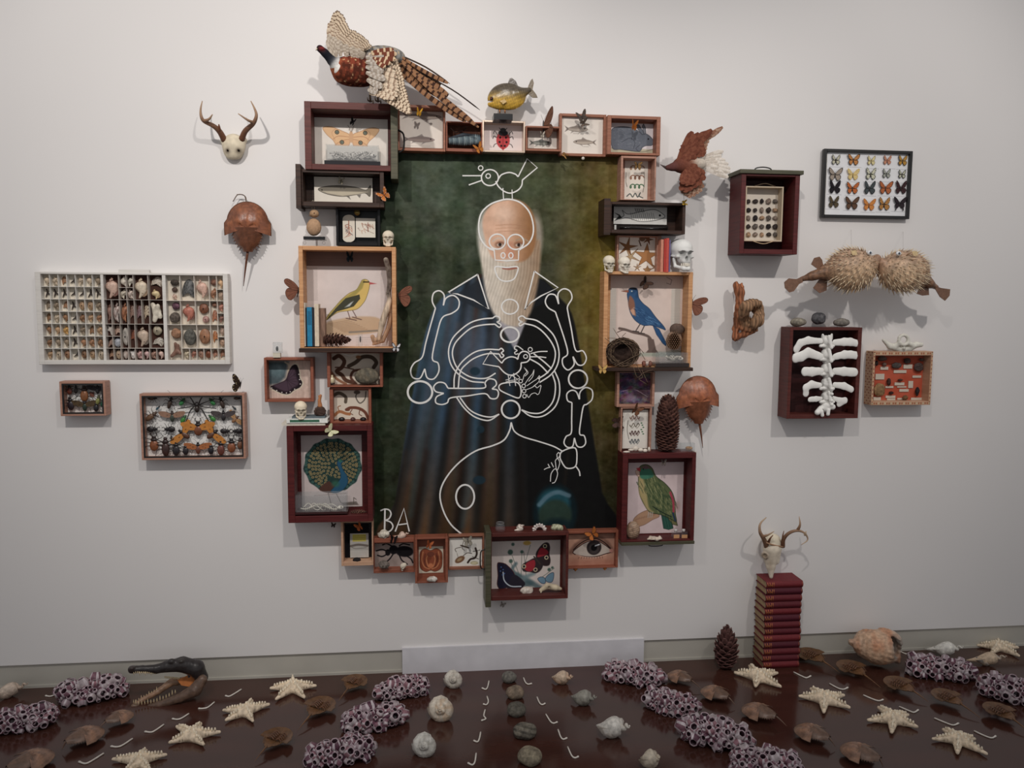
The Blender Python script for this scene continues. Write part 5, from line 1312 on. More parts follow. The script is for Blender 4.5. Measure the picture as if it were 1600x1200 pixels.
def brown_bird():
    t = thing('stuffed_bird', 'stuffed rusty brown bird with a white tail, flying beside the card drawer', 'bird', P(1072, 262, .0))
    d = .17; s = Solid(r_(5)); ru = (118, 62, 44)
    s.ell(P(1070, 258, d), (r_(18), r_(12), r_(13)), ru); s.ell(P(1088, 256, d), (r_(16), r_(10), r_(10)), (196, 184, 168)); s.chain([P(1060, 259, d), P(1051, 261, d+.01), P(1043, 262, d+.01)], [r_(9), r_(5), r_(4)], (96, 56, 52))
    solid(G(), s, 44).build('body', 'feather', t)
    G().tube([P(1041, 262, d+.01), P(1036, 259.5, d+.01), P(1031.5, 257, d+.01)], [r_(2.6), r_(1.3), r_(.4)], (70, 48, 44), 6).build('beak', 'chitin', t)
    R1 = ((126, 70, 50), (112, 58, 42)); R2 = ((170, 134, 110), (140, 94, 72))
    g = G(); fan(g, [(1062, 244), (1066, 228), (1076, 214), (1088, 210)], [(1129, 199), (1127, 202), (1122, 206), (1117, 210), (1112, 215), (1108, 221), (1105, 228), (1103, 235), (1101, 241)], 9, .15, .17, R2, 5)
    fan(g, [(1060, 252), (1063, 232), (1070, 220), (1082, 210)], [(1112, 203), (1104, 206), (1100, 212), (1100, 220), (1101, 228), (1102, 236), (1100, 244), (1094, 246), (1084, 250)], 12, .17, .19, R1, 4)
    fan(g, [(1058, 256), (1064, 240)], [(1082, 206), (1092, 208), (1090, 220), (1092, 232), (1088, 242), (1078, 250)], 13, .185, .2, R1, 4); g.build('upper_wing', 'feather', t)
    g = G(); fan(g, [(1066, 266), (1063, 280), (1066, 296)], [(1099, 293), (1096, 300), (1091, 303), (1086, 307), (1080, 309), (1074, 306), (1069, 303)], 9, .16, .18, R2, 5)
    fan(g, [(1070, 262), (1063, 275), (1064, 290)], [(1101, 272), (1102, 280), (1096, 288), (1090, 292), (1082, 297), (1075, 300), (1068, 298)], 12, .18, .2, R1, 4); fan(g, [(1072, 260), (1066, 272)], [(1090, 264), (1096, 270), (1092, 280), (1084, 288), (1076, 290), (1070, 288)], 13, .195, .21, R1, 4); g.build('lower_wing', 'feather', t)
    wh = ((216, 206, 194), (196, 184, 170))
    for k, tp in enumerate([(1130, 236), (1127, 243), (1133, 250), (1138, 256), (1141, 263), (1141, 269), (1138, 277), (1130, 270), (1122, 262)]):
        g = G(); feather(g, P(1086, 252+k*.8, .15), P(*tp, .13+.003*k), r_(9), (0, -1, 0), wh, 3); g.build('tail_feather', 'feather', t)
    G().tube([P(1096, 262, .15), P(1108, 267, .14), P(1118, 271, .13)], [r_(1.8), r_(1.5), r_(.8)], (60, 48, 44), 6).build('foot', 'chitin', t)
    c = P(1068, 303, .2)
    G().tube([c, P(1069, 314, .14)], .0006, (40, 36, 34), 4).build('hanging_thread', 'matte', t)
# ================================================================ fish
def piranha():
    d = .1; t = thing('mounted_piranha', 'yellow bellied piranha with open jaws mounted on a small black base', 'fish', P(786, 187, d))
    s = Solid(r_(3)); s.ell(P(793, 151, d), (r_(28), r_(9), r_(20)), (150, 120, 60)); s.cap(P(810, 147, d), P(827, 141, d), r_(10), r_(4), (140, 116, 66)); s.ell(P(778, 155, d), (r_(16), r_(9), r_(14)), (150, 120, 60)); s.cap(P(766, 163, d), P(780, 164, d), r_(4), r_(7), (170, 130, 50))
    s.ell(P(763, 159.2, d), (r_(9), r_(12), r_(1.6)), (70, 40, 30), cut=True, k=.001)
    zt = P(797, 132, d)[2]; zb = P(797, 172, d)[2]
    def cf(X, C):
        h = np.clip((X[:, 2]-zb)/(zt-zb), 0, 1)[:, None]; a = np.array((196, 150, 44)); b = np.array((86, 74, 58)); m = np.clip((h-.35)/.4, 0, 1); o = a*(1-m)+b*m
        return o*(1+.18*nz(X, 240, 4)[:, None])
    bo = solid(G(), s, 56, None, cf).build('body', 'fish', t)
    fin_ = lambda pts, c, nm: G().slab([P(x, y, d+.003) for x, y in pts], c, .003).build(nm, 'fish', t)
    fin_([(793, 131), (796, 123), (800, 122), (806, 127), (809, 134), (800, 134)], (76, 62, 50), 'back_fin'); fin_([(824, 138), (829, 126), (832, 123), (834, 130), (832, 140), (838, 148), (840, 153), (832, 153), (824, 146)], (110, 92, 66), 'tail_fin'); fin_([(800, 166), (816, 158), (822, 152), (816, 164), (806, 170)], (180, 140, 56), 'belly_fin')
    G().slab([P(x, y, d+.031) for x, y in [(781, 158), (788, 155), (792, 159), (786, 163)]], (190, 150, 70), .002).build('side_fin', 'fish', t)
    G().ell(P(768, 154, d+.024), (r_(2.6), r_(1), r_(2.6)), (30, 24, 20)).ell(P(767.6, 153.6, d+.028), (r_(1), r_(.6), r_(1)), (150, 60, 40)).build('eye', 'gloss', bo)
    g = G()
    for k in range(6): g.tube([P(762.5+k*1.9, 158.0, d+.012), P(762.7+k*1.9, 160.2, d+.013)], [r_(.8), r_(.1)], (236, 230, 214), 4)
    g.build('teeth', 'bone', bo)
    for x in (781, 789): G().tube([P(x, 169, d), P(x, 177, d)], r_(.9), (120, 80, 50), 6).build('support_pin', W['brass'], t)
    a, b = P(771.5, 177, .13), P(801, 187.3, .13); G().box((a[0], -.13, b[2]), (b[0], -.05, a[2]), (20, 20, 22)).build('base', 'gloss', t)
def puffer(cx, cy, rx, ry, d, face, label, tail, fins, seed, eye, mouth):
    t = thing('dried_pufferfish', label, 'fish', P(cx, cy, d)); c = P(cx, cy, d)
    s = Solid(r_(8)); s.ell(c, (r_(rx), r_(ry*.85), r_(ry)), (196, 162, 126)); s.cap(P(cx-face*rx*.5, cy-2, d), P(tail[0][0], tail[0][1], d*.9), r_(ry*.55), r_(6), (130, 92, 66)); s.cap(P(tail[0][0], tail[0][1], d*.9), P(tail[1][0], tail[1][1], d*.8), r_(6), r_(4), (120, 82, 60)); s.cap(P(cx+face*rx*.7, cy-4, d), P(mouth[0], mouth[1], d+.01), r_(ry*.4), r_(7), (160, 120, 90))
    zc = c[2]
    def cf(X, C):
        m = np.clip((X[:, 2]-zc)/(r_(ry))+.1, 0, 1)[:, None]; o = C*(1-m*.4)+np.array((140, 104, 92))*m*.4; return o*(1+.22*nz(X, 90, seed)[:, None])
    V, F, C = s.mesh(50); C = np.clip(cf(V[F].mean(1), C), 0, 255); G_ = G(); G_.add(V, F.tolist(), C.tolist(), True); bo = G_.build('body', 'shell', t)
    g = G(); r = random.Random(seed); n = 420
    for k in range(n):
        z = 1-2*(k+.5)/n; a = k*2.39996; q = math.sqrt(1-z*z); dv = np.array([q*math.cos(a), z, q*math.sin(a)])
        if dv[1] > .55: continue
        dv = dv+np.array([r.uniform(-.06, .06) for _ in range(3)]); p = c+dv*np.array([r_(rx), r_(ry*.85), r_(ry)])*.97
        nr = dv/np.array([rx, ry*.85, ry]); nr /= np.linalg.norm(nr); nr = nr+np.array([-face*.75, 0, -.25]); nr /= np.linalg.norm(nr); L = r_(r.uniform(6, 11))
        col = (232, 210, 174) if r.random() < .75 else (170, 132, 96)
        g.tube([p, p+nr*L], [r_(.95), r_(.12)], col, 4)
    g.build('spines', 'bone', bo).__setitem__('kind', 'stuff')
    Fz = lambda pts, nm: G().slab([P(x, y, d*.8+.01) for x, y in pts], (122, 84, 62), .004).build(nm, 'fish', t)
    Fz(tail[2], 'tail_fin')
    for nm, f in zip(('back_fin', 'lower_fin'), fins): Fz(f, nm)
    e = P(eye[0], eye[1], d+r_(ry)*.62); g = G(); g.ell(e, (r_(4.6), r_(2.4), r_(3.6)), (220, 222, 224)); g.ell(e+np.array([0, -r_(1.6), 0]), (r_(2), r_(1.4), r_(2)), (60, 70, 84)); g.build('eye', 'gloss', bo)
    Fq = [(eye[0]-face*25-5, eye[1]-3), (eye[0]-face*25+3, eye[1]-4), (eye[0]-face*25+5, eye[1]+3), (eye[0]-face*25-2, eye[1]+4)]
    G().slab([P(x, y, d+r_(ry)*.75) for x, y in Fq], (214, 184, 130), .003).build('side_fin', 'fish', t)
    G().tube([P(cx, cy-ry*.7, d), P(cx, cy-62, .002)], .0005, (190, 186, 180), 4).build('hanging_thread', 'matte', t)
def puffers():
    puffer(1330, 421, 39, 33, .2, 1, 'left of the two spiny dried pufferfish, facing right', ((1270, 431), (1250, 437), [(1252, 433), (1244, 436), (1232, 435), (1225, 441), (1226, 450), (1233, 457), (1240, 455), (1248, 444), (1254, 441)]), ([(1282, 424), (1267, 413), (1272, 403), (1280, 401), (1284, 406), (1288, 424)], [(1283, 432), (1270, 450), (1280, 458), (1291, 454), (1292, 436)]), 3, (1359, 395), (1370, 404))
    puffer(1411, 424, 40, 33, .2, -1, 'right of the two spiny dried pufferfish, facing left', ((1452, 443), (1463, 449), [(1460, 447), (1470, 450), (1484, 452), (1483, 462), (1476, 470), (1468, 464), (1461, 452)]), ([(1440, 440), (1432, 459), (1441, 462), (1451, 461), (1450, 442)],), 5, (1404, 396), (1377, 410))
# ================================================================ antlers, crabs, wood
def tubec(g, pts, r0, r1, c1, c2, seg=8):
    p = smooth_path(pts, 5); n = len(p); C = [tuple(np.array(c1)*(1-i/(n-1))+np.array(c2)*i/(n-1)) for i in range(n)]
    return g.tube(p, np.linspace(r0, r1, n), C, seg)
def antlers():
    q = lambda x, y, d: P(280+x/3.75, 130+y/3.75, d)
    t = thing('deer_antlers', 'pair of small antlers on a pale skull plate, hung on the wall at upper left', 'antlers', q(320, 380, 0))
    s = Solid(.008); C = (214, 200, 172); s.ell(q(320, 365, .03), (.05, .032, .05), C); s.ell(q(318, 400, .025), (.042, .028, .038), C); s.cap(q(262, 340, .03), q(285, 360, .03), .014, .02, C); s.cap(q(378, 335, .03), q(355, 355, .03), .014, .02, C)
    for x in (283, 347): s.ell(q(x, 395, .055), (.0045, .02, .005), (60, 48, 40), cut=True, k=.001)
    s.ell(q(320, 468, .03), (.09, .09, .018), C, cut=True, k=.003)
    solid(G(), s, 50).build('skull_plate', 'bone', t)
    b1, b2 = (112, 66, 44), (176, 146, 116)
    g = G(); tubec(g, [q(265, 335, .04), q(238, 285, .07), q(200, 250, .1), q(145, 222, .12), q(128, 190, .13), q(126, 150, .12), q(135, 105, .1)], .014, .002, b1, b2); tubec(g, [q(145, 222, .12), q(175, 210, .14), q(195, 183, .15)], .008, .002, (140, 100, 74), b2); tubec(g, [q(233, 275, .08), q(234, 258, .09), q(232, 240, .095)], .009, .002, b1, b1); g.build('left_antler', 'bone', t)
    g = G(); tubec(g, [q(365, 332, .04), q(388, 280, .07), q(435, 235, .11), q(452, 190, .13), q(442, 150, .12), q(420, 105, .1)], .014, .002, b1, b2); tubec(g, [q(438, 232, .11), q(400, 215, .14), q(345, 178, .16)], .008, .002, (140, 100, 74), b2); g.build('right_antler', 'bone', t)
def wall_crabs():
    t = horseshoe(P(387, 352, .05), (0, 0, 1), (1, 0, 0), (0, -1, 0), r_(30), 'brown horseshoe crab shell hung by a cord below the antlers', (132, 74, 46), tail=P(380.5, 447, .03))
    g = G(); g.tube(smooth_path([P(383, 326, .04), P(384, 308, .03), P(372, 304, .03), P(364, 315, .03)], 5), .0022, (120, 100, 88), 5); g.tube(smooth_path([P(386, 326, .04), P(382, 306, .035), P(370, 304, .03)], 5), .002, (110, 92, 80), 5); g.build('hanging_cord', 'matte', t)
    t = horseshoe(P(1090, 622, .06), (-.05, 0, 1), (1, 0, .05), (.12, -1, 0), r_(31), 'large reddish horseshoe crab shell on the wall, right of the tall pinecone', (158, 88, 56), tail=P(1098, 700, .05))
def driftwood():
    q = lambda x, y, d: P(1110+x/7.5, 400+y/7.5, d)
    s = Solid(r_(3)); A = (150, 88, 56); B_ = (140, 104, 74)
    s.chain([q(300, 335, .06), q(335, 420, .07), q(345, 560, .07), q(320, 700, .06), q(300, 850, .05), q(290, 960, .05)], [r_(5), r_(7), r_(6.5), r_(6), r_(5.5), r_(5)], A)
    s.cap(q(370, 330, .06), q(370, 430, .07), r_(2), r_(5), A)
    ring = [q(480+88*math.cos(a), 690+125*math.sin(a), .11+.03*math.sin(a*2)) for a in np.linspace(0, 2*math.pi, 12)]; s.chain(ring, [r_(8.2)+.004*math.sin(k*2.1) for k in range(12)], B_)
    s.ell(q(500, 560, .12), (r_(15), .03, r_(8)), B_); s.chain([q(290, 960, .05), q(400, 920, .08), q(540, 870, .13)], [r_(5), r_(4), r_(2.5)], A); s.cap(q(340, 600, .07), q(430, 620, .1), r_(6), r_(6), A); s.cap(q(380, 850, .08), q(470, 860, .11), r_(5), r_(4), A)
    def cf(X, C): return C*(1+.35*np.sin(X[:, 0]*420+6*nz(X, 25, 1))[:, None]*.5)
    o = solid(G(), s, 70, lambda X: .0022*np.sin(X[:, 0]*300+8*nz(X, 20, 3)), cf).build('driftwood', 'drift'); tag(o, 'twisted piece of brown driftwood with a round hole, mounted on the wall', 'driftwood')
def backbone():
    q = lambda x, y, d: P(1200+x/5.714, 480+y/5.714, d)
    t = thing('backbone', 'white plaster backbone with five pairs of ribs, inside the crimson drawer', 'bones', q(525, 970, .03))
    C = (238, 236, 230); k_ = r_(2)
    for i, (y, w_) in enumerate(((300, 44), (420, 44), (550, 42), (680, 40), (800, 38))):
        s = Solid(k_); s.ell(q(515, y, .09), (r_(w_/5.714), .03, r_(9)), C); s.ell(q(520, y+60, .08), (r_(6), .028, r_(6)), C); s.cap(q(545, y-40, .12), q(565, y+60, .125), r_(2.6), r_(3.2), C)
        s.cap(q(470, y+45, .1), q(580, y+45, .1), r_(3), r_(3), C)
        if i == 0: s.cap(q(495, y-20, .1), q(488, y-55, .11), r_(4), r_(1.6), C); s.cap(q(555, y-20, .1), q(570, y-58, .11), r_(4), r_(1.6), C)
        s.ell(q(480, y+78, .125), (r_(3), .012, r_(3)), C, cut=True)
        solid(G(), s, 44, lambda X: .0012*nz(X, 120, i)).build('vertebra', 'plaster', t)
    ribs = [([(470, 305), (360, 300), (290, 320), (250, 365)], 5.2), ([(590, 315), (680, 310), (740, 310), (785, 320)], 5.2), ([(470, 440), (360, 410), (300, 440), (245, 450)], 6.5), ([(590, 440), (680, 425), (740, 425), (780, 430)], 5.5), ([(470, 570), (400, 575), (330, 575)], 6.2), ([(590, 570), (680, 575), (775, 580)], 6), ([(460, 700), (390, 695), (340, 720), (335, 760)], 5), ([(590, 695), (680, 705), (745, 730)], 5), ([(470, 815), (430, 820), (375, 825)], 3.6), ([(580, 815), (640, 835), (690, 835), (630, 860)], 4)]
    for j, (pts, rr) in enumerate(ribs):
        s = Solid(k_); n = len(pts); s.chain([q(x, y, .1+.012*math.sin(i)) for i, (x, y) in enumerate(pts)], [r_(rr*(.75 if i == 0 else 1)) for i in range(n)], C)
        V, F, Cc = s.mesh(36, lambda X: .0015*nz(X, 60, j)); m = V[:, 1].mean(); V[:, 1] = m+(V[:, 1]-m)*.4; V[:, 2] = V[:, 2].mean()+(V[:, 2]-V[:, 2].mean())*1.22
        g = G(); g.add(V, F.tolist(), Cc.tolist(), True); g.build('rib', 'plaster', t)
    s = Solid(k_); s.ell(q(510, 890, .09), (r_(8), .028, r_(10)), C); s.cap(q(470, 900, .1), q(440, 940, .12), r_(4), r_(4.5), C); s.cap(q(540, 880, .11), q(575, 890, .12), r_(5), r_(5), C); s.cap(q(480, 930, .12), q(485, 965, .12), r_(3), r_(3), C); s.cap(q(540, 920, .12), q(535, 955, .12), r_(3), r_(3), C)
    for yy in (730, 775, 835, 870): s.ell(q(568, yy, .128), (r_(3), .01, r_(3)), C)
    solid(G(), s, 50).build('tailbone', 'plaster', t)
def pelvis():
    q = lambda x, y, d: P(1200+x/5.714, 480+y/5.714, d)
    s = Solid(r_(2)); C = (222, 218, 204)
    s.chain([q(1030, 295, .07), q(1090, 350, .07), q(1180, 375, .06), q(1260, 365, .06), q(1320, 335, .07), q(1365, 335, .08)], [r_(2.5), r_(5), r_(6), r_(6), r_(5), r_(4)], C)
    for k in range(12):
        a = k*math.pi/6; b = a+math.pi/6; f = lambda a_: q(1210+42*math.cos(a_), 292+44*math.sin(a_), .085)
        s.cap(f(a), f(b), r_(2.4), r_(2.4), C)
    s.cap(q(1170, 320, .08), q(1130, 350, .07), r_(4), r_(5), C); s.cap(q(1250, 320, .08), q(1290, 345, .07), r_(4), r_(5), C); s.cap(q(1210, 365, .08), q(1215, 388, .07), r_(3), r_(2), C)
    o = solid(G(), s, 64).build('pelvis_bone', 'bone'); tag(o, 'white pelvis bone with a round opening, on the patterned box', 'bone')
    for i, (x, y, rx, ry, c1, c2, lb) in enumerate(((1247, 503.5, 13.5, 7.5, (150, 142, 124), (112, 106, 96), 'pale mottled stone, left on the drawer with the backbone'), (1279, 497.5, 12, 10, (104, 102, 104), (76, 76, 80), 'heart shaped dark grey stone on the drawer with the backbone'), (1315, 504, 13.5, 7, (112, 106, 100), (140, 134, 124), 'flat grey stone, right on the drawer with the backbone'))):
        o = blob(P(x, y, .06), (r_(rx), r_(10), r_(ry)), c1, c2, i+2, .1).build('stone', 'stone'); tag(o, lb, 'stone', 'stones on the backbone drawer')
pheasant(); brown_bird(); piranha(); puffers(); antlers(); wall_crabs(); driftwood(); backbone(); pelvis()
skull(P(1065.5, 398.5, .08), r_(53.5), .16, 'large white human skull on the bluebird box, beside the red books', (226, 226, 222), 60, 0, matn='plaster')
skull(P(606.5, 373, .08), r_(26), 0, 'tiny cream skull on the yellow bird box, beside the black case', (226, 212, 186), 40)
skull(P(952, 412.5, .1), r_(27), .1, 'tiny cream skull at the left corner of the bluebird box', (226, 214, 190), 40, .15)
skull(P(976, 414, .1), r_(27), .3, 'tiny cream skull in front of the starfish print', (232, 222, 204), 40, .15)
skull(P(470, 641, .11), r_(28), .2, 'tiny cream skull on the books above the peacock drawer', (232, 216, 186), 40, .1)
# ================================================================ loose butterflies round the painting
BK = (30, 26, 28)
def loose():
    b = butterfly
    b(552, 190, .05, 14, .5, (40, 36, 38), BK, None, 'small black butterfly at the top of the moth drawer', fold=1.0, tilt=.3)
    b(655, 176, .09, 14, .2, (226, 168, 40), (190, 130, 30), None, 'yellow folded butterfly at the top of the left fish box', fold=.9, border=.95)
    b(748, 232, .08, 18, -.5, (206, 122, 44), (150, 80, 30), None, 'orange butterfly on the lower corner of the wing box', fold=.7)
    b(909, 183, .06, 20, -.4, (92, 78, 70), (60, 52, 48), (150, 130, 110), 'grey brown butterfly over the top edge of the two fish print', fold=.6)
    b(912, 193, .065, 15, 1.2, (110, 92, 80), (70, 60, 54), None, 'smaller grey brown butterfly just above the upper of the two fish', fold=.7)
    b(990, 197, .07, 18, .1, (206, 120, 40), (170, 92, 30), None, 'orange butterfly above the rabbit ears', fold=1.0, border=.93)
    b(847, 211, .06, 12, 0, (206, 196, 180), (90, 78, 66), None, 'white and brown butterfly hanging above the single fish', fold=.9)
    b(882, 243, .07, 12, 2.2, (190, 140, 76), (120, 84, 50), None, 'tan butterfly under the corner of the smallest fish box', fold=.9)
    b(996, 258, .07, 17, 0, (150, 110, 60), (44, 36, 34), None, 'dark and gold butterfly above the snake drawing', fold=.7, style=3)
    b(1069, 317, .125, 10, 1.4, (226, 178, 50), (170, 126, 30), None, 'small yellow butterfly on the corner of the black fish drawer', fold=.5)
    b(600, 305, .13, 22, -.7, (206, 118, 50), (120, 62, 34), (226, 214, 200), 'orange butterfly on the edge of the long fish drawer', fold=.6)
    b(533, 283, .05, 13, .3, (190, 178, 150), (70, 62, 52), (230, 224, 210), 'brown and white butterfly above the long grey fish', fold=.8)
    b(547, 402, .05, 18, 0, (36, 44, 52), (22, 22, 26), (70, 110, 120), 'black butterfly at the top inside the yellow bird box', fold=.8, style=2)
    b(1008, 442, .05, 26, .7, (84, 58, 46), (44, 32, 30), None, 'dark brown butterfly above the blue bird', fold=.8, style=3)
    b(619, 543, .15, 17, .1, (222, 220, 222), (40, 34, 36), None, 'white butterfly with black edges on the shelf of the yellow bird box', fold=.6, border=.72)
    b(941, 577, .14, 17, .0, (222, 178, 96), (170, 120, 60), None, 'yellow butterfly on the shelf corner of the blue bird box', fold=.5)
    b(994, 640, .07, 22, .6, (122, 76, 50), (84, 52, 36), None, 'dried brown butterfly at the top of the snake card', fold=.8)
    b(964, 660, .03, 22, 1.5, (84, 58, 50), (58, 40, 36), None, 'dark brown moth half hidden left of the snake card', fold=.4)
    b(1036, 722, .08, 14, 0, (130, 116, 108), (84, 72, 66), None, 'grey butterfly above the parrot', fold=.9)
    b(517, 673, .14, 20, .9, (226, 222, 180), (206, 208, 140), None, 'pale yellow butterfly on the top rim of the peacock drawer', fold=.4, border=.9)
    b(561, 822, .06, 17, -.5, (206, 104, 48), (170, 80, 36), None, 'orange butterfly above the labelled black card', fold=.9, border=.92)
    b(615, 842, .055, 18, .2, (36, 28, 28), (22, 18, 20), None, 'black butterfly between the two shells on the beetle box', fold=.9)
    b(671, 850, .08, 17, .3, (200, 104, 56), (160, 76, 40), None, 'orange butterfly over the anatomical drawing', fold=.9)
    b(731, 845, .05, 20, -.2, (176, 168, 150), (106, 98, 84), (214, 206, 190), 'pale grey butterfly over the print of lizards', fold=.7)
    b(925, 834, .07, 24, -.6, (206, 112, 44), (84, 44, 28), None, 'orange butterfly above the painted eye', fold=.5)
    b(785, 944, .03, 11, .4, (176, 166, 156), (60, 50, 46), None, 'small dark and white butterfly beneath the bright butterflies drawer', fold=.7)
    b(521, 820, .05, 10, .2, (70, 58, 52), (50, 42, 40), None, 'tiny dark butterfly beneath the peacock drawer', fold=.7)
    b(376, 600, .07, 32, .2, (60, 44, 34), (34, 26, 24), (214, 190, 140), 'black and yellow butterfly standing upright on the larger insect case', fold=.12, single=-1, turn=.6)
    lf = (122, 72, 52)
    for x, y, m, rot, lb in ((467, 453, -1, .25, 'brown butterfly at the left side of the yellow bird box'), (622, 462, 1, -.15, 'reddish brown butterfly at the right side of the yellow bird box, on the painting'), (1081, 474, 1, .15, 'brown butterfly at the right side of the blue bird box')):
        b(x, y, .08, 46, rot, (132, 80, 60), (92, 54, 42), None, lb, single=m, fold=.25, style=3, border=.93)
    b(849, 196, .05, 50, 0, (112, 72, 54), (84, 54, 42), None, 'brown butterfly standing upright on the smallest fish box', single=1, fold=.9, style=2, border=.93)
loose()
# ---------------------------------------------------------------- twenty butterflies in the black frame
def framed():
    B = BOX['flyframe']
    q = lambda x, y: (1210+x/4.444, 210+y/4.444)
    c = Canvas(1291, 239, 1420, 336.5, 1.6, (232, 232, 234))
    rows = [[(425, 180), (547, 178), (671, 185), (782, 182), (888, 185)], [(420, 280), (544, 280), (667, 278), (776, 275), (884, 280)], [(417, 370), (540, 375), (659, 375), (770, 373), (876, 373)], [(410, 473), (535, 480), (655, 490), (760, 487), (868, 480)]]
    for r in rows:
        for x, y in r:
            a = q(x, y); c.line([(a[0]-11, a[1]+11.5), (a[0]+11, a[1]+11.8)], .5, (150, 150, 156), .8)
    c.build('mount_sheet', .014, B['t'])
    D = [[((200, 196, 170), (34, 30, 28), 'black and cream', 15, 2), ((206, 132, 66), (60, 40, 32), 'orange with dark tips', 18, 0), ((228, 212, 150), (150, 130, 90), 'pale yellow', 14, 2), ((206, 138, 106), (150, 90, 70), 'small pink orange', 14, 2), ((196, 140, 50), (70, 60, 54), 'orange with grey forewings', 16, 2)],
         [((168, 152, 136), (76, 66, 60), 'grey brown', 21, 0), ((232, 204, 132), (214, 178, 96), 'cream yellow', 18, 0), ((214, 212, 184), (76, 78, 60), 'white with dark veins', 18, 2), ((170, 172, 160), (40, 42, 40), 'narrow black striped', 14, 2), ((196, 196, 170), (56, 52, 46), 'small black and white', 13, 2)],
         [((40, 34, 40), (24, 22, 26), 'broad black', 20, 2), ((206, 104, 46), (54, 34, 28), 'orange with black rims', 19, 0), ((72, 80, 82), (36, 40, 42), 'dark slate grey', 20, 2), ((196, 104, 56), (100, 52, 34), 'rust brown and white', 21, 0), ((66, 40, 42), (40, 26, 28), 'dark maroon', 20, 2)],
         [((92, 78, 54), (46, 40, 32), 'tall olive brown', 18, 2), ((106, 74, 54), (58, 42, 34), 'spotted brown', 21, 0), ((224, 138, 60), (180, 100, 40), 'bright orange', 19, 0), ((190, 128, 60), (56, 42, 30), 'brown and ochre', 20, 2), ((52, 42, 48), (26, 22, 26), 'black swallow tailed', 20, 1)]]
    on = ('first', 'second', 'third', 'fourth', 'fifth'); rn = ('top row', 'second row', 'third row', 'bottom row')
    for i, r in enumerate(rows):
        for j, (x, y) in enumerate(r):
            m, e, nm, sp, st = D[i][j]; a = q(x, y)
            butterfly(a[0], a[1], .0175, sp*1.14, 0, m, e, None if (i+j) % 3 else tuple(min(255, v+50) for v in m), '%s butterfly, %s in the %s of the black frame' % (nm, on[j], rn[i]), 'butterflies pinned in the black frame', fold=.18, style=st, border=.8 if (i, j) not in ((1, 2), (0, 0), (1, 4)) else .7)
framed()
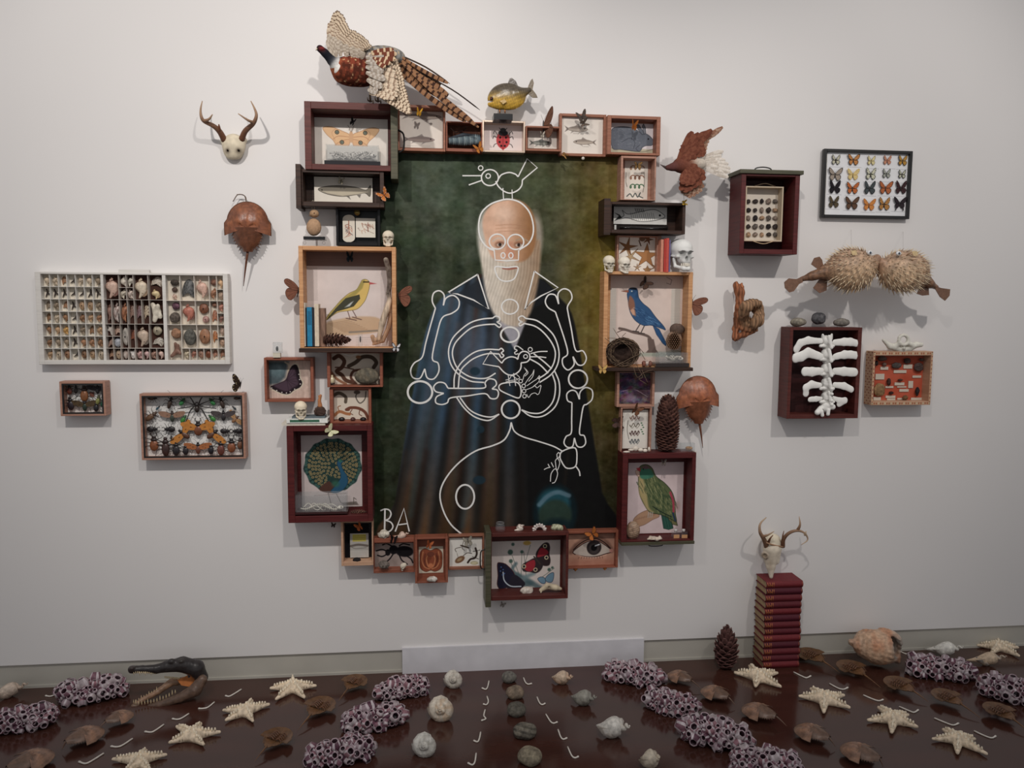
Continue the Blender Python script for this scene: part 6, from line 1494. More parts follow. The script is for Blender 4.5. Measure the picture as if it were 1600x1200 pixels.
# ---------------------------------------------------------------- insects in the two wooden cases
def insects():
    q = lambda x, y: (80+x/5, 570+y/5); d = .03; gp = 'insects pinned in the larger wooden case'
    spider(*q(1138, 330), .035, 23, 'big dark tarantula at the top middle of the larger insect case')
    dk = (36, 30, 32); br = (120, 66, 40); am = (196, 122, 48)
    L = [((1025, 287), 11, .6, (44, 120, 60), (40, 90, 50), 'shiny green beetle left of the tarantula', None, 0), ((1255, 287), 11, -.6, (44, 120, 60), (40, 90, 50), 'shiny green beetle right of the tarantula', None, 0), ((1035, 422), 11, .6, (54, 130, 50), (40, 90, 50), 'shiny green beetle below left of the tarantula', None, 0), ((1255, 415), 11, -.8, (54, 130, 50), (40, 90, 50), 'shiny green beetle below right of the tarantula', None, 0),
         ((930, 290), 17, .3, (64, 48, 40), dk, 'long legged brown spider left of the tarantula', None, 2), ((1330, 290), 17, -.3, (64, 48, 40), dk, 'long legged brown spider right of the tarantula', None, 2), ((792, 262), 11, 1.57, (84, 62, 48), dk, 'flat brown insect in the top left corner', None, 1), ((1455, 262), 9, 1.57, (84, 62, 48), dk, 'flat brown insect in the top right corner', None, 1),
         ((835, 336), 7, .8, (50, 80, 96), dk, 'tiny blue fly at upper left', None, 1), ((1428, 336), 7, -.8, (50, 60, 66), dk, 'tiny dark fly at upper right', None, 1), ((945, 400), 17, 0, (62, 70, 60), (60, 44, 40), 'cicada with patterned brown wings', (150, 112, 90), 1), ((1345, 395), 16, 0, (48, 44, 46), dk, 'dark cicada with charcoal wings', (76, 68, 68), 1),
         ((785, 400), 17, .9, (112, 78, 54), (80, 56, 42), 'brown grasshopper at the left edge', None, 1), ((1440, 425), 14, .8, (140, 98, 64), (90, 60, 44), 'brown cicada with amber wings at the right edge', (176, 130, 84), 1), ((1148, 495), 22, 0, br, (40, 30, 28), 'horned beetle with spread amber wings, in the centre', am, 3), ((1035, 540), 20, -.9, (96, 60, 44), dk, 'tilted beetle with amber wings, left of the centre', am, 1), ((1262, 540), 20, .9, (96, 60, 44), dk, 'tilted beetle with amber wings, right of the centre', am, 1),
         ((790, 503), 13, 1.57, dk, dk, 'black stag beetle at far left of the middle row', None, 3), ((925, 503), 13, -1.57, dk, dk, 'black stag beetle left of the tilted amber wings', None, 3), ((1360, 518), 12, 1.57, dk, dk, 'black stag beetle right of the tilted amber wings', None, 3), ((1453, 518), 12, -1.57, dk, dk, 'black stag beetle at far right of the middle row', None, 3),
         ((803, 612), 19, 0, (140, 78, 44), (50, 34, 30), 'horned chestnut beetle, first in the bottom row', None, 3), ((893, 635), 24, 0, (66, 42, 38), (54, 36, 34), 'longest dark brown beetle of the bottom row', None, 1), ((975, 652), 18, 0, (42, 36, 40), dk, 'plump charcoal beetle, third in the bottom row', None, 0), ((1050, 660), 14, 0, (40, 34, 38), dk, 'small black beetle left of the winged one, bottom row', None, 0), ((1147, 648), 18, 0, (112, 62, 46), dk, 'winged brown beetle mid bottom row', (170, 98, 54), 1), ((1247, 655), 14, 0, (36, 32, 38), dk, 'small black beetle right of the winged one, bottom row', None, 0), ((1325, 645), 19, 0, (112, 58, 46), dk, 'reddish brown beetle, third from right, bottom row', None, 0), ((1408, 628), 18, 0, (140, 76, 44), dk, 'orange brown beetle, second from right, bottom row', None, 3), ((1476, 612), 15, 0, (120, 74, 50), (60, 42, 36), 'light brown beetle, last in the bottom row', None, 0), ((940, 570), 6, 0, dk, dk, 'tiny black beetle above the bottom row', None, 0)]
    for (p, l, rot, bc, hc, lb, wg, kd) in L:
        beetle(*q(*p), d, l*(1.05 if wg else 1.25), rot, bc, hc, lb+(' of the larger insect case' if 'edge' in lb or 'corner' in lb or 'upper' in lb or 'middle row' in lb or 'bottom row' in lb else ' in the larger insect case'), gp, wg, kd, name='pinned_insect', cat='insect')
    gp = 'insects pinned in the smaller wooden case'
    for (p, l, rot, bc, hc, lb, wg, kd) in [((143, 192), 12, 0, (110, 50, 36), dk, 'small red brown beetle in the top left', None, 0), ((193, 190), 10, 0, (40, 30, 30), dk, 'small black beetle, second from the left on top', None, 1), ((258, 222), 19, 0, (140, 84, 46), (60, 40, 34), 'large amber brown beetle on top', None, 0), ((362, 190), 13, 0, (36, 32, 34), dk, 'dark winged insect in the top right', (60, 52, 54), 1),
             ((150, 300), 16, -.1, (44, 34, 40), dk, 'black beetle in the lower left', None, 0), ((262, 315), 16, 0, (40, 56, 44), dk, 'green and orange winged insect at the bottom', (84, 66, 44), 1), ((350, 325), 12, 0, (34, 32, 36), dk, 'round black beetle at the lower right', None, 0), ((366, 272), 12, .2, (130, 132, 66), (80, 80, 50), 'yellow green insect on the right', None, 1), ((402, 295), 10, .1, (30, 90, 60), dk, 'green beetle at the right edge', None, 0)]:
        beetle(*q(*p), d, l*(1.1 if wg else 1.3), rot, bc, hc, lb+' of the smaller insect case', gp, wg, kd, name='pinned_insect', cat='insect')
    a = q(318, 232); w0 = P(a[0]-3.4, a[1]+3.6, .016); w1 = P(a[0]+3.4, a[1]-3.6, .016)
    tag(G().box((w0[0], -.017, w0[2]), (w1[0], -.0145, w1[2]), (150, 92, 76)).build('specimen_label', 'print'), 'small square reddish label in the smaller insect case', 'label')
insects()
# ---------------------------------------------------------------- white type tray of shells
def mini(kind, c, s, col, col2, seed, d):
    """c place, s size in metres"""
    r = random.Random(seed); M = basis(r.uniform(-.4, .4))
    if kind == 'snail': return spiral_shell(c, basis(r.uniform(-.5, .5), -.25), s*1.05, s*.72, col, col2, 2.6, siphon=.3)
    if kind == 'whelk': return spiral_shell(c, basis(r.uniform(-.2, .2), -.2), s*1.25, s*.8, col, col2, 3, knobs=6, siphon=.5)
    if kind == 'clam':
        g = G(); V = []; C = []
        for i in range(7):
            u = i/6; row = []
            for j in range(15):
                a = math.pi*(-.12+1.24*j/14); x = math.cos(a)*u*.5; y = -.35+math.sin(a)*u*.8; z = .28*(1-u**2)+.012*(j % 2)
                row.append(c+M@np.array([x*s, y*s, z*s]))
            V.append(row)
            if i: C.append([col if (i+j) % 3 else col2 for j in range(14)])
        g.grid(V, C); g.grid([q[::-1] for q in (np.array(V)+M[:, 2]*-.001)], col2); return g
    if kind == 'fork':
        g = G(); dk = col
        g.tube([c+M@np.array([0, -.05*s, 0]), c+M@np.array([.02*s, .5*s, .1*s])], [.13*s, .06*s], dk, 6); g.tube(smooth_path([c, c+M@np.array([-.2*s, -.3*s, .08*s]), c+M@np.array([-.35*s, -.5*s, 0])], 3), np.linspace(.12, .03, 7)*s, dk, 6); g.tube(smooth_path([c, c+M@np.array([.2*s, -.25*s, .08*s]), c+M@np.array([.3*s, -.5*s, 0])], 3), np.linspace(.12, .03, 7)*s, dk, 6); return g
    if kind == 'coral':
        q = Solid(.004)
        for k in range(4): q.cap(c, c+M@np.array([r.uniform(-.35, .35), r.uniform(-.5, .5), r.uniform(0, .2)])*s, .16*s, .1*s, col)
        return solid(G(), q, 20)
    if kind == 'cowrie':
        g = blob(c, np.array([.3, .22, .42])*s, col, col2, seed, .05, res=14); g.ell(c+np.array([0, -.2*s, 0]), (.04*s, .06*s, .3*s), tuple(.5*np.array(col2)), M, 6, 5); return g
    return blob(c, np.array([.36, .25, .4])*s*(1, 1, r.uniform(.8, 1.1)), col, col2, seed, .16, res=14)
def stretch(c, w, h):
    def f(V):
        lo, hi = V.min(0), V.max(0); m = (lo+hi)/2; e = hi-lo; k = min(w/e[0], h/e[2]); sx = min(w/e[0], k*1.25); sz = min(h/e[2], k*2)
        o = (V-m)*np.array([sx, k*.9, sz]); o = o+np.array([c[0], 0, c[2]]); o[:, 1] += -.011-o[:, 1].max(); e = -.011-o[:, 1]; o[:, 1] = -.011-e*min(1, .03/e.max())
        return o
    return f
def tray():
    d = .045; x0, x1, z0, z1 = rectw(57.5, 426, 357.5, 569.5, d)
    z0 -= .0; t = thing('type_tray', 'long white painted tray divided into three bays of small shells', 'tray', ((x0+x1)/2, 0, z0))
    def ux(cx, cy): return cx-(cy-135)/627*(30-15*(cx-110)/1340)
    def PX(cx, cy=135, dd=.04): return P(40+ux(cx, cy)/4.7059, 428.7, dd)[0]
    def PZ(cy, dd=.04): return P(210, 400+(cy+4)/4.7059, dd)[2]
    xa, xb, zt, zb = PX(110), PX(1450), PZ(135), PZ(762)
    g = G(); g.box((x0, -d, z0), (xa, 0, z1)); g.box((xb, -d, z0), (x1, 0, z1)); g.box((xa, -d, zt), (xb, 0, z1)); g.box((xa, -d, z0), (xb, 0, zb))
    o = g.build('frame', W['whitepaint'], t); bv = o.modifiers.new('soft', 'BEVEL'); bv.width = .0015
    xh0, xh1 = P(185, 420, .03)[0], P(233, 420, .03)[0]
    G().box((xh0, -.03, z1), (xh1, -.012, z1+.013)).build('pull', W['whitepaint'], t)
    backs = ((110, 550, (222, 212, 194)), (570, 1003, (74, 46, 38)), (1028, 1450, (214, 202, 184)))
    for a, b, c in backs: G().box((PX(a), -.01, zb), (PX(b), 0, zt), c).build('bay_lining', 'print', t)
    for a, b in ((550, 570), (1003, 1028)): G().box((PX(a), -d+.002, zb), (PX(b), 0, zt)).build('bay_divider', W['whitepaint'], t)
    cells = []; DV = .0016
    def vdiv(g, cx, ya, yb, cy=135): x = PX(cx, cy); g.box((x-DV/2, -.04, PZ(yb)), (x+DV/2, -.01, PZ(ya)))
    def hdiv(g, a, b, cy): z = PZ(cy); g.box((PX(a), -.041, z-DV/2), (PX(b), -.01, z+DV/2))
    # left bay 7 x 7
    ys = [135, 226, 317, 407, 496, 587, 677, 762]; xs = [110+440*k/7 for k in range(8)]
    g = G()
    for k in range(1, 7): vdiv(g, xs[k], 135, 762); hdiv(g, 110, 550, ys[k])
    g.c = [(228, 224, 216)]*len(g.f); g.build('thin_dividers', 'print', t)
    for i in range(7):
        for j in range(7): cells.append((0, i, j, xs[j], xs[j+1], ys[i], ys[i+1]))
    # middle bay
    g = G(); M_ = lambda L, ya, yb, cy: [vdiv(g, x, ya, yb, cy) for x in L]
    for y in (318, 497, 675): hdiv(g, 570, 1003, y)
    M_([682, 789, 897], 135, 318, 200); M_([737], 135, 318, 200)
    z = PZ(229); g.box((PX(682, 200), -.041, z-DV/2), (PX(789, 200), -.01, z+DV/2))
    M_([630, 690, 747, 798, 852, 908], 318, 497, 400); M_([637, 695, 752, 803, 908], 497, 675, 590); z = PZ(587); g.box((PX(590, 590), -.041, z-DV/2), (PX(695, 590), -.01, z+DV/2))
    xr = [595+417*k/8 for k in range(9)]; M_(xr[1:8], 675, 762, 720)
    g.c = [(196, 186, 176)]*len(g.f); g.build('thin_dividers', 'print', t)
    R1 = [(575, 680, 140, 315, 'whelk', (206, 170, 150), (150, 96, 80), 'large pale pink spired shell'), (685, 735, 138, 227, 'coral', (206, 196, 180), 0, 'small white coral piece'), (739, 787, 138, 227, 'snail', (206, 200, 184), (170, 160, 146), 'small white twisted shell'), (685, 735, 231, 316, 'snail', (206, 196, 176), (150, 130, 110), 'small cream cone shell'), (739, 787, 231, 316, 'snail', (206, 190, 176), (160, 130, 120), 'small cream capped shell'), (792, 895, 140, 315, 'whelk', (214, 196, 170), (176, 140, 104), 'large cream spired shell'), (900, 1000, 140, 228, 'clam', (196, 184, 170), (160, 140, 120), 'grey white clam'), (900, 1000, 232, 316, 'whelk', (214, 190, 140), (190, 150, 100), 'yellow cream whelk')]
    for k, (a, b, nm, kd) in enumerate(((586, 628, 'speckled brown shell', 'whelk'), (634, 688, 'white and brown shell pair', 'snail'), (693, 745, 'long orange shell', 'snail'), (749, 796, 'grey brown clam', 'clam'), (801, 850, 'purple grey mussel', 'clam'), (855, 905, 'pale oyster shell', 'clam'), (910, 1002, 'tall white coral branch', 'coral'))):
        R1.append((a, b, 322, 492, kd, ((150, 110, 96), (196, 180, 172), (176, 112, 74), (150, 120, 106), (140, 112, 120), (206, 190, 160), (206, 196, 176))[k], (110, 72, 60), nm))
    for k, (a, b, ya, yb, nm, kd, c1) in enumerate(((590, 635, 502, 583, 'lacy white shell', 'coral', (190, 180, 170)), (639, 692, 502, 583, 'ribbed pink shell', 'clam', (196, 160, 140)), (590, 635, 592, 670, 'ringed brown shell', 'coral', (150, 120, 106)), (639, 692, 592, 670, 'blue white pebble', 'pebble', (196, 200, 210)), (698, 750, 502, 670, 'white and tan shell', 'cowrie', (206, 196, 184)), (755, 801, 502, 670, 'long brown mussel', 'clam', (150, 84, 58)), (806, 905, 502, 670, 'large speckled top shell', 'whelk', (196, 172, 150)), (911, 1006, 502, 583, 'cream sea biscuit', 'cowrie', (206, 190, 160)), (911, 1006, 590, 670, 'round grey white clam', 'clam', (190, 180, 166)))):
        R1.append((a, b, ya, yb, kd, c1, tuple(.65*np.array(c1)), nm))
    nm8 = ('striped tan shell', 'cream ribbed cowrie', 'white knob shell', 'white coral lump', 'pink cone shell', 'pink and white shell', 'tiny tan shell', 'pale pink spired shell')
    for k in range(8): R1.append((xr[k]+3, xr[k+1]-3, 680, 758, ('clam', 'cowrie', 'pebble', 'coral', 'snail', 'whelk', 'snail', 'whelk')[k], ((170, 130, 100), (206, 186, 150), (200, 190, 180), (214, 206, 200), (206, 160, 156), (206, 170, 166), (170, 130, 110), (214, 180, 166))[k], (130, 90, 76), nm8[k]))
    for k, (a, b, ya, yb, kd, c1, c2, nm) in enumerate(R1):
        cx, cy = (a+b)/2, (ya+yb)/2; w_ = PX(b, cy)-PX(a, cy); h = PZ(ya)-PZ(yb); c = np.array([(PX(a, cy)+PX(b, cy))/2, -.022, (PZ(ya)+PZ(yb))/2-h*.02])
        s = min(w_*.98, h*.78); lv = 'top' if cy < 318 else 'second' if cy < 497 else 'third' if cy < 675 else 'bottom'
        tag(mini(kd, c, s, c1, c2 or c1, k, d).build('sea_shell', 'shell', xf=stretch(c, w_*.95, h*.88)), '%s, %s row, dark middle bay of the white tray' % (nm, lv), 'shell', 'shells in the dark middle bay')
    # right bay
    g = G()
    for y in (322, 500): hdiv(g, 1028, 1450, y)
    z = PZ(675); g.box((PX(1145, 675), -.041, z-DV/2), (PX(1462, 675), -.01, z+DV/2))
    M_([1133, 1238, 1347, 1402], 135, 322, 200); M_([1137, 1247, 1353, 1408], 322, 500, 400); M_([1144, 1257, 1358, 1412], 500, 675, 590); M_([1147], 675, 762, 720); xq = [1150+315*k/6 for k in range(7)]; M_(xq[1:6], 675, 762, 720)
    for a, b, y, cy in ((1402, 1452, 237, 200), (1408, 1456, 414, 400), (1412, 1460, 590, 590)): z = PZ(y); g.box((PX(a, cy), -.041, z-DV/2), (PX(b, cy), -.01, z+DV/2))
    g.c = [(226, 218, 206)]*len(g.f); g.build('thin_dividers', 'print', t)
    R2 = [(1050, 1120, 160, 215, 'pebble', (84, 74, 66), 'dark pebble'), (1050, 1120, 220, 262, 'pebble', (96, 76, 66), 'flat brown pebble'), (1050, 1120, 266, 316, 'snail', (206, 170, 150), 'striped pink shell'), (1130, 1240, 150, 318, 'clam', (92, 92, 92), 'big charcoal mussel shell'), (1244, 1345, 150, 316, 'whelk', (214, 170, 150), 'large pink and cream conch'), (1350, 1400, 155, 210, 'pebble', (150, 104, 84), 'small tan nut'), (1350, 1400, 215, 318, 'snail', (170, 116, 84), 'long tan shell'), (1406, 1450, 150, 233, 'whelk', (214, 170, 126), 'orange cream shell'), (1406, 1450, 242, 316, 'pebble', (190, 160, 136), 'beige pebble'),
          (1060, 1130, 330, 395, 'pebble', (124, 84, 100), 'purple stone'), (1045, 1135, 400, 495, 'pebble', (112, 100, 90), 'grey brown block'), (1142, 1245, 332, 490, 'whelk', (190, 112, 92), 'red brown conch with white crown'), (1262, 1340, 335, 425, 'cowrie', (150, 90, 62), 'large brown seed'), (1280, 1350, 430, 492, 'cowrie', (190, 140, 130), 'pink cowrie'), (1357, 1403, 330, 372, 'pebble', (150, 104, 84), 'little brown seed'), (1357, 1405, 378, 494, 'clam', (176, 110, 80), 'long brown mussel'), (1411, 1452, 330, 408, 'snail', (196, 130, 110), 'pink brown shell'), (1411, 1454, 418, 494, 'snail', (150, 104, 90), 'brown spiral shell'),
          (1055, 1140, 520, 610, 'pebble', (190, 138, 104), 'round orange pebble'), (1050, 1145, 620, 755, 'coral', (130, 92, 76), 'brown ridged stone flower'), (1150, 1252, 520, 665, 'pebble', (108, 106, 98), 'large grey stone'), (1262, 1356, 520, 655, 'cowrie', (176, 120, 84), 'halved walnut'), (1362, 1410, 520, 665, 'clam', (190, 116, 66), 'long orange mussel'), (1416, 1458, 508, 585, 'pebble', (190, 160, 140), 'beige stone'), (1416, 1460, 594, 668, 'cowrie', (200, 160, 130), 'tan cowrie')]
    for k in range(6): R2.append((xq[k]+3, xq[k+1]-3, 682, 756, ('snail', 'snail', 'cowrie', 'cowrie', 'clam', 'clam')[k], ((206, 190, 160), (170, 110, 90), (176, 130, 106), (150, 84, 54), (176, 120, 96), (160, 110, 84))[k], ('cream turban shell', 'brown conch', 'tan cowrie', 'dark striped cowrie', 'brown clam', 'tan clam')[k]))
    for k, (a, b, ya, yb, kd, c1, nm) in enumerate(R2):
        cx, cy = (a+b)/2, (ya+yb)/2; w_ = PX(b, cy)-PX(a, cy); h = PZ(ya)-PZ(yb); c = np.array([(PX(a, cy)+PX(b, cy))/2, -.022, (PZ(ya)+PZ(yb))/2]); s = min(w_*.98, h*.92)
        lv = 'top' if cy < 322 else 'second' if cy < 500 else 'third' if cy < 675 else 'bottom'
        if k == 3: s = h*.85
        tag(mini(kd, c, s, c1, tuple(.7*np.array(c1)), 50+k, d).build('stone' if kd == 'pebble' else 'sea_shell', 'stone' if kd == 'pebble' else 'shell', xf=stretch(c, w_*.9, h*.85)), '%s, %s row, beige right bay of the white tray' % (nm, lv), 'stone' if kd == 'pebble' else 'shell', 'shells and stones in the right bay')
    on = ('first', 'second', 'third', 'fourth', 'fifth', 'sixth', 'seventh'); r = random.Random(12)
    pal = [((150, 106, 72), 'brown'), ((190, 150, 110), 'tan'), ((206, 184, 156), 'cream'), ((170, 120, 84), 'golden brown'), ((150, 130, 106), 'grey brown')]
    for _, i, j, a, b, ya, yb in cells:
        c = np.array([(PX(a)+PX(b))/2, -.02, (PZ(ya)+PZ(yb))/2-.001]); s = (PX(b)-PX(a))*.74
        if i == 1 or j == 3: kd, (c1, nm), ob, cat = 'fork', ((58, 46, 42), 'black'), 'forked tooth', 'tooth'
        else:
            kd = r.choice(['snail', 'clam', 'cowrie', 'whelk', 'snail']); c1, nm = r.choice(pal); ob, cat = {'snail': 'snail shell', 'clam': 'clam shell', 'cowrie': 'cowrie', 'whelk': 'whelk shell'}[kd], 'shell'
            if (i, j) == (4, 2): c1, nm = (214, 160, 84), 'orange'
        tag(mini(kd, c, s*(1.15 if kd == 'fork' else 1), c1, tuple(.66*np.array(c1)), 100+i*7+j, d).build('forked_tooth' if kd == 'fork' else 'sea_shell', 'shell', xf=stretch(c, (PX(b)-PX(a))*.72, (PZ(ya)-PZ(yb))*.72)), 'tiny %s %s, %s cell of row %s, left bay of the white tray' % (nm, ob, on[j], 'one two three four five six seven'.split()[i]), cat, 'tiny finds in the left bay')
tray()
# ---------------------------------------------------------------- tray of mineral samples in the crimson drawer
def minerals():
    d = .085; x0, x1, z0, z1 = rectw(1164, 291, 1223, 377, d); w_ = .006; y1 = -.035
    t = thing('specimen_tray', 'cream card tray of labelled stones, hanging inside the crimson drawer with the green lid', 'tray', ((x0+x1)/2, y1, z0))
    g = G(); g.box((x0, -d, z0), (x0+w_, y1, z1)); g.box((x1-w_, -d, z0), (x1, y1, z1)); g.box((x0+w_, -d, z1-w_), (x1-w_, y1, z1)); g.box((x0+w_, -d, z0), (x1-w_, y1, z0+w_))
    g.c = [(206, 186, 158)]*len(g.f); g.build('rim', 'print', t)
    for z, s in ((z1, 1), (z0, -1)): g = G(); xm = (x0+x1)/2; g.tube(smooth_path([(xm-.05, -d, z), (xm, -d-.004, z+s*.012), (xm+.05, -d, z)], 5), .0022, (190, 160, 124), 6); g.build('rope_handle', 'straw', t)
    G().box((x0+w_, y1-.004, z0+w_), (x1-w_, y1, z1-w_), (212, 200, 184)).build('back_card', 'print', t)
    q = lambda x, y: (1010+x/5, 180+y/5); r = random.Random(4)
    xs = (797, 850, 902, 955, 1005); ys = (672, 742, 803, 870, 932); cols = [((70, 60, 56), 'dark'), ((110, 100, 92), 'grey'), ((150, 130, 116), 'beige'), ((190, 150, 116), 'peach'), ((54, 48, 48), 'black')]
    mp = [[0, 0, 4, 2, 1], [4, 0, 2, 0, 3], [2, 4, 3, 1, 2], [0, 1, 1, 4, 0], [3, 2, 3, 0, 1]]
    for i, y in enumerate(ys):
        for j, x in enumerate(xs):
            a = q(x, y); c = P(a[0], a[1], .046); col, nm = cols[mp[i][j]]; sx = r_(4.6 if (i, j) != (0, 1) else 6.5)
            o = blob(c, (sx*r.uniform(.7, 1), .006, r_(r.uniform(3.2, 4.8))), col, tuple(.7*np.array(col)), i*5+j, .3, res=14).build('mineral_sample', 'stone')
            tag(o, '%s stone, %s in the %s row of the cream card tray' % (nm, ('first', 'second', 'third', 'fourth', 'fifth')[j], ('top', 'second', 'third', 'fourth', 'bottom')[i]), 'stone', 'stones on the cream card')
minerals()
# ---------------------------------------------------------------- finds on the red lining
def cigar():
    q = lambda x, y: (1200+x/5.714, 480+y/5.714); B = BOX['cigar']
    for k, (x, y, w_, h) in enumerate(((1040, 545, 80, 30), (1180, 575, 130, 28), (1330, 620, 90, 22), (1085, 713, 80, 18), (1175, 685, 100, 28), (1195, 712, 95, 12), (1275, 690, 48, 68), (1215, 743, 95, 26), (1095, 800, 100, 24), (1100, 824, 86, 20), (975, 820, 75, 40), (1190, 818, 80, 16), (1325, 820, 110, 26), (1000, 620, 90, 55), (1250, 530, 90, 40))):
        a = q(x, y); c = P(a[0], a[1], .019); G().box((c[0]-r_(w_/11.43), -.0188, c[2]-r_(h/11.43)), (c[0]+r_(w_/11.43), -.0152, c[2]+r_(h/11.43)), (206, 194, 176)).build('paper_label', 'print', B['t'])
    for k, (x, y, rx, ry, col, lb) in enumerate(((1020, 460, 50, 24, (112, 92, 80), 'flat grey brown stone at the top left'), (1040, 512, 20, 20, (120, 96, 84), 'small round stone under the flat one'), (1145, 520, 52, 28, (92, 84, 80), 'large slate grey stone'), (1243, 480, 36, 28, (84, 68, 62), 'dark rounded stone at the top'), (1345, 535, 48, 44, (92, 74, 70), 'biggest dark stone at the upper right'), (1370, 468, 24, 14, (112, 100, 90), 'small grey stone in the top right corner'),
                                              (1078, 668, 18, 36, (92, 60, 52), 'small brown cone shaped find'), (1182, 650, 26, 10, (96, 60, 50), 'thin brown sliver'), (1333, 752, 20, 46, (54, 46, 48), 'tall black stone at the lower right'), (1100, 765, 24, 14, (70, 44, 40), 'small dark seed'), (1225, 808, 28, 24, (130, 90, 56), 'round golden brown burr at the bottom'), (968, 500, 16, 24, (60, 48, 46), 'small black stone at the left edge'), (995, 735, 60, 62, (170, 130, 86), 'large tan folded leaf at the left'))):
        a = q(x, y); o = blob(P(a[0], a[1], .026), (r_(rx/5.714), .009, r_(ry/5.714)), col, tuple(.75*np.array(col)), k+30, .2, res=18).build('specimen', 'stone'); tag(o, lb+' of the red lined box', 'specimen', 'finds in the red lined box')
    # patterned paper strips along the rim
    t = B['t']; x0, x1, z0, z1, d = (B[k] for k in ('x0', 'x1', 'z0', 'z1', 'd')); g = G(); r = random.Random(1)
    for k in range(26):
        z = z0+(z1-z0)*(k+.5)/26
        for xx in (x0+.005, x1-.005): g.obox((xx, -d-.0003, z), (.0022, .0004, .0025), np.eye(3), (150, 66, 40) if k % 2 else (214, 180, 130))
    for k in range(28):
        x = x0+(x1-x0)*(k+.5)/28
        for zz in (z1-.010, z0+.009): g.obox((x, -d-.0003, zz), (.0025, .0004, .0045), np.eye(3), (170, 96, 60) if k % 3 else (206, 190, 150))
    for k in range(20):
        z = z0+(z1-z0)*(k+.5)/20
        for j in range(4): g.obox((x0-.0003, -d+.01+j*.016, z), (.0004, .004, .0025), np.eye(3), (140, 72, 46) if (j+k) % 2 else (200, 160, 112))
    g.build('patterned_paper', 'print', t)
cigar()
# ---------------------------------------------------------------- things standing on and in the boxes
def case_px(x0, y0, x1, y1, d, depth, label, base=None, cat='case', name='display_cube'):
    a, b, z0, z1 = rectw(x0, y0, x1, y1, d); return acrylic_case(a, b, -d, -d+depth, z0, z1, label, name, base, cat)
def bonetangle(x0, y0, x1, y1, d, label, name='small_skeleton', n=16, seed=1, col=(224, 216, 200), head=True, cat='skeleton', loops=2):
    g = G(); r = random.Random(seed); k = 22; pts = []
    for q in range(loops): g.tube(smooth_path([P(x0+(x1-x0)*(.06+.88*i/7), (y0+y1)/2+(y1-y0)*.36*math.sin(i*1.9+q*2.2+seed), d-.004+.01*math.cos(i*2+q)) for i in range(8)], 4), r_(.75), col, 5)
    for i in range(k):
        t = i/(k-1); pts.append(P(x0+(x1-x0)*t, (y0+y1)/2+(y1-y0)*.22*math.sin(t*9+seed), d+.008*math.sin(t*12)))
    g.tube(pts, r_(1.1), col, 6)
    for i in range(2, k-2): p = pts[i]; h = r_((y1-y0)*.25); g.tube(smooth_path([p, p+np.array([.004, -.012, h*.4]), p+np.array([.006, -.006, -h])], 3), r_(.4), col, 4); g.tube(smooth_path([p, p+np.array([.004, .012, h*.4]), p+np.array([.006, .006, -h])], 3), r_(.4), col, 4)
    if head: g.ell(P(x1-3, (y0+y1)/2+1, d), (r_(5), r_(3), r_(3)), col); g.ell(P(x1-2, (y0+y1)/2, d+.012), (r_(1), r_(.8), r_(1)), (60, 50, 44))
    return tag(g.build(name, 'bone'), label, cat)
def bookpx(x0, y0, x1, y1, d, depth, cover, label, group, lab=None):
    a, b, z0, z1 = rectw(x0, y0, x1, y1, d); return book((a, -d, z0), (b, -d+depth, z1), cover, label, group, True, lab=lab)
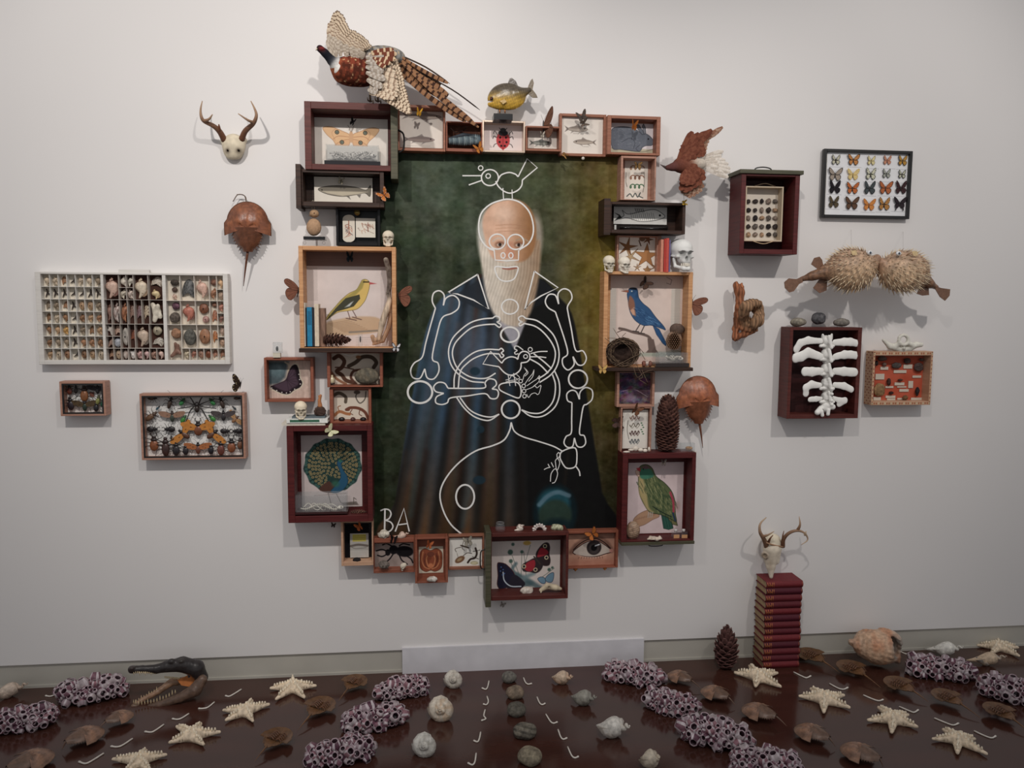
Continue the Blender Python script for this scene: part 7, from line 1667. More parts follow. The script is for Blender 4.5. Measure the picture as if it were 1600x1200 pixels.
def standing():
    # moth drawer
    case_px(509, 226, 592, 258, .12, .08, 'long clear case with a small skeleton, in the moth drawer', (.017, (34, 32, 36))); a, b, z0, z1 = rectw(511, 228, 590, 250, .05); tag(G().box((a, -.048, z0), (b, -.044, z1), (206, 200, 192)).build('backing_card', 'print'), 'pale card behind the small skeleton in the clear case', 'card')
    bonetangle(515, 234, 586, 250, .085, 'small grey skeleton inside the clear case of the moth drawer', seed=4, col=(206, 200, 192), loops=5)
    # wing
    g = G(); cs = [(100, 116, 122), (84, 98, 106), (120, 134, 138)]
    for k in range(17):
        x = 702+k*2.9; g.tube(smooth_path([P(x, 213+3*math.cos(k*.25), .05), P(x+1.4, 220, .062), P(x+.5, 228-abs(k-8)*.25, .05)], 3), [r_(1.3), r_(2), r_(2.1), r_(2), r_(2), r_(1.6), r_(1)], cs[k % 3], 6)
    g.tube([P(701, 217, .05), P(724, 210.5, .055), P(750, 213, .05)], [r_(2), r_(3), r_(1.5)], (60, 66, 74), 8)
    for a, b in (((704, 200), (712, 208)), ((712, 208), (724, 204)), ((724, 204), (728, 200))): g.tube([P(*a, .05), P(*b, .055)], r_(.8), (50, 36, 32), 5)
    tag(g.build('bird_wing', 'feather'), 'grey blue ribbed wing lying in the small dark box of the top row', 'wing')
    # duck-like chick on stand
    t = thing('chick_figure', 'small tan figure of a chick on a black base, left of the black case', 'figure', P(490, 370, .1))
    s = Solid(r_(1.5)); s.ell(P(490.5, 355, .1), (r_(11), r_(9), r_(13)), (176, 138, 104)); s.ell(P(491, 334, .1), (r_(7), r_(6.5), r_(6)), (170, 132, 96)); solid(G(), s, 36, lambda X: .0008*nz(X, 300, 1)).build('body', 'feather', t)
    G().tube([P(486, 336, .12), P(482.5, 337.5, .122)], [r_(1.8), r_(.3)], (110, 80, 50), 6).build('beak', 'chitin', t); G().ell(P(491, 333, .119), r_(.9), (30, 26, 24)).build('eye', 'gloss', t)
    a, b, z0, z1 = rectw(474, 369.5, 508, 374.5, .13); G().box((a, -.13, z0), (b, -.07, z1), (22, 22, 24)).build('base', 'gloss', t)
    for x in (476, 506): 
        c = P(x, 379.5, .12); G().tube([c+np.array([r_(2.2)*math.cos(k*math.pi/5), 0, r_(2.2)*math.sin(k*math.pi/5)]) for k in range(11)], .0007, (150, 140, 136), 4, cap=False).build('ring_foot', 'metal', t)
    G().tube(smooth_path([P(488, 327, .1), P(487, 318, .1), P(489, 313, .1), P(492, 318, .1), P(491, 327, .1)], 4), .0006, (190, 180, 160), 4).build('thread', 'straw', t)
    # coin in black case
    c = P(558, 332, .05); tag(G().tube([c, c+np.array([0, -.004, 0])], r_(4.6), (150, 124, 60), 16).build('medal', 'metal'), 'round dull brass medal at the top of the black case', 'medal')
    # white bead under two fish print
    tag(G().ell(P(911, 247.5, .045), r_(2.6), (206, 198, 186)).build('bead', 'gloss'), 'tiny white bead under the two fish print', 'bead')
    tag(G().tube([P(968, 356.5, .06), P(985, 355.5, .07), P(1018, 357, .07), P(1042, 357.5, .06)], [r_(2.2), r_(1.6), r_(1.6), r_(2.4)], (26, 22, 20), 8).build('bone_pen', 'gloss'), 'black slender rod lying in the black fish drawer', 'rod')
    # books beside the large skull
    gp = 'thin books beside the large skull'
    bookpx(1032.5, 374, 1036.5, 425.5, .10, .075, (206, 130, 104), 'thin salmon book, left of the red ones beside the large skull', gp)
    bookpx(1037.5, 373, 1040.5, 425.5, .10, .075, (190, 54, 44), 'thin scarlet book between the salmon and the thick red ones', gp)
    bookpx(1040.8, 372, 1045, 425.5, .102, .075, (200, 72, 60), 'thickest red book beside the large skull', gp)
    bookpx(1045.3, 375, 1047.4, 425.5, .098, .075, (104, 92, 140), 'very thin violet book touching the large skull', gp)
    # books in the yellow bird box
    gp = 'books standing in the yellow bird box'
    bookpx(470, 473, 477, 541, .12, .07, (220, 206, 186), 'cream book at the left end inside the yellow bird box', gp, (170, 150, 130)); bookpx(477.3, 481, 479.6, 541, .12, .07, (34, 34, 38), 'thin black book between cream and blue in the yellow bird box', gp)
    bookpx(479.9, 480, 487.5, 541, .12, .07, (30, 130, 176), 'bright blue book in the yellow bird box', gp, (24, 104, 146)); bookpx(487.8, 481, 491.3, 541, .12, .07, (40, 40, 46), 'dark book right of the blue one in the yellow bird box', gp); bookpx(491.6, 475, 498, 541, .12, .07, (214, 196, 170), 'pale tan book, last of the row in the yellow bird box', gp)
    a, b, z0, z1 = rectw(499, 481.5, 508, 541.5, .1); tag(G().box((a, -.1, z0), (b, -.05, z1), (136, 104, 86)).build('wooden_block', 'drift'), 'upright brown wooden block beside the books', 'block')
    pinecone(P(504, 531, .1), r_(44), r_(24), 'dark brown pinecone lying in the yellow bird box', 60, (70, 42, 36), (104, 66, 54), axis=(1, 0, .0))
    s = Solid(r_(1.5)); cc = (196, 172, 146)
    s.chain([P(603, 406, .09), P(607, 420, .09), P(609, 440, .09), P(607, 458, .09), P(609, 470, .09)], [r_(4), r_(4), r_(3.6), r_(3.6), r_(3.4)], (190, 176, 156)); s.chain([P(609, 470, .09), P(604, 485, .1), P(597, 505, .1), P(592, 530, .1)], [r_(4), r_(5), r_(5), r_(3)], cc); s.chain([P(610, 472, .08), P(611, 492, .08), P(607, 512, .08), P(598, 532, .09), P(583, 538, .1)], [r_(4.5), r_(4), r_(3.5), r_(3.5), r_(2)], (170, 124, 92)); s.chain([P(592, 530, .1), P(584, 532, .1), P(582, 526, .1)], [r_(3), r_(3), r_(3.5)], (186, 140, 104))
    for k in range(11): s.ell(P(603.5+2.2*(k % 2)*1.5+.3*k, 410+k*5, .09+r_(3.6)), (r_(1.1), r_(2), r_(1.9)), (60, 44, 38), cut=True, k=.0008)
    tag(solid(G(), s, 90).build('bleached_branch', 'drift'), 'bleached forked branch with pitted bark standing at the right in the yellow bird box', 'branch')
    t = thing('glass_vial', 'little glass vial with a dark insect, bottom of the yellow bird box', 'vial', P(563, 541, .09)); c = P(563, 541, .09)
    G().tube([c, c+np.array([0, 0, r_(20)])], r_(3.6), (230, 230, 230), 12).build('glass', W['glass'], t); G().ell(P(563, 530, .09), (r_(1.3), r_(1.3), r_(5)), (70, 60, 56)).build('insect', 'chitin', t)
    # black bug block
    t = case_px(426, 535, 440, 552, .08, .03, 'small clear block with a black beetle on top of the dark butterfly box', None, name='resin_block'); G().ell(P(433, 545, .065), (r_(2), r_(1.6), r_(4)), (30, 34, 30)).build('beetle', 'chitin', t); G().box(P(426.5, 551.5, .078), P(439.5, 558, .052), (206, 196, 176)).build('pedestal', 'print', t)
    # striped stone
    tag(blob(P(573, 588, .07), (r_(19), r_(9), r_(13)), (120, 108, 88), (84, 80, 70), 5, .06, res=34).build('striped_stone', 'stone'), 'large rounded grey brown stone in the box of eels', 'stone')
    t = thing('brass_bottle', 'tiny cream bottle with a dark foot at the left in the box of eels', 'bottle', P(519, 600, .06)); c = P(519, 600, .06); G().tube([c+np.array([0, 0, k]) for k in (0, r_(9), r_(11), r_(14))], [r_(4), r_(4), r_(1.6), r_(1.6)], (206, 190, 150), 10).build('bottle', 'gloss', t); G().tube([c, c+np.array([0, 0, r_(2)])], r_(4.4), (50, 40, 36), 10).build('foot', 'gloss', t)
    for x, w_, c, lb in ((534, 5, (38, 24, 24), 'black bean shaped stone, left of three'), (551.5, 4, (96, 48, 40), 'red brown stone, middle of three'), (567.5, 5, (40, 22, 22), 'black shiny stone, right of three')): tag(blob(P(x, 655, .05), (r_(w_), r_(4), r_(3.4)), c, tuple(.7*np.array(c)), 2, .08, res=18).build('seed', 'gloss'), lb+' in the newt box', 'seed', 'dark seeds in the newt box')
    # books and figures on the peacock drawer
    B = BOX['peacock']; z = B['z1']
    a = P(440, 660, .12)[0]; b = P(508, 660, .12)[0]; h1 = r_(4); book((a, -.12, z), (b, -.02, z+h1), (214, 206, 190), 'thin cream book lying on the peacock drawer, lowest of three', 'books lying on the peacock drawer', False, lab=None)
    a = P(448, 655, .12)[0]; b = P(512, 655, .12)[0]; h2 = h1+r_(6.5); book((a, -.125, z+h1), (b, -.03, z+h2), (226, 226, 220), 'white book with a green title strip, middle of the three lying books', 'books lying on the peacock drawer', False, lab=(60, 110, 84))
    a = P(456, 650, .11)[0]; b = P(508, 650, .11)[0]; h3 = h2+r_(3); book((a, -.11, z+h2), (b, -.04, z+h3), (92, 104, 110), 'small slate grey book, topmost of the three lying books', 'books lying on the peacock drawer', False)
    t = thing('bone_totem', 'orange brown upright figure on a dark brown block, beside the tiny skull on the books', 'figure', P(500, 651, .09)); s = Solid(r_(1)); s.chain([P(500, 634, .09), P(499, 626, .09), P(501, 618, .09)], [r_(3.6), r_(2.4), r_(2)], (180, 112, 66)); s.cap(P(499, 622, .09), P(497.5, 618, .09), r_(1), r_(.8), (180, 112, 66)); solid(G(), s, 30).build('figure', 'bone', t)
    solid(G(), Solid(r_(2)).ell(P(500, 643, .09), (r_(9), r_(6), r_(8.5)), (76, 56, 48)), 24, lambda X: .003*nz(X, 160, 3)).build('block', 'bark', t)
    # peacock drawer contents
    case_px(460.5, 774, 541, 803, .12, .08, 'clear case with a coiled snake skeleton, in the peacock drawer', (.01, (60, 30, 30)))
    bonetangle(470, 784, 535, 800, .09, 'coiled cream snake skeleton inside the case of the peacock drawer', seed=7)
    pinecone(P(548, 801, .09), r_(25), r_(10), 'slim brown pinecone lying in the peacock drawer', 50, (110, 74, 60), (150, 110, 90), axis=(1, 0, .05))
    tag(blob(P(557.5, 875, .06), (r_(6.5), r_(5), r_(4.4)), (48, 40, 40), (30, 26, 28), 4, .15, res=18).build('dark_stone', 'stone'), 'dark lumpy stone at the foot of the labelled black card', 'stone')
    # bottom row shells
    tag(blob(P(600, 834.5, .05), (r_(9), r_(6), r_(7)), (222, 212, 194), (180, 170, 152), 8, .3, res=26).build('coral_lump', 'stone'), 'white lumpy coral at the left on the beetle box', 'coral')
    tag(spiral_shell(P(629, 835, .05), basis(1.4), r_(28), r_(14), (222, 190, 170), (190, 150, 130), 3, siphon=.5).build('sea_shell', 'shell'), 'pale pink spired shell at the right on the beetle box', 'shell')
    q = Solid(r_(1)); r = random.Random(3)
    q.ell(P(600, 882, .07), (r_(9), r_(6), r_(7)), (110, 100, 92)); tag(solid(G(), q, 34, lambda X: .0035*nz(X, 260, 1)).build('burr', 'bark'), 'grey prickly burr at the lower left of the beetle box', 'burr')
    t = skull(P(630, 886, .075), r_(13), -1.2, 'tiny bird skull lying at the bottom of the beetle box', (220, 206, 184), 26, .4, 'bird_skull', False)
    for x, y, rx, ry, c1, c2, nm, lb in ((674.5, 905, 8.5, 4.5, (222, 214, 204), (190, 180, 166), 'sea_shell', 'pale shell on the bottom ledge of the anatomical drawing box'), (823, 922.5, 11.5, 6, (222, 210, 198), (196, 180, 164), 'coral_lump', 'white broken coral at the bottom of the bright butterflies drawer')):
        tag(blob(P(x, y, .08), (r_(rx), r_(5), r_(ry)), c1, c2, int(x), .3, res=26).build(nm, 'shell'), lb, 'shell')
    s = Solid(r_(1.2)); s.chain([P(845, 922, .09), P(855, 916, .09), P(868, 918, .09), P(876, 920, .09)], [r_(3), r_(5), r_(5), r_(2.5)], (206, 188, 156)); s.ell(P(858, 918, .09+r_(5)), (r_(2), r_(2), r_(1.6)), (90, 76, 60), cut=True, k=.001); s.cap(P(846, 922, .09), P(845, 926, .1), r_(2), r_(1), (206, 188, 156)); tag(solid(G(), s, 40).build('animal_skull', 'bone'), 'small cream animal skull at the lower right of the bright butterflies drawer', 'skull')
    t = thing('glass_jar', 'small round clear jar, first on top of the bright butterflies drawer', 'jar', P(781.5, 830, .08)); c = P(781.5, 831, .08); g = G(); g.tube([c+np.array([0, 0, k]) for k in (0, r_(2), r_(7), r_(12), r_(14.5))], [r_(5), r_(7.5), r_(8.3), r_(7), r_(6)], (220, 226, 228), 18, cap=False); g.build('bowl', W['glass'], t); g = G(); g.tube([c+np.array([0, 0, r_(14)]), c+np.array([0, 0, r_(15.5)])], [r_(6.8), r_(6.8)], (170, 170, 170), 18, cap=False); g.build('rim', 'metal', t)
    tag(spiral_shell(P(812, 824, .075), basis(1.2, -.3), r_(20), r_(15), (224, 210, 196), (96, 52, 44), 3, siphon=.2, stripes=14).build('sea_shell', 'shell'), 'brown striped snail shell on top of the bright butterflies drawer', 'shell')
    g = G()
    for k in range(9): a = math.pi*k/8; g.ell(P(843-math.cos(a)*8.5, 830-math.sin(a)*9, .08), (r_(3.3), r_(5), r_(3.1)), (222, 206, 198)); g.tube([P(843-math.cos(a)*8.5, 830-math.sin(a)*9, .09), P(843-math.cos(a)*12, 830-math.sin(a)*12.5, .09)], [r_(2), r_(1)], (226, 214, 206), 5)
    tag(g.build('barnacle_ring', 'shell'), 'arched white barnacle on top of the bright butterflies drawer', 'barnacle')
    tag(blob(P(870, 825, .08), (r_(9.5), r_(7), r_(6.5)), (206, 204, 170), (120, 118, 90), 9, .35, res=28).build('bone_fragment', 'bone'), 'pale green small bone on top of the bright butterflies drawer', 'bone')
    # nest, honeycomb, case in the blue bird box
    t = thing('bird_nest', 'round dark twig nest in the lower left of the blue bird box', 'nest', P(972, 573, .06)); r = random.Random(9); c = P(971, 550, .085)
    solid(G(), Solid(.01).ell(c, (r_(26), r_(14), r_(22)), (58, 42, 34)).ell(P(971, 543, .085+r_(11)), (r_(11), r_(9), r_(11)), (40, 28, 24), cut=True), 34, lambda X: .004*nz(X, 120, 2)).build('cup', 'straw', t)
    g = G()
    for k in range(420):
        a0 = r.uniform(0, 6.28); dl = r.uniform(.5, 1.3); R0 = r.uniform(.62, 1.05); w0 = r.uniform(-.8, .9); pts = []
        for j in range(5):
            a = a0+dl*j/4; rr = R0*(1+r.uniform(-.06, .06)); pts.append(c+np.array([r_(26)*rr*math.cos(a), -r_(13)*math.cos(w0)*.95, r_(22)*rr*math.sin(a)]))
        g.tube(pts, r_(.42), r.choice([(96, 74, 58), (60, 44, 36), (130, 106, 84), (44, 32, 28)]), 3)
    for pts in ([(960, 573), (985, 560), (1000, 553)], [(975, 530), (990, 534), (1006, 552)], [(968, 528), (958, 513)], [(972, 526), (978, 520)], [(950, 528), (966, 530), (985, 545), (990, 562)], [(960, 540), (945, 528)], [(992, 565), (1000, 580), (1004, 590), (998, 592), (1010, 600)], [(1003, 578), (1012, 598)], [(990, 574), (996, 590), (1006, 582), (1020, 578)], [(1002, 552), (1008, 562)]): g.tube(smooth_path([P(x, y, .125) for x, y in pts], 3), r_(.45), (120, 98, 78), 4)
    g.build('twigs', 'straw', t).__setitem__('kind', 'stuff')
    t = thing('wasp_nest', 'honeycomb wasp nest leaning in the right corner of the blue bird box', 'nest', P(1055, 548, .06))
    solid(G(), Solid(.008).ell(P(1058, 514, .06), (r_(12), r_(9), r_(9)), (92, 74, 64)).ell(P(1053, 532, .06), (r_(13), r_(9), r_(15)), (150, 120, 96)), 34, lambda X: .003*nz(X, 130, 5)).build('shell_wall', 'bark', t)
    g = G()
    for i in range(10):
        for j in range(7):
            x = 1043.5+j*3.4+(i % 2)*1.7; y = 519+i*2.9
            if (x-1053.5)**2/130+(y-532)**2/230 > 1: continue
            g.tube([P(x, y, .085), P(x, y, .108)], r_(1.7), (206, 184, 156), 6, cap=False); g.poly([P(x+.95*math.cos(k*1.047), y+.95*math.sin(k*1.047), .1065) for k in range(6)], (132, 96, 72))
    g.build('honeycomb', 'matte', t)
    case_px(1030, 551, 1075, 567.5, .115, .06, 'clear case with a small snake skeleton, in the blue bird box', None); a, b, z0, z1 = rectw(1024.5, 567.5, 1077, 573.5, .12); tag(G().box((a, -.12, z0), (b, -.03, z1), (44, 32, 30)).build('wooden_plinth', 'gloss'), 'dark flat plinth under the clear case of the blue bird box', 'plinth')
    bonetangle(1040, 554, 1066, 565, .09, 'white coiled skeleton in the clear case of the blue bird box', seed=11)
    for k, (x, c) in enumerate(((1006, (150, 84, 64)), (1010.5, (214, 190, 176)), (1016, (140, 80, 62)))): tag(blob(P(x, 568.5-(k == 1)*1, .105), (r_(3.4), r_(3), r_(5)), c, tuple(.7*np.array(c)), k, .15, res=16).build('small_shell', 'shell'), ('reddish shell left of the white striped one', 'white striped shell between two reddish ones', 'reddish shell right of the white striped one')[k]+' beside the nest', 'shell', 'shells beside the nest')
    # around the parrot drawer
    pinecone(P(1042, 707, .07), r_(93), r_(39), 'very tall dark pinecone standing on the parrot drawer', 230, (72, 44, 40), (150, 100, 80), open_=.45, fat=.25)
    t = case_px(1064, 693, 1086, 707, .08, .03, 'low clear case with a golden crystal, right of the tall pinecone', (.004, (206, 196, 180))); tag(blob(P(1076, 700.5, .065), (r_(6), r_(3), r_(3.6)), (206, 150, 84), (150, 100, 60), 3, .3, res=18).build('crystal', 'stone'), 'golden crystal inside the low clear case', 'crystal')
    g = G()
    for k, (x, y, rx, ry) in enumerate(((979, 706, 6, 1.6), (986, 703, 5, 2), (993, 701, 5, 4), (1001, 703, 4.5, 3), (1008, 704, 4, 3), (1014, 702, 2, 4))): g.ell(P(x, y, .09), (r_(rx), r_(3), r_(ry)), (222, 210, 194))
    tag(g.build('jaw_bone', 'bone'), 'row of pale bones in front of the snake card', 'bone')
    tag(blob(P(989, 829, .075), (r_(11.5), r_(9), r_(15.5)), (190, 156, 126), (150, 116, 92), 6, .08, res=34, ridges=30).build('walnut', 'shell'), 'large wrinkled tan nut at the lower left of the parrot drawer', 'nut')
    tag(blob(P(1024, 842, .11), (r_(14), r_(6), r_(4)), (226, 206, 190), (200, 180, 160), 12, .35, res=28).build('sea_shell', 'shell'), 'pale spiky shell on the front lip of the parrot drawer', 'shell')
    for k, x in enumerate((1057, 1069.5)):
        t = thing('specimen_jar', ('left', 'right')[k]+' one of two little glass jars with corks in the parrot drawer', 'jar', P(x, 843, .09), 'little jars in the parrot drawer'); a, b, z0, z1 = rectw(x-5, 832, x+5, 843, .09)
        G().box((a, -.09, z0), (b, -.06, z1), (206, 200, 190)).build('glass', W['glass'], t); G().box((a+.002, -.092, z0+.006), (b-.002, -.0905, z0+.024), (206, 150, 100)).build('label', 'print', t); G().tube([((a+b)/2, -.075, z1), ((a+b)/2, -.075, z1+r_(4.5))], r_(2.6), (206, 200, 196), 10).build('stopper', 'gloss', t)
standing()
# ================================================================ things laid out on the floor
def mpp(p): return float((np.array(p)-CAMLOC)@_F)/FOC
def flv(a, b, z=0.0):
    """floor points under two pixels, and the unit way from the second to the first"""
    A, B_ = Fl(*a, z), Fl(*b, z); v = A-B_; return A, B_, v/np.linalg.norm(v), np.linalg.norm(v)
UP = np.array([0, 0, 1.0])
def starfish(cx, cy, tips, label, seed):
    c = Fl(cx, cy, .008); T = [Fl(x, y, .008) for x, y in tips]; R = np.mean([np.linalg.norm(t-c) for t in T]); r = random.Random(seed)
    T = [c+(t-c)/np.linalg.norm(t-c)*min(np.linalg.norm(t-c), R*1.45) for t in T]
    t_ = thing('starfish', label, 'starfish', c*(1, 1, 0), 'knobbly starfish on the floor'); col = (234, 210, 178)
    s = Solid(R*.09)
    s.ell(c+UP*R*.1, (R*.36, R*.36, R*.22), col)
    for q in T:
        v = q-c; s.cap(c+v*.1+UP*R*.06, c+v*.93+UP*R*.045, R*.21, R*.06, col)
    solid(G(), s, 60, lambda X: .0012*nz(X, 150, seed)).build('body', 'shell', t_)
    g = G()
    for q in T:
        v = q-c
        for k in range(7):
            f = .12+.11*k; rr = R*.085*(1.1-.6*f); p = c+v*f+UP*(R*.06+R*.2*(1-f*.72)); sd = np.cross(v, UP); sd /= np.linalg.norm(sd)
            off = sd*(r.uniform(-.4, .4) if k % 2 else 0)*R*.12*(1.1-f)
            g.tube([p+off-UP*rr*.6, p+off+UP*rr*(1.2+r.random()*.6)], [rr, rr*.45], (242, 224, 194), 7)
            if k < 5:
                for m in (-1, 1): g.tube([p+sd*m*R*.15*(1-f*.7)-UP*rr*2.2, p+sd*m*R*.18*(1-f*.7)-UP*rr*.6], [rr*.7, rr*.35], (226, 206, 174), 6)
    for k in range(7): a = k*.9; p = c+np.array([math.cos(a), math.sin(a), 0])*R*.16+UP*R*.27; g.tube([p-UP*R*.05, p+UP*R*.06], [R*.05, R*.02], (234, 216, 188), 7)
    g.build('knobs', 'shell', t_)
def barnacles(x0, y0, x1, y1, label, seed, slope):
    """box in the photo; slope: how the cluster runs (+1 down to the right)"""
    cx, cy = (x0+x1)/2, (y0+y1)/2; g0 = Fl(cx, cy+(y1-y0)*.28, 0); m = mpp(g0); w = (x1-x0)*m/2; h = min((y1-y0)*m*.38, w*.55); r = random.Random(seed)
    A = Fl(cx-(x1-x0)*.24, cy+(y1-y0)*(.24-.07*slope)); B_ = Fl(cx+(x1-x0)*.24, cy+(y1-y0)*(.24+.07*slope))
    t = thing('barnacle_cluster', label, 'barnacles', g0, 'purple barnacle clusters on the floor')
    s = Solid(.02); cs = []
    for p, q in ((A, 1), ((A+B_)/2, 1.08), (B_, 1)): s.ell(p+UP*h*.48, (w*.46*q, w*.36*q, h*.52*q), (96, 58, 72)); cs.append((p+UP*h*.48, np.array([w*.46*q, w*.36*q, h*.52*q])))
    solid(G(), s, 26, lambda X: .004*nz(X, 60, seed)).build('base', 'shell', t)
    g = G(); pal = [(128, 84, 98), (160, 136, 144), (100, 58, 76), (172, 156, 158), (148, 100, 110)]
    n = 40
    for c, rad in cs:
        for k in range(n):
            z = 1-1.45*(k+.5)/n; a = k*2.39996+seed; q = math.sqrt(max(0, 1-z*z)); dv = np.array([q*math.cos(a), q*math.sin(a), z]); p = c+dv*rad
            if any(np.linalg.norm((p-c2)/r2) < .93 for c2, r2 in cs if c2 is not c) or p[2] < .008: continue
            nr = dv/rad; nr /= np.linalg.norm(nr); nr = nr+np.array([r.uniform(-.25, .25) for _ in range(3)]); nr /= np.linalg.norm(nr)
            u = np.cross(nr, [.3, .5, .8]); u /= np.linalg.norm(u); v = np.cross(nr, u); R1 = r.uniform(.010, .024)*(w/.13)**.5; L = R1*r.uniform(1.0, 1.8); c1 = r.choice(pal); c2 = r.choice(pal)
            V = []; C = []
            for f, rr in ((-.3, .72), (.4, .98), (1.0, .66), (.94, .5), (.35, .3)):
                V.append([p+nr*L*f+(u*math.cos(b)+v*math.sin(b))*R1*rr*(1+.09*(i % 2)) for i, b in enumerate(np.linspace(0, 2*math.pi, 12, endpoint=False))])
            for i in range(4): C.append([(c1 if j % 3 else (200, 186, 190)) if i < 2 else ((176, 150, 158) if i == 2 else (50, 24, 34)) for j in range(12)])
            if L < R1*1.5: C[0] = [c1]*12; C[1] = [c2 if j % 3 else (190, 176, 180) for j in range(12)]
            g.grid(V, C, True, True); g.poly(V[-1], (40, 20, 28))
    g.build('barnacle_cups', 'shell', t)
def floor_crab(head, tail, w, label, flip=False):
    A, B_, v, L = flv(head, tail, .01); m = mpp(A); s = max(w*m/2*1.15, L/3.7)*(.9 if flip else 1)
    o = A-v*s*1.05; sd = np.cross(UP, v); tilt = .25 if flip else .12
    e3 = UP+np.array([0, -tilt, 0]); e3 -= v*(e3@v); e3 /= np.linalg.norm(e3)
    tl = B_.copy(); tl[2] = .012
    horseshoe(o+UP*(.018 if not flip else .012), v, np.cross(e3, v), e3, s, label, (150, 100, 60) if flip else (140, 102, 80), flip=flip, group='small horseshoe crabs on the floor', tail=tl)
def hook(pts, label):
    p = smooth_path([Fl(x, y, .003) for x, y in pts], 5); n = len(p)
    tag(G().tube(p, [.0032]*(n-2)+[.0042, .0036], (226, 218, 206), 6).build('rib_bone', 'bone'), label, 'bone', 'small curved white bones on the floor')
def floor_items():
    S = [(458.7, 1075, [(421, 1077), (430, 1095), (477, 1092.5), (495.5, 1073), (457, 1060)], 'rearmost starfish on the left side of the floor'), (384, 1113, [(347, 1111), (351, 1127.5), (396, 1129), (422.5, 1101), (395, 1095)], 'second starfish from the wall on the left side'), (301, 1151, [(262.5, 1162.5), (275, 1136), (315, 1131), (346, 1145), (319, 1166)], 'third starfish from the wall on the left side'), (218, 1190, [(174, 1187.5), (229, 1173), (262, 1180), (238, 1211), (192, 1212)], 'frontmost starfish on the left, cut by the frame'),
         (1184, 1059, [(1146, 1052), (1170, 1041), (1216, 1052.5), (1222, 1075.5), (1180, 1075)], 'starfish right beside the stack of red books'), (1287, 1094, [(1247, 1089), (1266, 1077), (1320, 1087.5), (1329.5, 1108), (1287, 1116)], 'starfish right of the book stack, in the middle rows'), (1395, 1125, [(1354, 1127), (1371, 1105.5), (1420, 1118), (1435.5, 1138), (1393, 1147.5)], 'second frontmost starfish on the right side'), (1496, 1157, [(1455, 1156), (1472.5, 1140.5), (1525, 1156), (1544.5, 1181), (1496, 1180)], 'frontmost starfish on the right side'), (1560, 1012, [(1526, 1009.5), (1557, 1000), (1592, 1013), (1594, 1027), (1548, 1023)], 'starfish in the far right corner near the wall')]
    for k, (x, y, T, lb) in enumerate(S): starfish(x, y, T, lb, k)
    Bn = [(95, 1046, 195, 1106, 'barnacle cluster left of the alligator head', 1), (-8, 1090, 84, 1152, 'barnacle cluster at the left edge of the floor', 1), (590, 1044, 666, 1101, 'rearmost barnacle cluster of the left diagonal row', 1), (538, 1087, 631, 1151, 'middle barnacle cluster of the left diagonal row', 1), (484, 1136, 583, 1206, 'frontmost barnacle cluster of the left diagonal row', 1), (948, 1025, 1032, 1077, 'rearmost barnacle cluster of the right diagonal row', -1), (1007, 1062, 1088, 1126, 'second barnacle cluster of the right diagonal row', -1), (1065, 1105, 1170, 1179, 'third barnacle cluster of the right diagonal row', -1), (1143, 1155, 1248, 1226, 'frontmost barnacle cluster of the right diagonal row', -1), (1418, 1016, 1518, 1068, 'barnacle cluster at the right near the wall', -1), (1532, 1043, 1624, 1106, 'barnacle cluster cut by the right edge', -1)]
    for k, (a, b, c, d, lb, sg) in enumerate(Bn): barnacles(a, b, c, d, lb, k+3, -sg)
    UPS = [((563, 1063), (529, 1096), 27, 'nearest the wall on the left'), ((512, 1099), (465.5, 1142), 34, 'second from the wall on the left'), ((446, 1148), (398, 1190), 40, 'frontmost on the left'), ((1251, 1022), (1312, 1052), 34, 'touching the stack of red books'), ((1314, 1041), (1376, 1075), 31, 'second from the book stack'), ((1386, 1067), (1450, 1097), 36, 'third from the book stack'), ((1461, 1086), (1531, 1122), 35, 'fourth from the book stack'), ((1543, 1107), (1612, 1148), 38, 'farthest from the book stack')]
    for a, b, w, lb in UPS: floor_crab(a, b, w, 'overturned golden brown horseshoe crab, '+lb, True)
    FL = [((205, 1119), (152, 1142), 30, 'below the alligator jaw'), ((158, 1145), (97, 1172), 40, 'second of the left edge row'), ((80, 1182), (15, 1210), 46, 'frontmost at the lower left corner'), ((1047, 1057), (1097, 1078), 29, 'right of the rearmost right barnacle cluster'), ((1100, 1081), (1149, 1103), 33, 'beside the second right barnacle cluster'), ((1163, 1110), (1229, 1135), 38, 'left of the middle starfish on the right'), ((1245.5, 1142), (1305, 1167), 38, 'below the middle starfish on the right'), ((1317.5, 1172), (1380, 1199), 42, 'lowest at the lower right')]
    for a, b, w, lb in FL: floor_crab(a, b, w, 'flat pale brown horseshoe crab, '+lb)
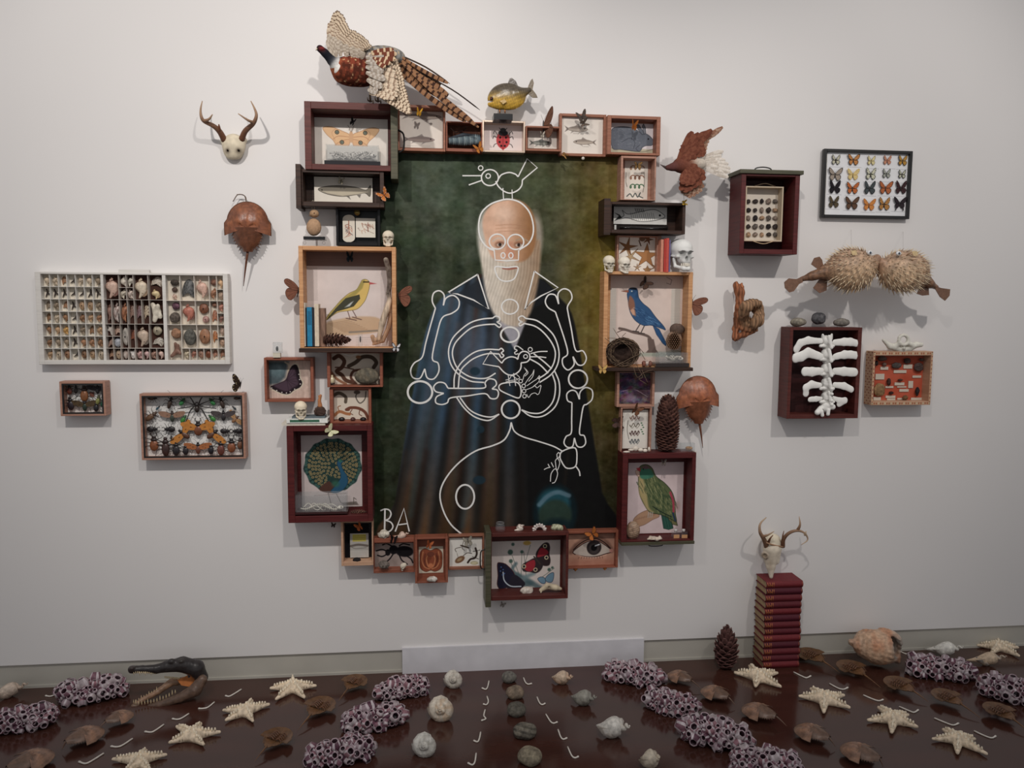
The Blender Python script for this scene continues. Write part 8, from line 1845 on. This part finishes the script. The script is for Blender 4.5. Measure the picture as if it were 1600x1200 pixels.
    H = [([(377, 1077), (366, 1084), (358, 1088), (352, 1087)], 'rearmost of the left diagonal row'), ([(335, 1097), (325, 1105), (317, 1107), (310, 1107)], 'second of the left diagonal row'), ([(295, 1115), (284, 1122), (277, 1124), (269, 1123)], 'third of the left diagonal row'), ([(256, 1132), (243, 1141), (236, 1144), (226, 1143)], 'fourth of the left diagonal row'), ([(207, 1154), (192, 1164), (183, 1167), (173, 1166)], 'fifth of the left diagonal row'), ([(162, 1177), (143, 1189), (133, 1193), (123, 1190)], 'frontmost of the left diagonal row'), ([(95, 1080), (85, 1086), (78, 1088), (71, 1087)], 'beside the barnacles left of the alligator'),
         ([(764, 1064), (762, 1073), (759, 1077), (753, 1075)], 'rearmost left of the stone column'), ([(761, 1088), (763, 1096), (760, 1101), (755, 1100)], 'second left of the stone column'), ([(758, 1109), (756, 1118), (759, 1123), (752, 1126)], 'third left of the stone column'), ([(751, 1144), (749, 1154), (746, 1159), (740, 1157)], 'fourth left of the stone column'), ([(744, 1177), (742, 1190), (738, 1195), (731, 1192)], 'frontmost left of the stone column'),
         ([(818, 1059), (821, 1066), (825, 1069), (831, 1068)], 'rearmost right of the stone column'), ([(839, 1089), (843, 1098), (847, 1101), (852, 1099)], 'second right of the stone column'), ([(853, 1116), (860, 1127), (865, 1130), (871, 1128)], 'third right of the stone column'), ([(872, 1140), (876, 1151), (880, 1155), (886, 1153)], 'fourth right of the stone column'), ([(887, 1167), (893, 1180), (898, 1184), (904, 1182)], 'frontmost right of the stone column'),
         ([(1240, 1050), (1252, 1056), (1260, 1059), (1267, 1056)], 'just in front of the book stack'), ([(1296, 1068), (1309, 1075), (1318, 1077), (1325, 1074)], 'second of the right diagonal row'), ([(1349, 1086), (1363, 1092), (1373, 1095), (1380, 1093)], 'third of the right diagonal row'), ([(1405, 1104), (1419, 1110), (1428, 1113), (1435, 1109)], 'fourth of the right diagonal row'), ([(1460, 1122), (1477, 1129), (1489, 1133), (1498, 1130)], 'fifth of the right diagonal row'), ([(1522, 1142), (1537, 1149), (1549, 1153), (1556, 1150)], 'frontmost of the right diagonal row'), ([(1407, 1018), (1413, 1021), (1418, 1022), (1421, 1022)], 'right of the big conch'), ([(1512, 1044), (1516, 1049), (1520, 1048)], 'beside the barnacles near the right wall')]
    for pts, lb in H: hook(pts, 'small curved white bone, '+lb)
    # shells
    def shell(x0, y0, x1, y1, rot, tilt, c1, c2, label, wr=.8, knobs=7, turns=3, name='whelk_shell', siphon=.4, lift=.42):
        cx, cy = (x0+x1)/2, (y0+y1)/2; L = (x1-x0); g0 = Fl(cx, cy+(y1-y0)*.25); m = mpp(g0); W_ = (y1-y0)*m*wr; c = g0+UP*W_*lift
        ax = np.array(rot, float); ax /= np.linalg.norm(ax); e0 = np.cross(ax, [0, .3, 1]); e0 /= np.linalg.norm(e0); M = np.stack([e0, ax, np.cross(e0, ax)], 1)
        tag(spiral_shell(c, M, L*m, W_, c1, c2, turns, knobs, siphon=siphon).build(name, 'shell'), label, 'shell', 'large sea shells on the floor')
    wc = (214, 206, 192)
    for x0, y0, x1, y1, c1, c2, lb in ((694, 1051, 727, 1080, (206, 198, 184), (170, 156, 140), 'rearmost round white shell left of the stone column'), (670, 1093, 714, 1133, (214, 200, 180), (190, 150, 110), 'middle round shell with an orange lip, left of the stone column'), (645, 1150, 687, 1188, (206, 202, 192), (160, 154, 144), 'frontmost round grey white shell, left of the stone column')):
        shell(x0, y0, x1, y1, (-.25, -.9, .35), 0, c1, c2, lb, 1.25, 8, 3, siphon=.1, lift=.36)
    shell(860, 1044, 902, 1076, (.8, -.55, .25), 0, (206, 178, 150), (170, 120, 90), 'cream and orange whelk, rearmost right of the stone column', .82, 7); shell(890, 1074, 940, 1110, (.8, -.55, .2), 0, (150, 146, 134), (110, 108, 100), 'grey whelk, second right of the stone column', .84, 7); shell(930, 1114, 993, 1163, (.8, -.5, .2), 0, (214, 208, 198), (180, 166, 150), 'largest white whelk right of the stone column', .84, 8); shell(1000, 1172, 1036, 1206, (.8, -.5, .3), 0, (196, 182, 160), (150, 134, 112), 'tan whelk at the bottom edge', 1.05, 7)
    shell(-14, 1058, 50, 1098, (.9, .3, .2), 0, (200, 178, 158), (160, 134, 116), 'long fluted tan shell at the left edge', .7, 0); shell(1448, 1002, 1510, 1031, (.85, -.4, .2), 0, (220, 216, 206), (180, 174, 164), 'white knobbed whelk near the wall at right', .95, 7); shell(1512, 1016, 1578, 1046, (.9, -.3, .2), 0, (206, 178, 146), (110, 120, 134), 'orange shell with blue grey spire at right', .85, 8)
    # big conch
    cx, cy = 1368, 1012; g0 = Fl(cx, 1040); m = mpp(g0); q = lambda x, y, k: P(x, y, -g0[1]+k)
    s = Solid(.02); A = (206, 164, 130)
    s.ell(q(1368, 1010, 0), (34*m, 30*m, 25*m), A, rotm('Y', .35)); s.cap(q(1345, 1008, 0), q(1330, 1003, 0), 14*m, 5*m, (170, 150, 130)); s.ell(q(1385, 1000, 0), (20*m, 22*m, 17*m), (214, 180, 150)); s.cap(q(1395, 1005, .02), q(1402, 1034, .03), 12*m, 4*m, (150, 146, 140))
    s.ell(q(1399, 1012, .05), (9*m, 16*m, 17*m), (120, 116, 112), rotm('Y', -.3), cut=True)
    def cf(X, C): k = np.clip(nz(X, 26, 4)+.1, 0, 1)[:, None]; return C*(1-k*.6)+np.array((190, 112, 70))*k*.6
    o = solid(G(), s, 56, lambda X: .006*nz(X, 34, 2)+.003*nz(X, 90, 3), cf).build('large_conch', 'shell'); tag(o, 'very large mottled orange conch against the skirting', 'shell')
    # stones
    for k, (x0, y0, x1, y1, c1, c2, lb) in enumerate(((784, 1048, 807, 1072, (128, 124, 114), (96, 92, 86), 'rearmost small grey stone'), (790, 1070, 819, 1098, (150, 128, 106), (110, 96, 82), 'second, warm brown stone'), (792, 1096, 822, 1125, (112, 106, 94), (84, 80, 72), 'third, dark grey stone'), (801, 1128, 839, 1161, (134, 126, 110), (100, 94, 84), 'fourth, broad banded stone'), (808, 1166, 848, 1202, (150, 138, 114), (110, 100, 84), 'frontmost speckled stone'))):
        g0 = Fl((x0+x1)/2, y1-(y1-y0)*.3); m = mpp(g0); h = (y1-y0)*m*.36
        tag(blob(g0+UP*h*.8, ((x1-x0)*m/2, (y1-y0)*m*.5, h), c1, c2, k+40, .12, res=30, ridges=14 if k == 3 else 0).build('flat_stone', 'stone'), lb+' of the central column', 'stone', 'stones in the central column')
    # red books with deer skull
    a = Fl(1192, 1046); m = mpp(a); dd = -a[1]; w = 59*m; x0 = a[0]; top = P(1220, 909, dd)[2]; n = 13; h = top/n; r = random.Random(2)
    for k in range(n):
        dx = r.uniform(-.003, .003); dy = r.uniform(-.002, .003); z0 = k*h
        A_ = (x0+dx, -dd+dy, z0); B_ = (x0+dx+w*r.uniform(.985, 1.015), -dd+.125+dy, z0+h*.985)
        red = ((120, 34, 40), (98, 28, 38), (106, 30, 38), (86, 24, 38))[k % 4]
        nm = 'bottom one' if k == 0 else 'topmost one' if k == n-1 else ('second', 'third', 'fourth', 'fifth', 'sixth', 'seventh', 'eighth', 'ninth', 'tenth', 'eleventh', 'twelfth')[k-1]+' one up'
        t = thing('book', 'red cloth bound book with gilt bands, %s of the stack of thirteen' % nm, 'book', ((A_[0]+B_[0])/2, (A_[1]+B_[1])/2, z0), 'red encyclopedia volumes in the stack')
        g = G(); ct = .0025; g.box((A_[0], A_[1]+.006, z0), (B_[0], B_[1], z0+ct)); g.box((A_[0], A_[1]+.006, B_[2]-ct), (B_[0], B_[1], B_[2]))
        V = []
        for x in (A_[0], B_[0]): V.append([(x, A_[1]+.006-.009*math.sin(math.pi*j/8), z0+(B_[2]-z0)*j/8) for j in range(9)])
        g.grid(V, red); V2 = [[(x, y+.002, z) for x, y, z in row] for row in V]; g.grid([q[::-1] for q in V2], red); g.c = [red]*len(g.f); g.build('cover', 'cloth', t)
        G().box((A_[0]+.004, A_[1]+.004, z0+ct), (B_[0]-.004, B_[1]-.004, B_[2]-ct), (168, 138, 100)).build('pages', 'matte', t)
        g = G(); hh = B_[2]-z0
        for xx in (.03, .09, .16, .2): x = A_[0]+w*xx; g.grid([[(x+o, A_[1]+.0052-.009*math.sin(math.pi*j/8), z0+hh*j/8) for j in range(1, 8)] for o in (0, .0018)], (206, 120, 60))
        for xx in (.045, .065, .105, .125, .14): x = A_[0]+w*xx; g.grid([[(x+o, A_[1]+.0052-.009*math.sin(math.pi*j/8), z0+hh*j/8) for j in range(3, 6)] for o in (0, .0022)], (200, 116, 60))
        x = B_[0]-.006; g.grid([[(x+o, A_[1]+.0052-.009*math.sin(math.pi*j/8), z0+hh*j/8) for j in range(1, 8)] for o in (0, .0014)], (190, 100, 56))
        g.build('gilt_bands', 'metal', t.children[0])
    D = dd-.06; q = lambda x, y, k=0: P(1090+x/4.286, 780+y/4.286, D+k); R_ = lambda px: px*(3.8-D)/1270
    t = thing('deer_skull', 'pale deer skull with branching antlers balanced on the stack of red books', 'skull', q(495, 525)); C = (214, 200, 178)
    s = Solid(R_(2)); s.ell(q(500, 285, -.02), (R_(15), R_(14), R_(14)), (226, 212, 184)); s.chain([q(495, 340), q(490, 400), q(490, 450, .01), q(492, 520, .02)], [R_(14), R_(11.5), R_(7.5), R_(3)], C); s.ell(q(450, 375, .01), (R_(5.5), R_(8), R_(6)), C); s.cap(q(540, 330), q(530, 420, .01), R_(6), R_(4), C)
    s.ell(q(452, 383, .03), (R_(4), R_(6), R_(4.6)), (120, 100, 80), cut=True, k=.002); s.cap(q(478, 430, .04), q(482, 452, .04), R_(2), R_(2.4), (130, 96, 70), cut=True, k=.001); s.cap(q(505, 430, .05), q(505, 500, .06), R_(1), R_(2), (150, 120, 96), cut=True, k=.001)
    solid(G(), s, 60).build('skull', 'bone', t)
    b1, b2 = (120, 78, 54), (196, 168, 136)
    g = G(); tubec(g, [q(465, 325), q(445, 270, .03), q(418, 220, .05), q(420, 165, .04), q(460, 122, .02)], R_(4.6), R_(.7), b1, b2); tubec(g, [q(435, 250, .04), q(470, 240, .06), q(513, 215, .07)], R_(2.6), R_(.6), (150, 106, 78), b2); tubec(g, [q(470, 300, .01), q(485, 265, .03), q(505, 240, .03)], R_(2.6), R_(.6), b1, b1); g.build('left_antler', 'bone', t)
    g = G(); tubec(g, [q(570, 318), q(575, 270, .02), q(605, 232, .04), q(650, 212, .05), q(695, 215, .06), q(728, 240, .07), q(735, 275, .07), q(695, 305, .08)], R_(3.8), R_(.6), b1, b2); tubec(g, [q(668, 212, .05), q(686, 170, .06), q(680, 115, .05)], R_(3), R_(.5), b1, b2); tubec(g, [q(570, 300, .01), q(570, 250, .03), q(578, 212, .03)], R_(2), R_(.5), b1, b1); tubec(g, [q(718, 240, .07), q(724, 225, .08), q(727, 212, .08)], R_(2), R_(.5), b2, b2); g.build('right_antler', 'bone', t)
    G().tube(smooth_path([q(445, 285, .03), q(500, 305, .03), q(575, 320, .01)], 4), R_(1.3), (170, 128, 96), 6).build('brow_ridge', 'bone', t)
    # pinecone on floor
    g0 = Fl(1134, 1044); m = mpp(g0); pinecone(g0, 60*m, 42*m, 'squat brown pinecone standing on the floor by the skirting', 80, (96, 60, 56), (150, 108, 100), open_=1.0)
    # alligator head
    gb = Fl(312, 1090); db = -gb[1]-.02
    gf = Fl(212, 1106); df = -gf[1]-.02
    def K(x, y, k=0.0):          # depth runs from the snout (left, nearer) to the neck (right, by the wall)
        u = (x-205)/(318-205); return P(x, y, df+(db-df)*min(1, max(0, u))+k)
    Rr = lambda px: px*(3.8-df)/1270; dk = (44, 38, 38); tn = (150, 112, 84)
    t = thing('alligator_head', 'dried alligator head with wide open toothed jaws, by the wall at left', 'head', Fl(262, 1104))
    s = Solid(Rr(2)); s.chain([K(206, 1046), K(222, 1045), K(245, 1045), K(262, 1041), K(285, 1038), K(306, 1044), K(315, 1058)], [Rr(6), Rr(5.2), Rr(7), Rr(9), Rr(12), Rr(13), Rr(10)], dk); s.ell(K(268, 1033, .01), (Rr(6), Rr(5), Rr(4)), dk); s.ell(K(283, 1033, .02), (Rr(5), Rr(4), Rr(3)), (60, 52, 48)); s.ell(K(206, 1044, .01), (Rr(4), Rr(4), Rr(3)), (70, 54, 50)); s.cap(K(296, 1058, -.03), K(312, 1062, -.03), Rr(5), Rr(7), dk)
    solid(G(), s, 80, lambda X: .0012*nz(X, 150, 2)).build('upper_jaw', 'chitin', t); uj = t.children[-1]
    s = Solid(Rr(1.5)); s.chain([K(316, 1062, .03), K(305, 1078, .04), K(280, 1091, .04), K(250, 1101, .03), K(225, 1107, .01), K(208, 1104)], [Rr(8), Rr(10), Rr(7), Rr(5.5), Rr(4), Rr(3.5)], (104, 78, 62)); s.chain([K(300, 1062, -.06), K(268, 1066, -.05), K(245, 1082, -.03), K(222, 1094, -.02), K(208, 1103)], [Rr(6), Rr(6), Rr(4.6), Rr(3.6), Rr(3.4)], tn)
    solid(G(), s, 80, lambda X: .0014*nz(X, 130, 5)).build('lower_jaw', 'chitin', t); lj = t.children[-1]
    G().slab([K(278, 1062, -.03), K(300, 1052, -.03), K(314, 1056, -.01), K(296, 1072, .0), K(284, 1070, -.01)], (196, 112, 54), .006).build('throat_skin', 'matte', t)
    g = G(); dn = lambda a, L, up: g.tube([a, a+np.array([0, 0, (1 if up else -1)*Rr(L*1.5)])], [Rr(1.3), Rr(.15)], (222, 196, 150), 5)
    for k in range(12): x = 209+k*3; dn(K(x, 1048.5+.1*k, .012), 3.2+1.3*(k % 3 == 0), False)
    for k in range(10): x = 258+k*2.4; dn(K(x, 1057+.2*k, -.02), 2.6, False)
    g.build('tooth_row', 'bone', uj); g = G()
    for k in range(14): f = k/13; dn(K(212+f*62, 1101-f*18+5*math.sin(f*3.1), .022), 4.0+1.5*(k % 4 == 0), True)
    for k in range(10): f = k/9; dn(K(209+f*36, 1101-f*20, -.025), 4.2+1.4*(k % 3 == 0), True)
    g.build('tooth_row', 'bone', lj)
floor_items()
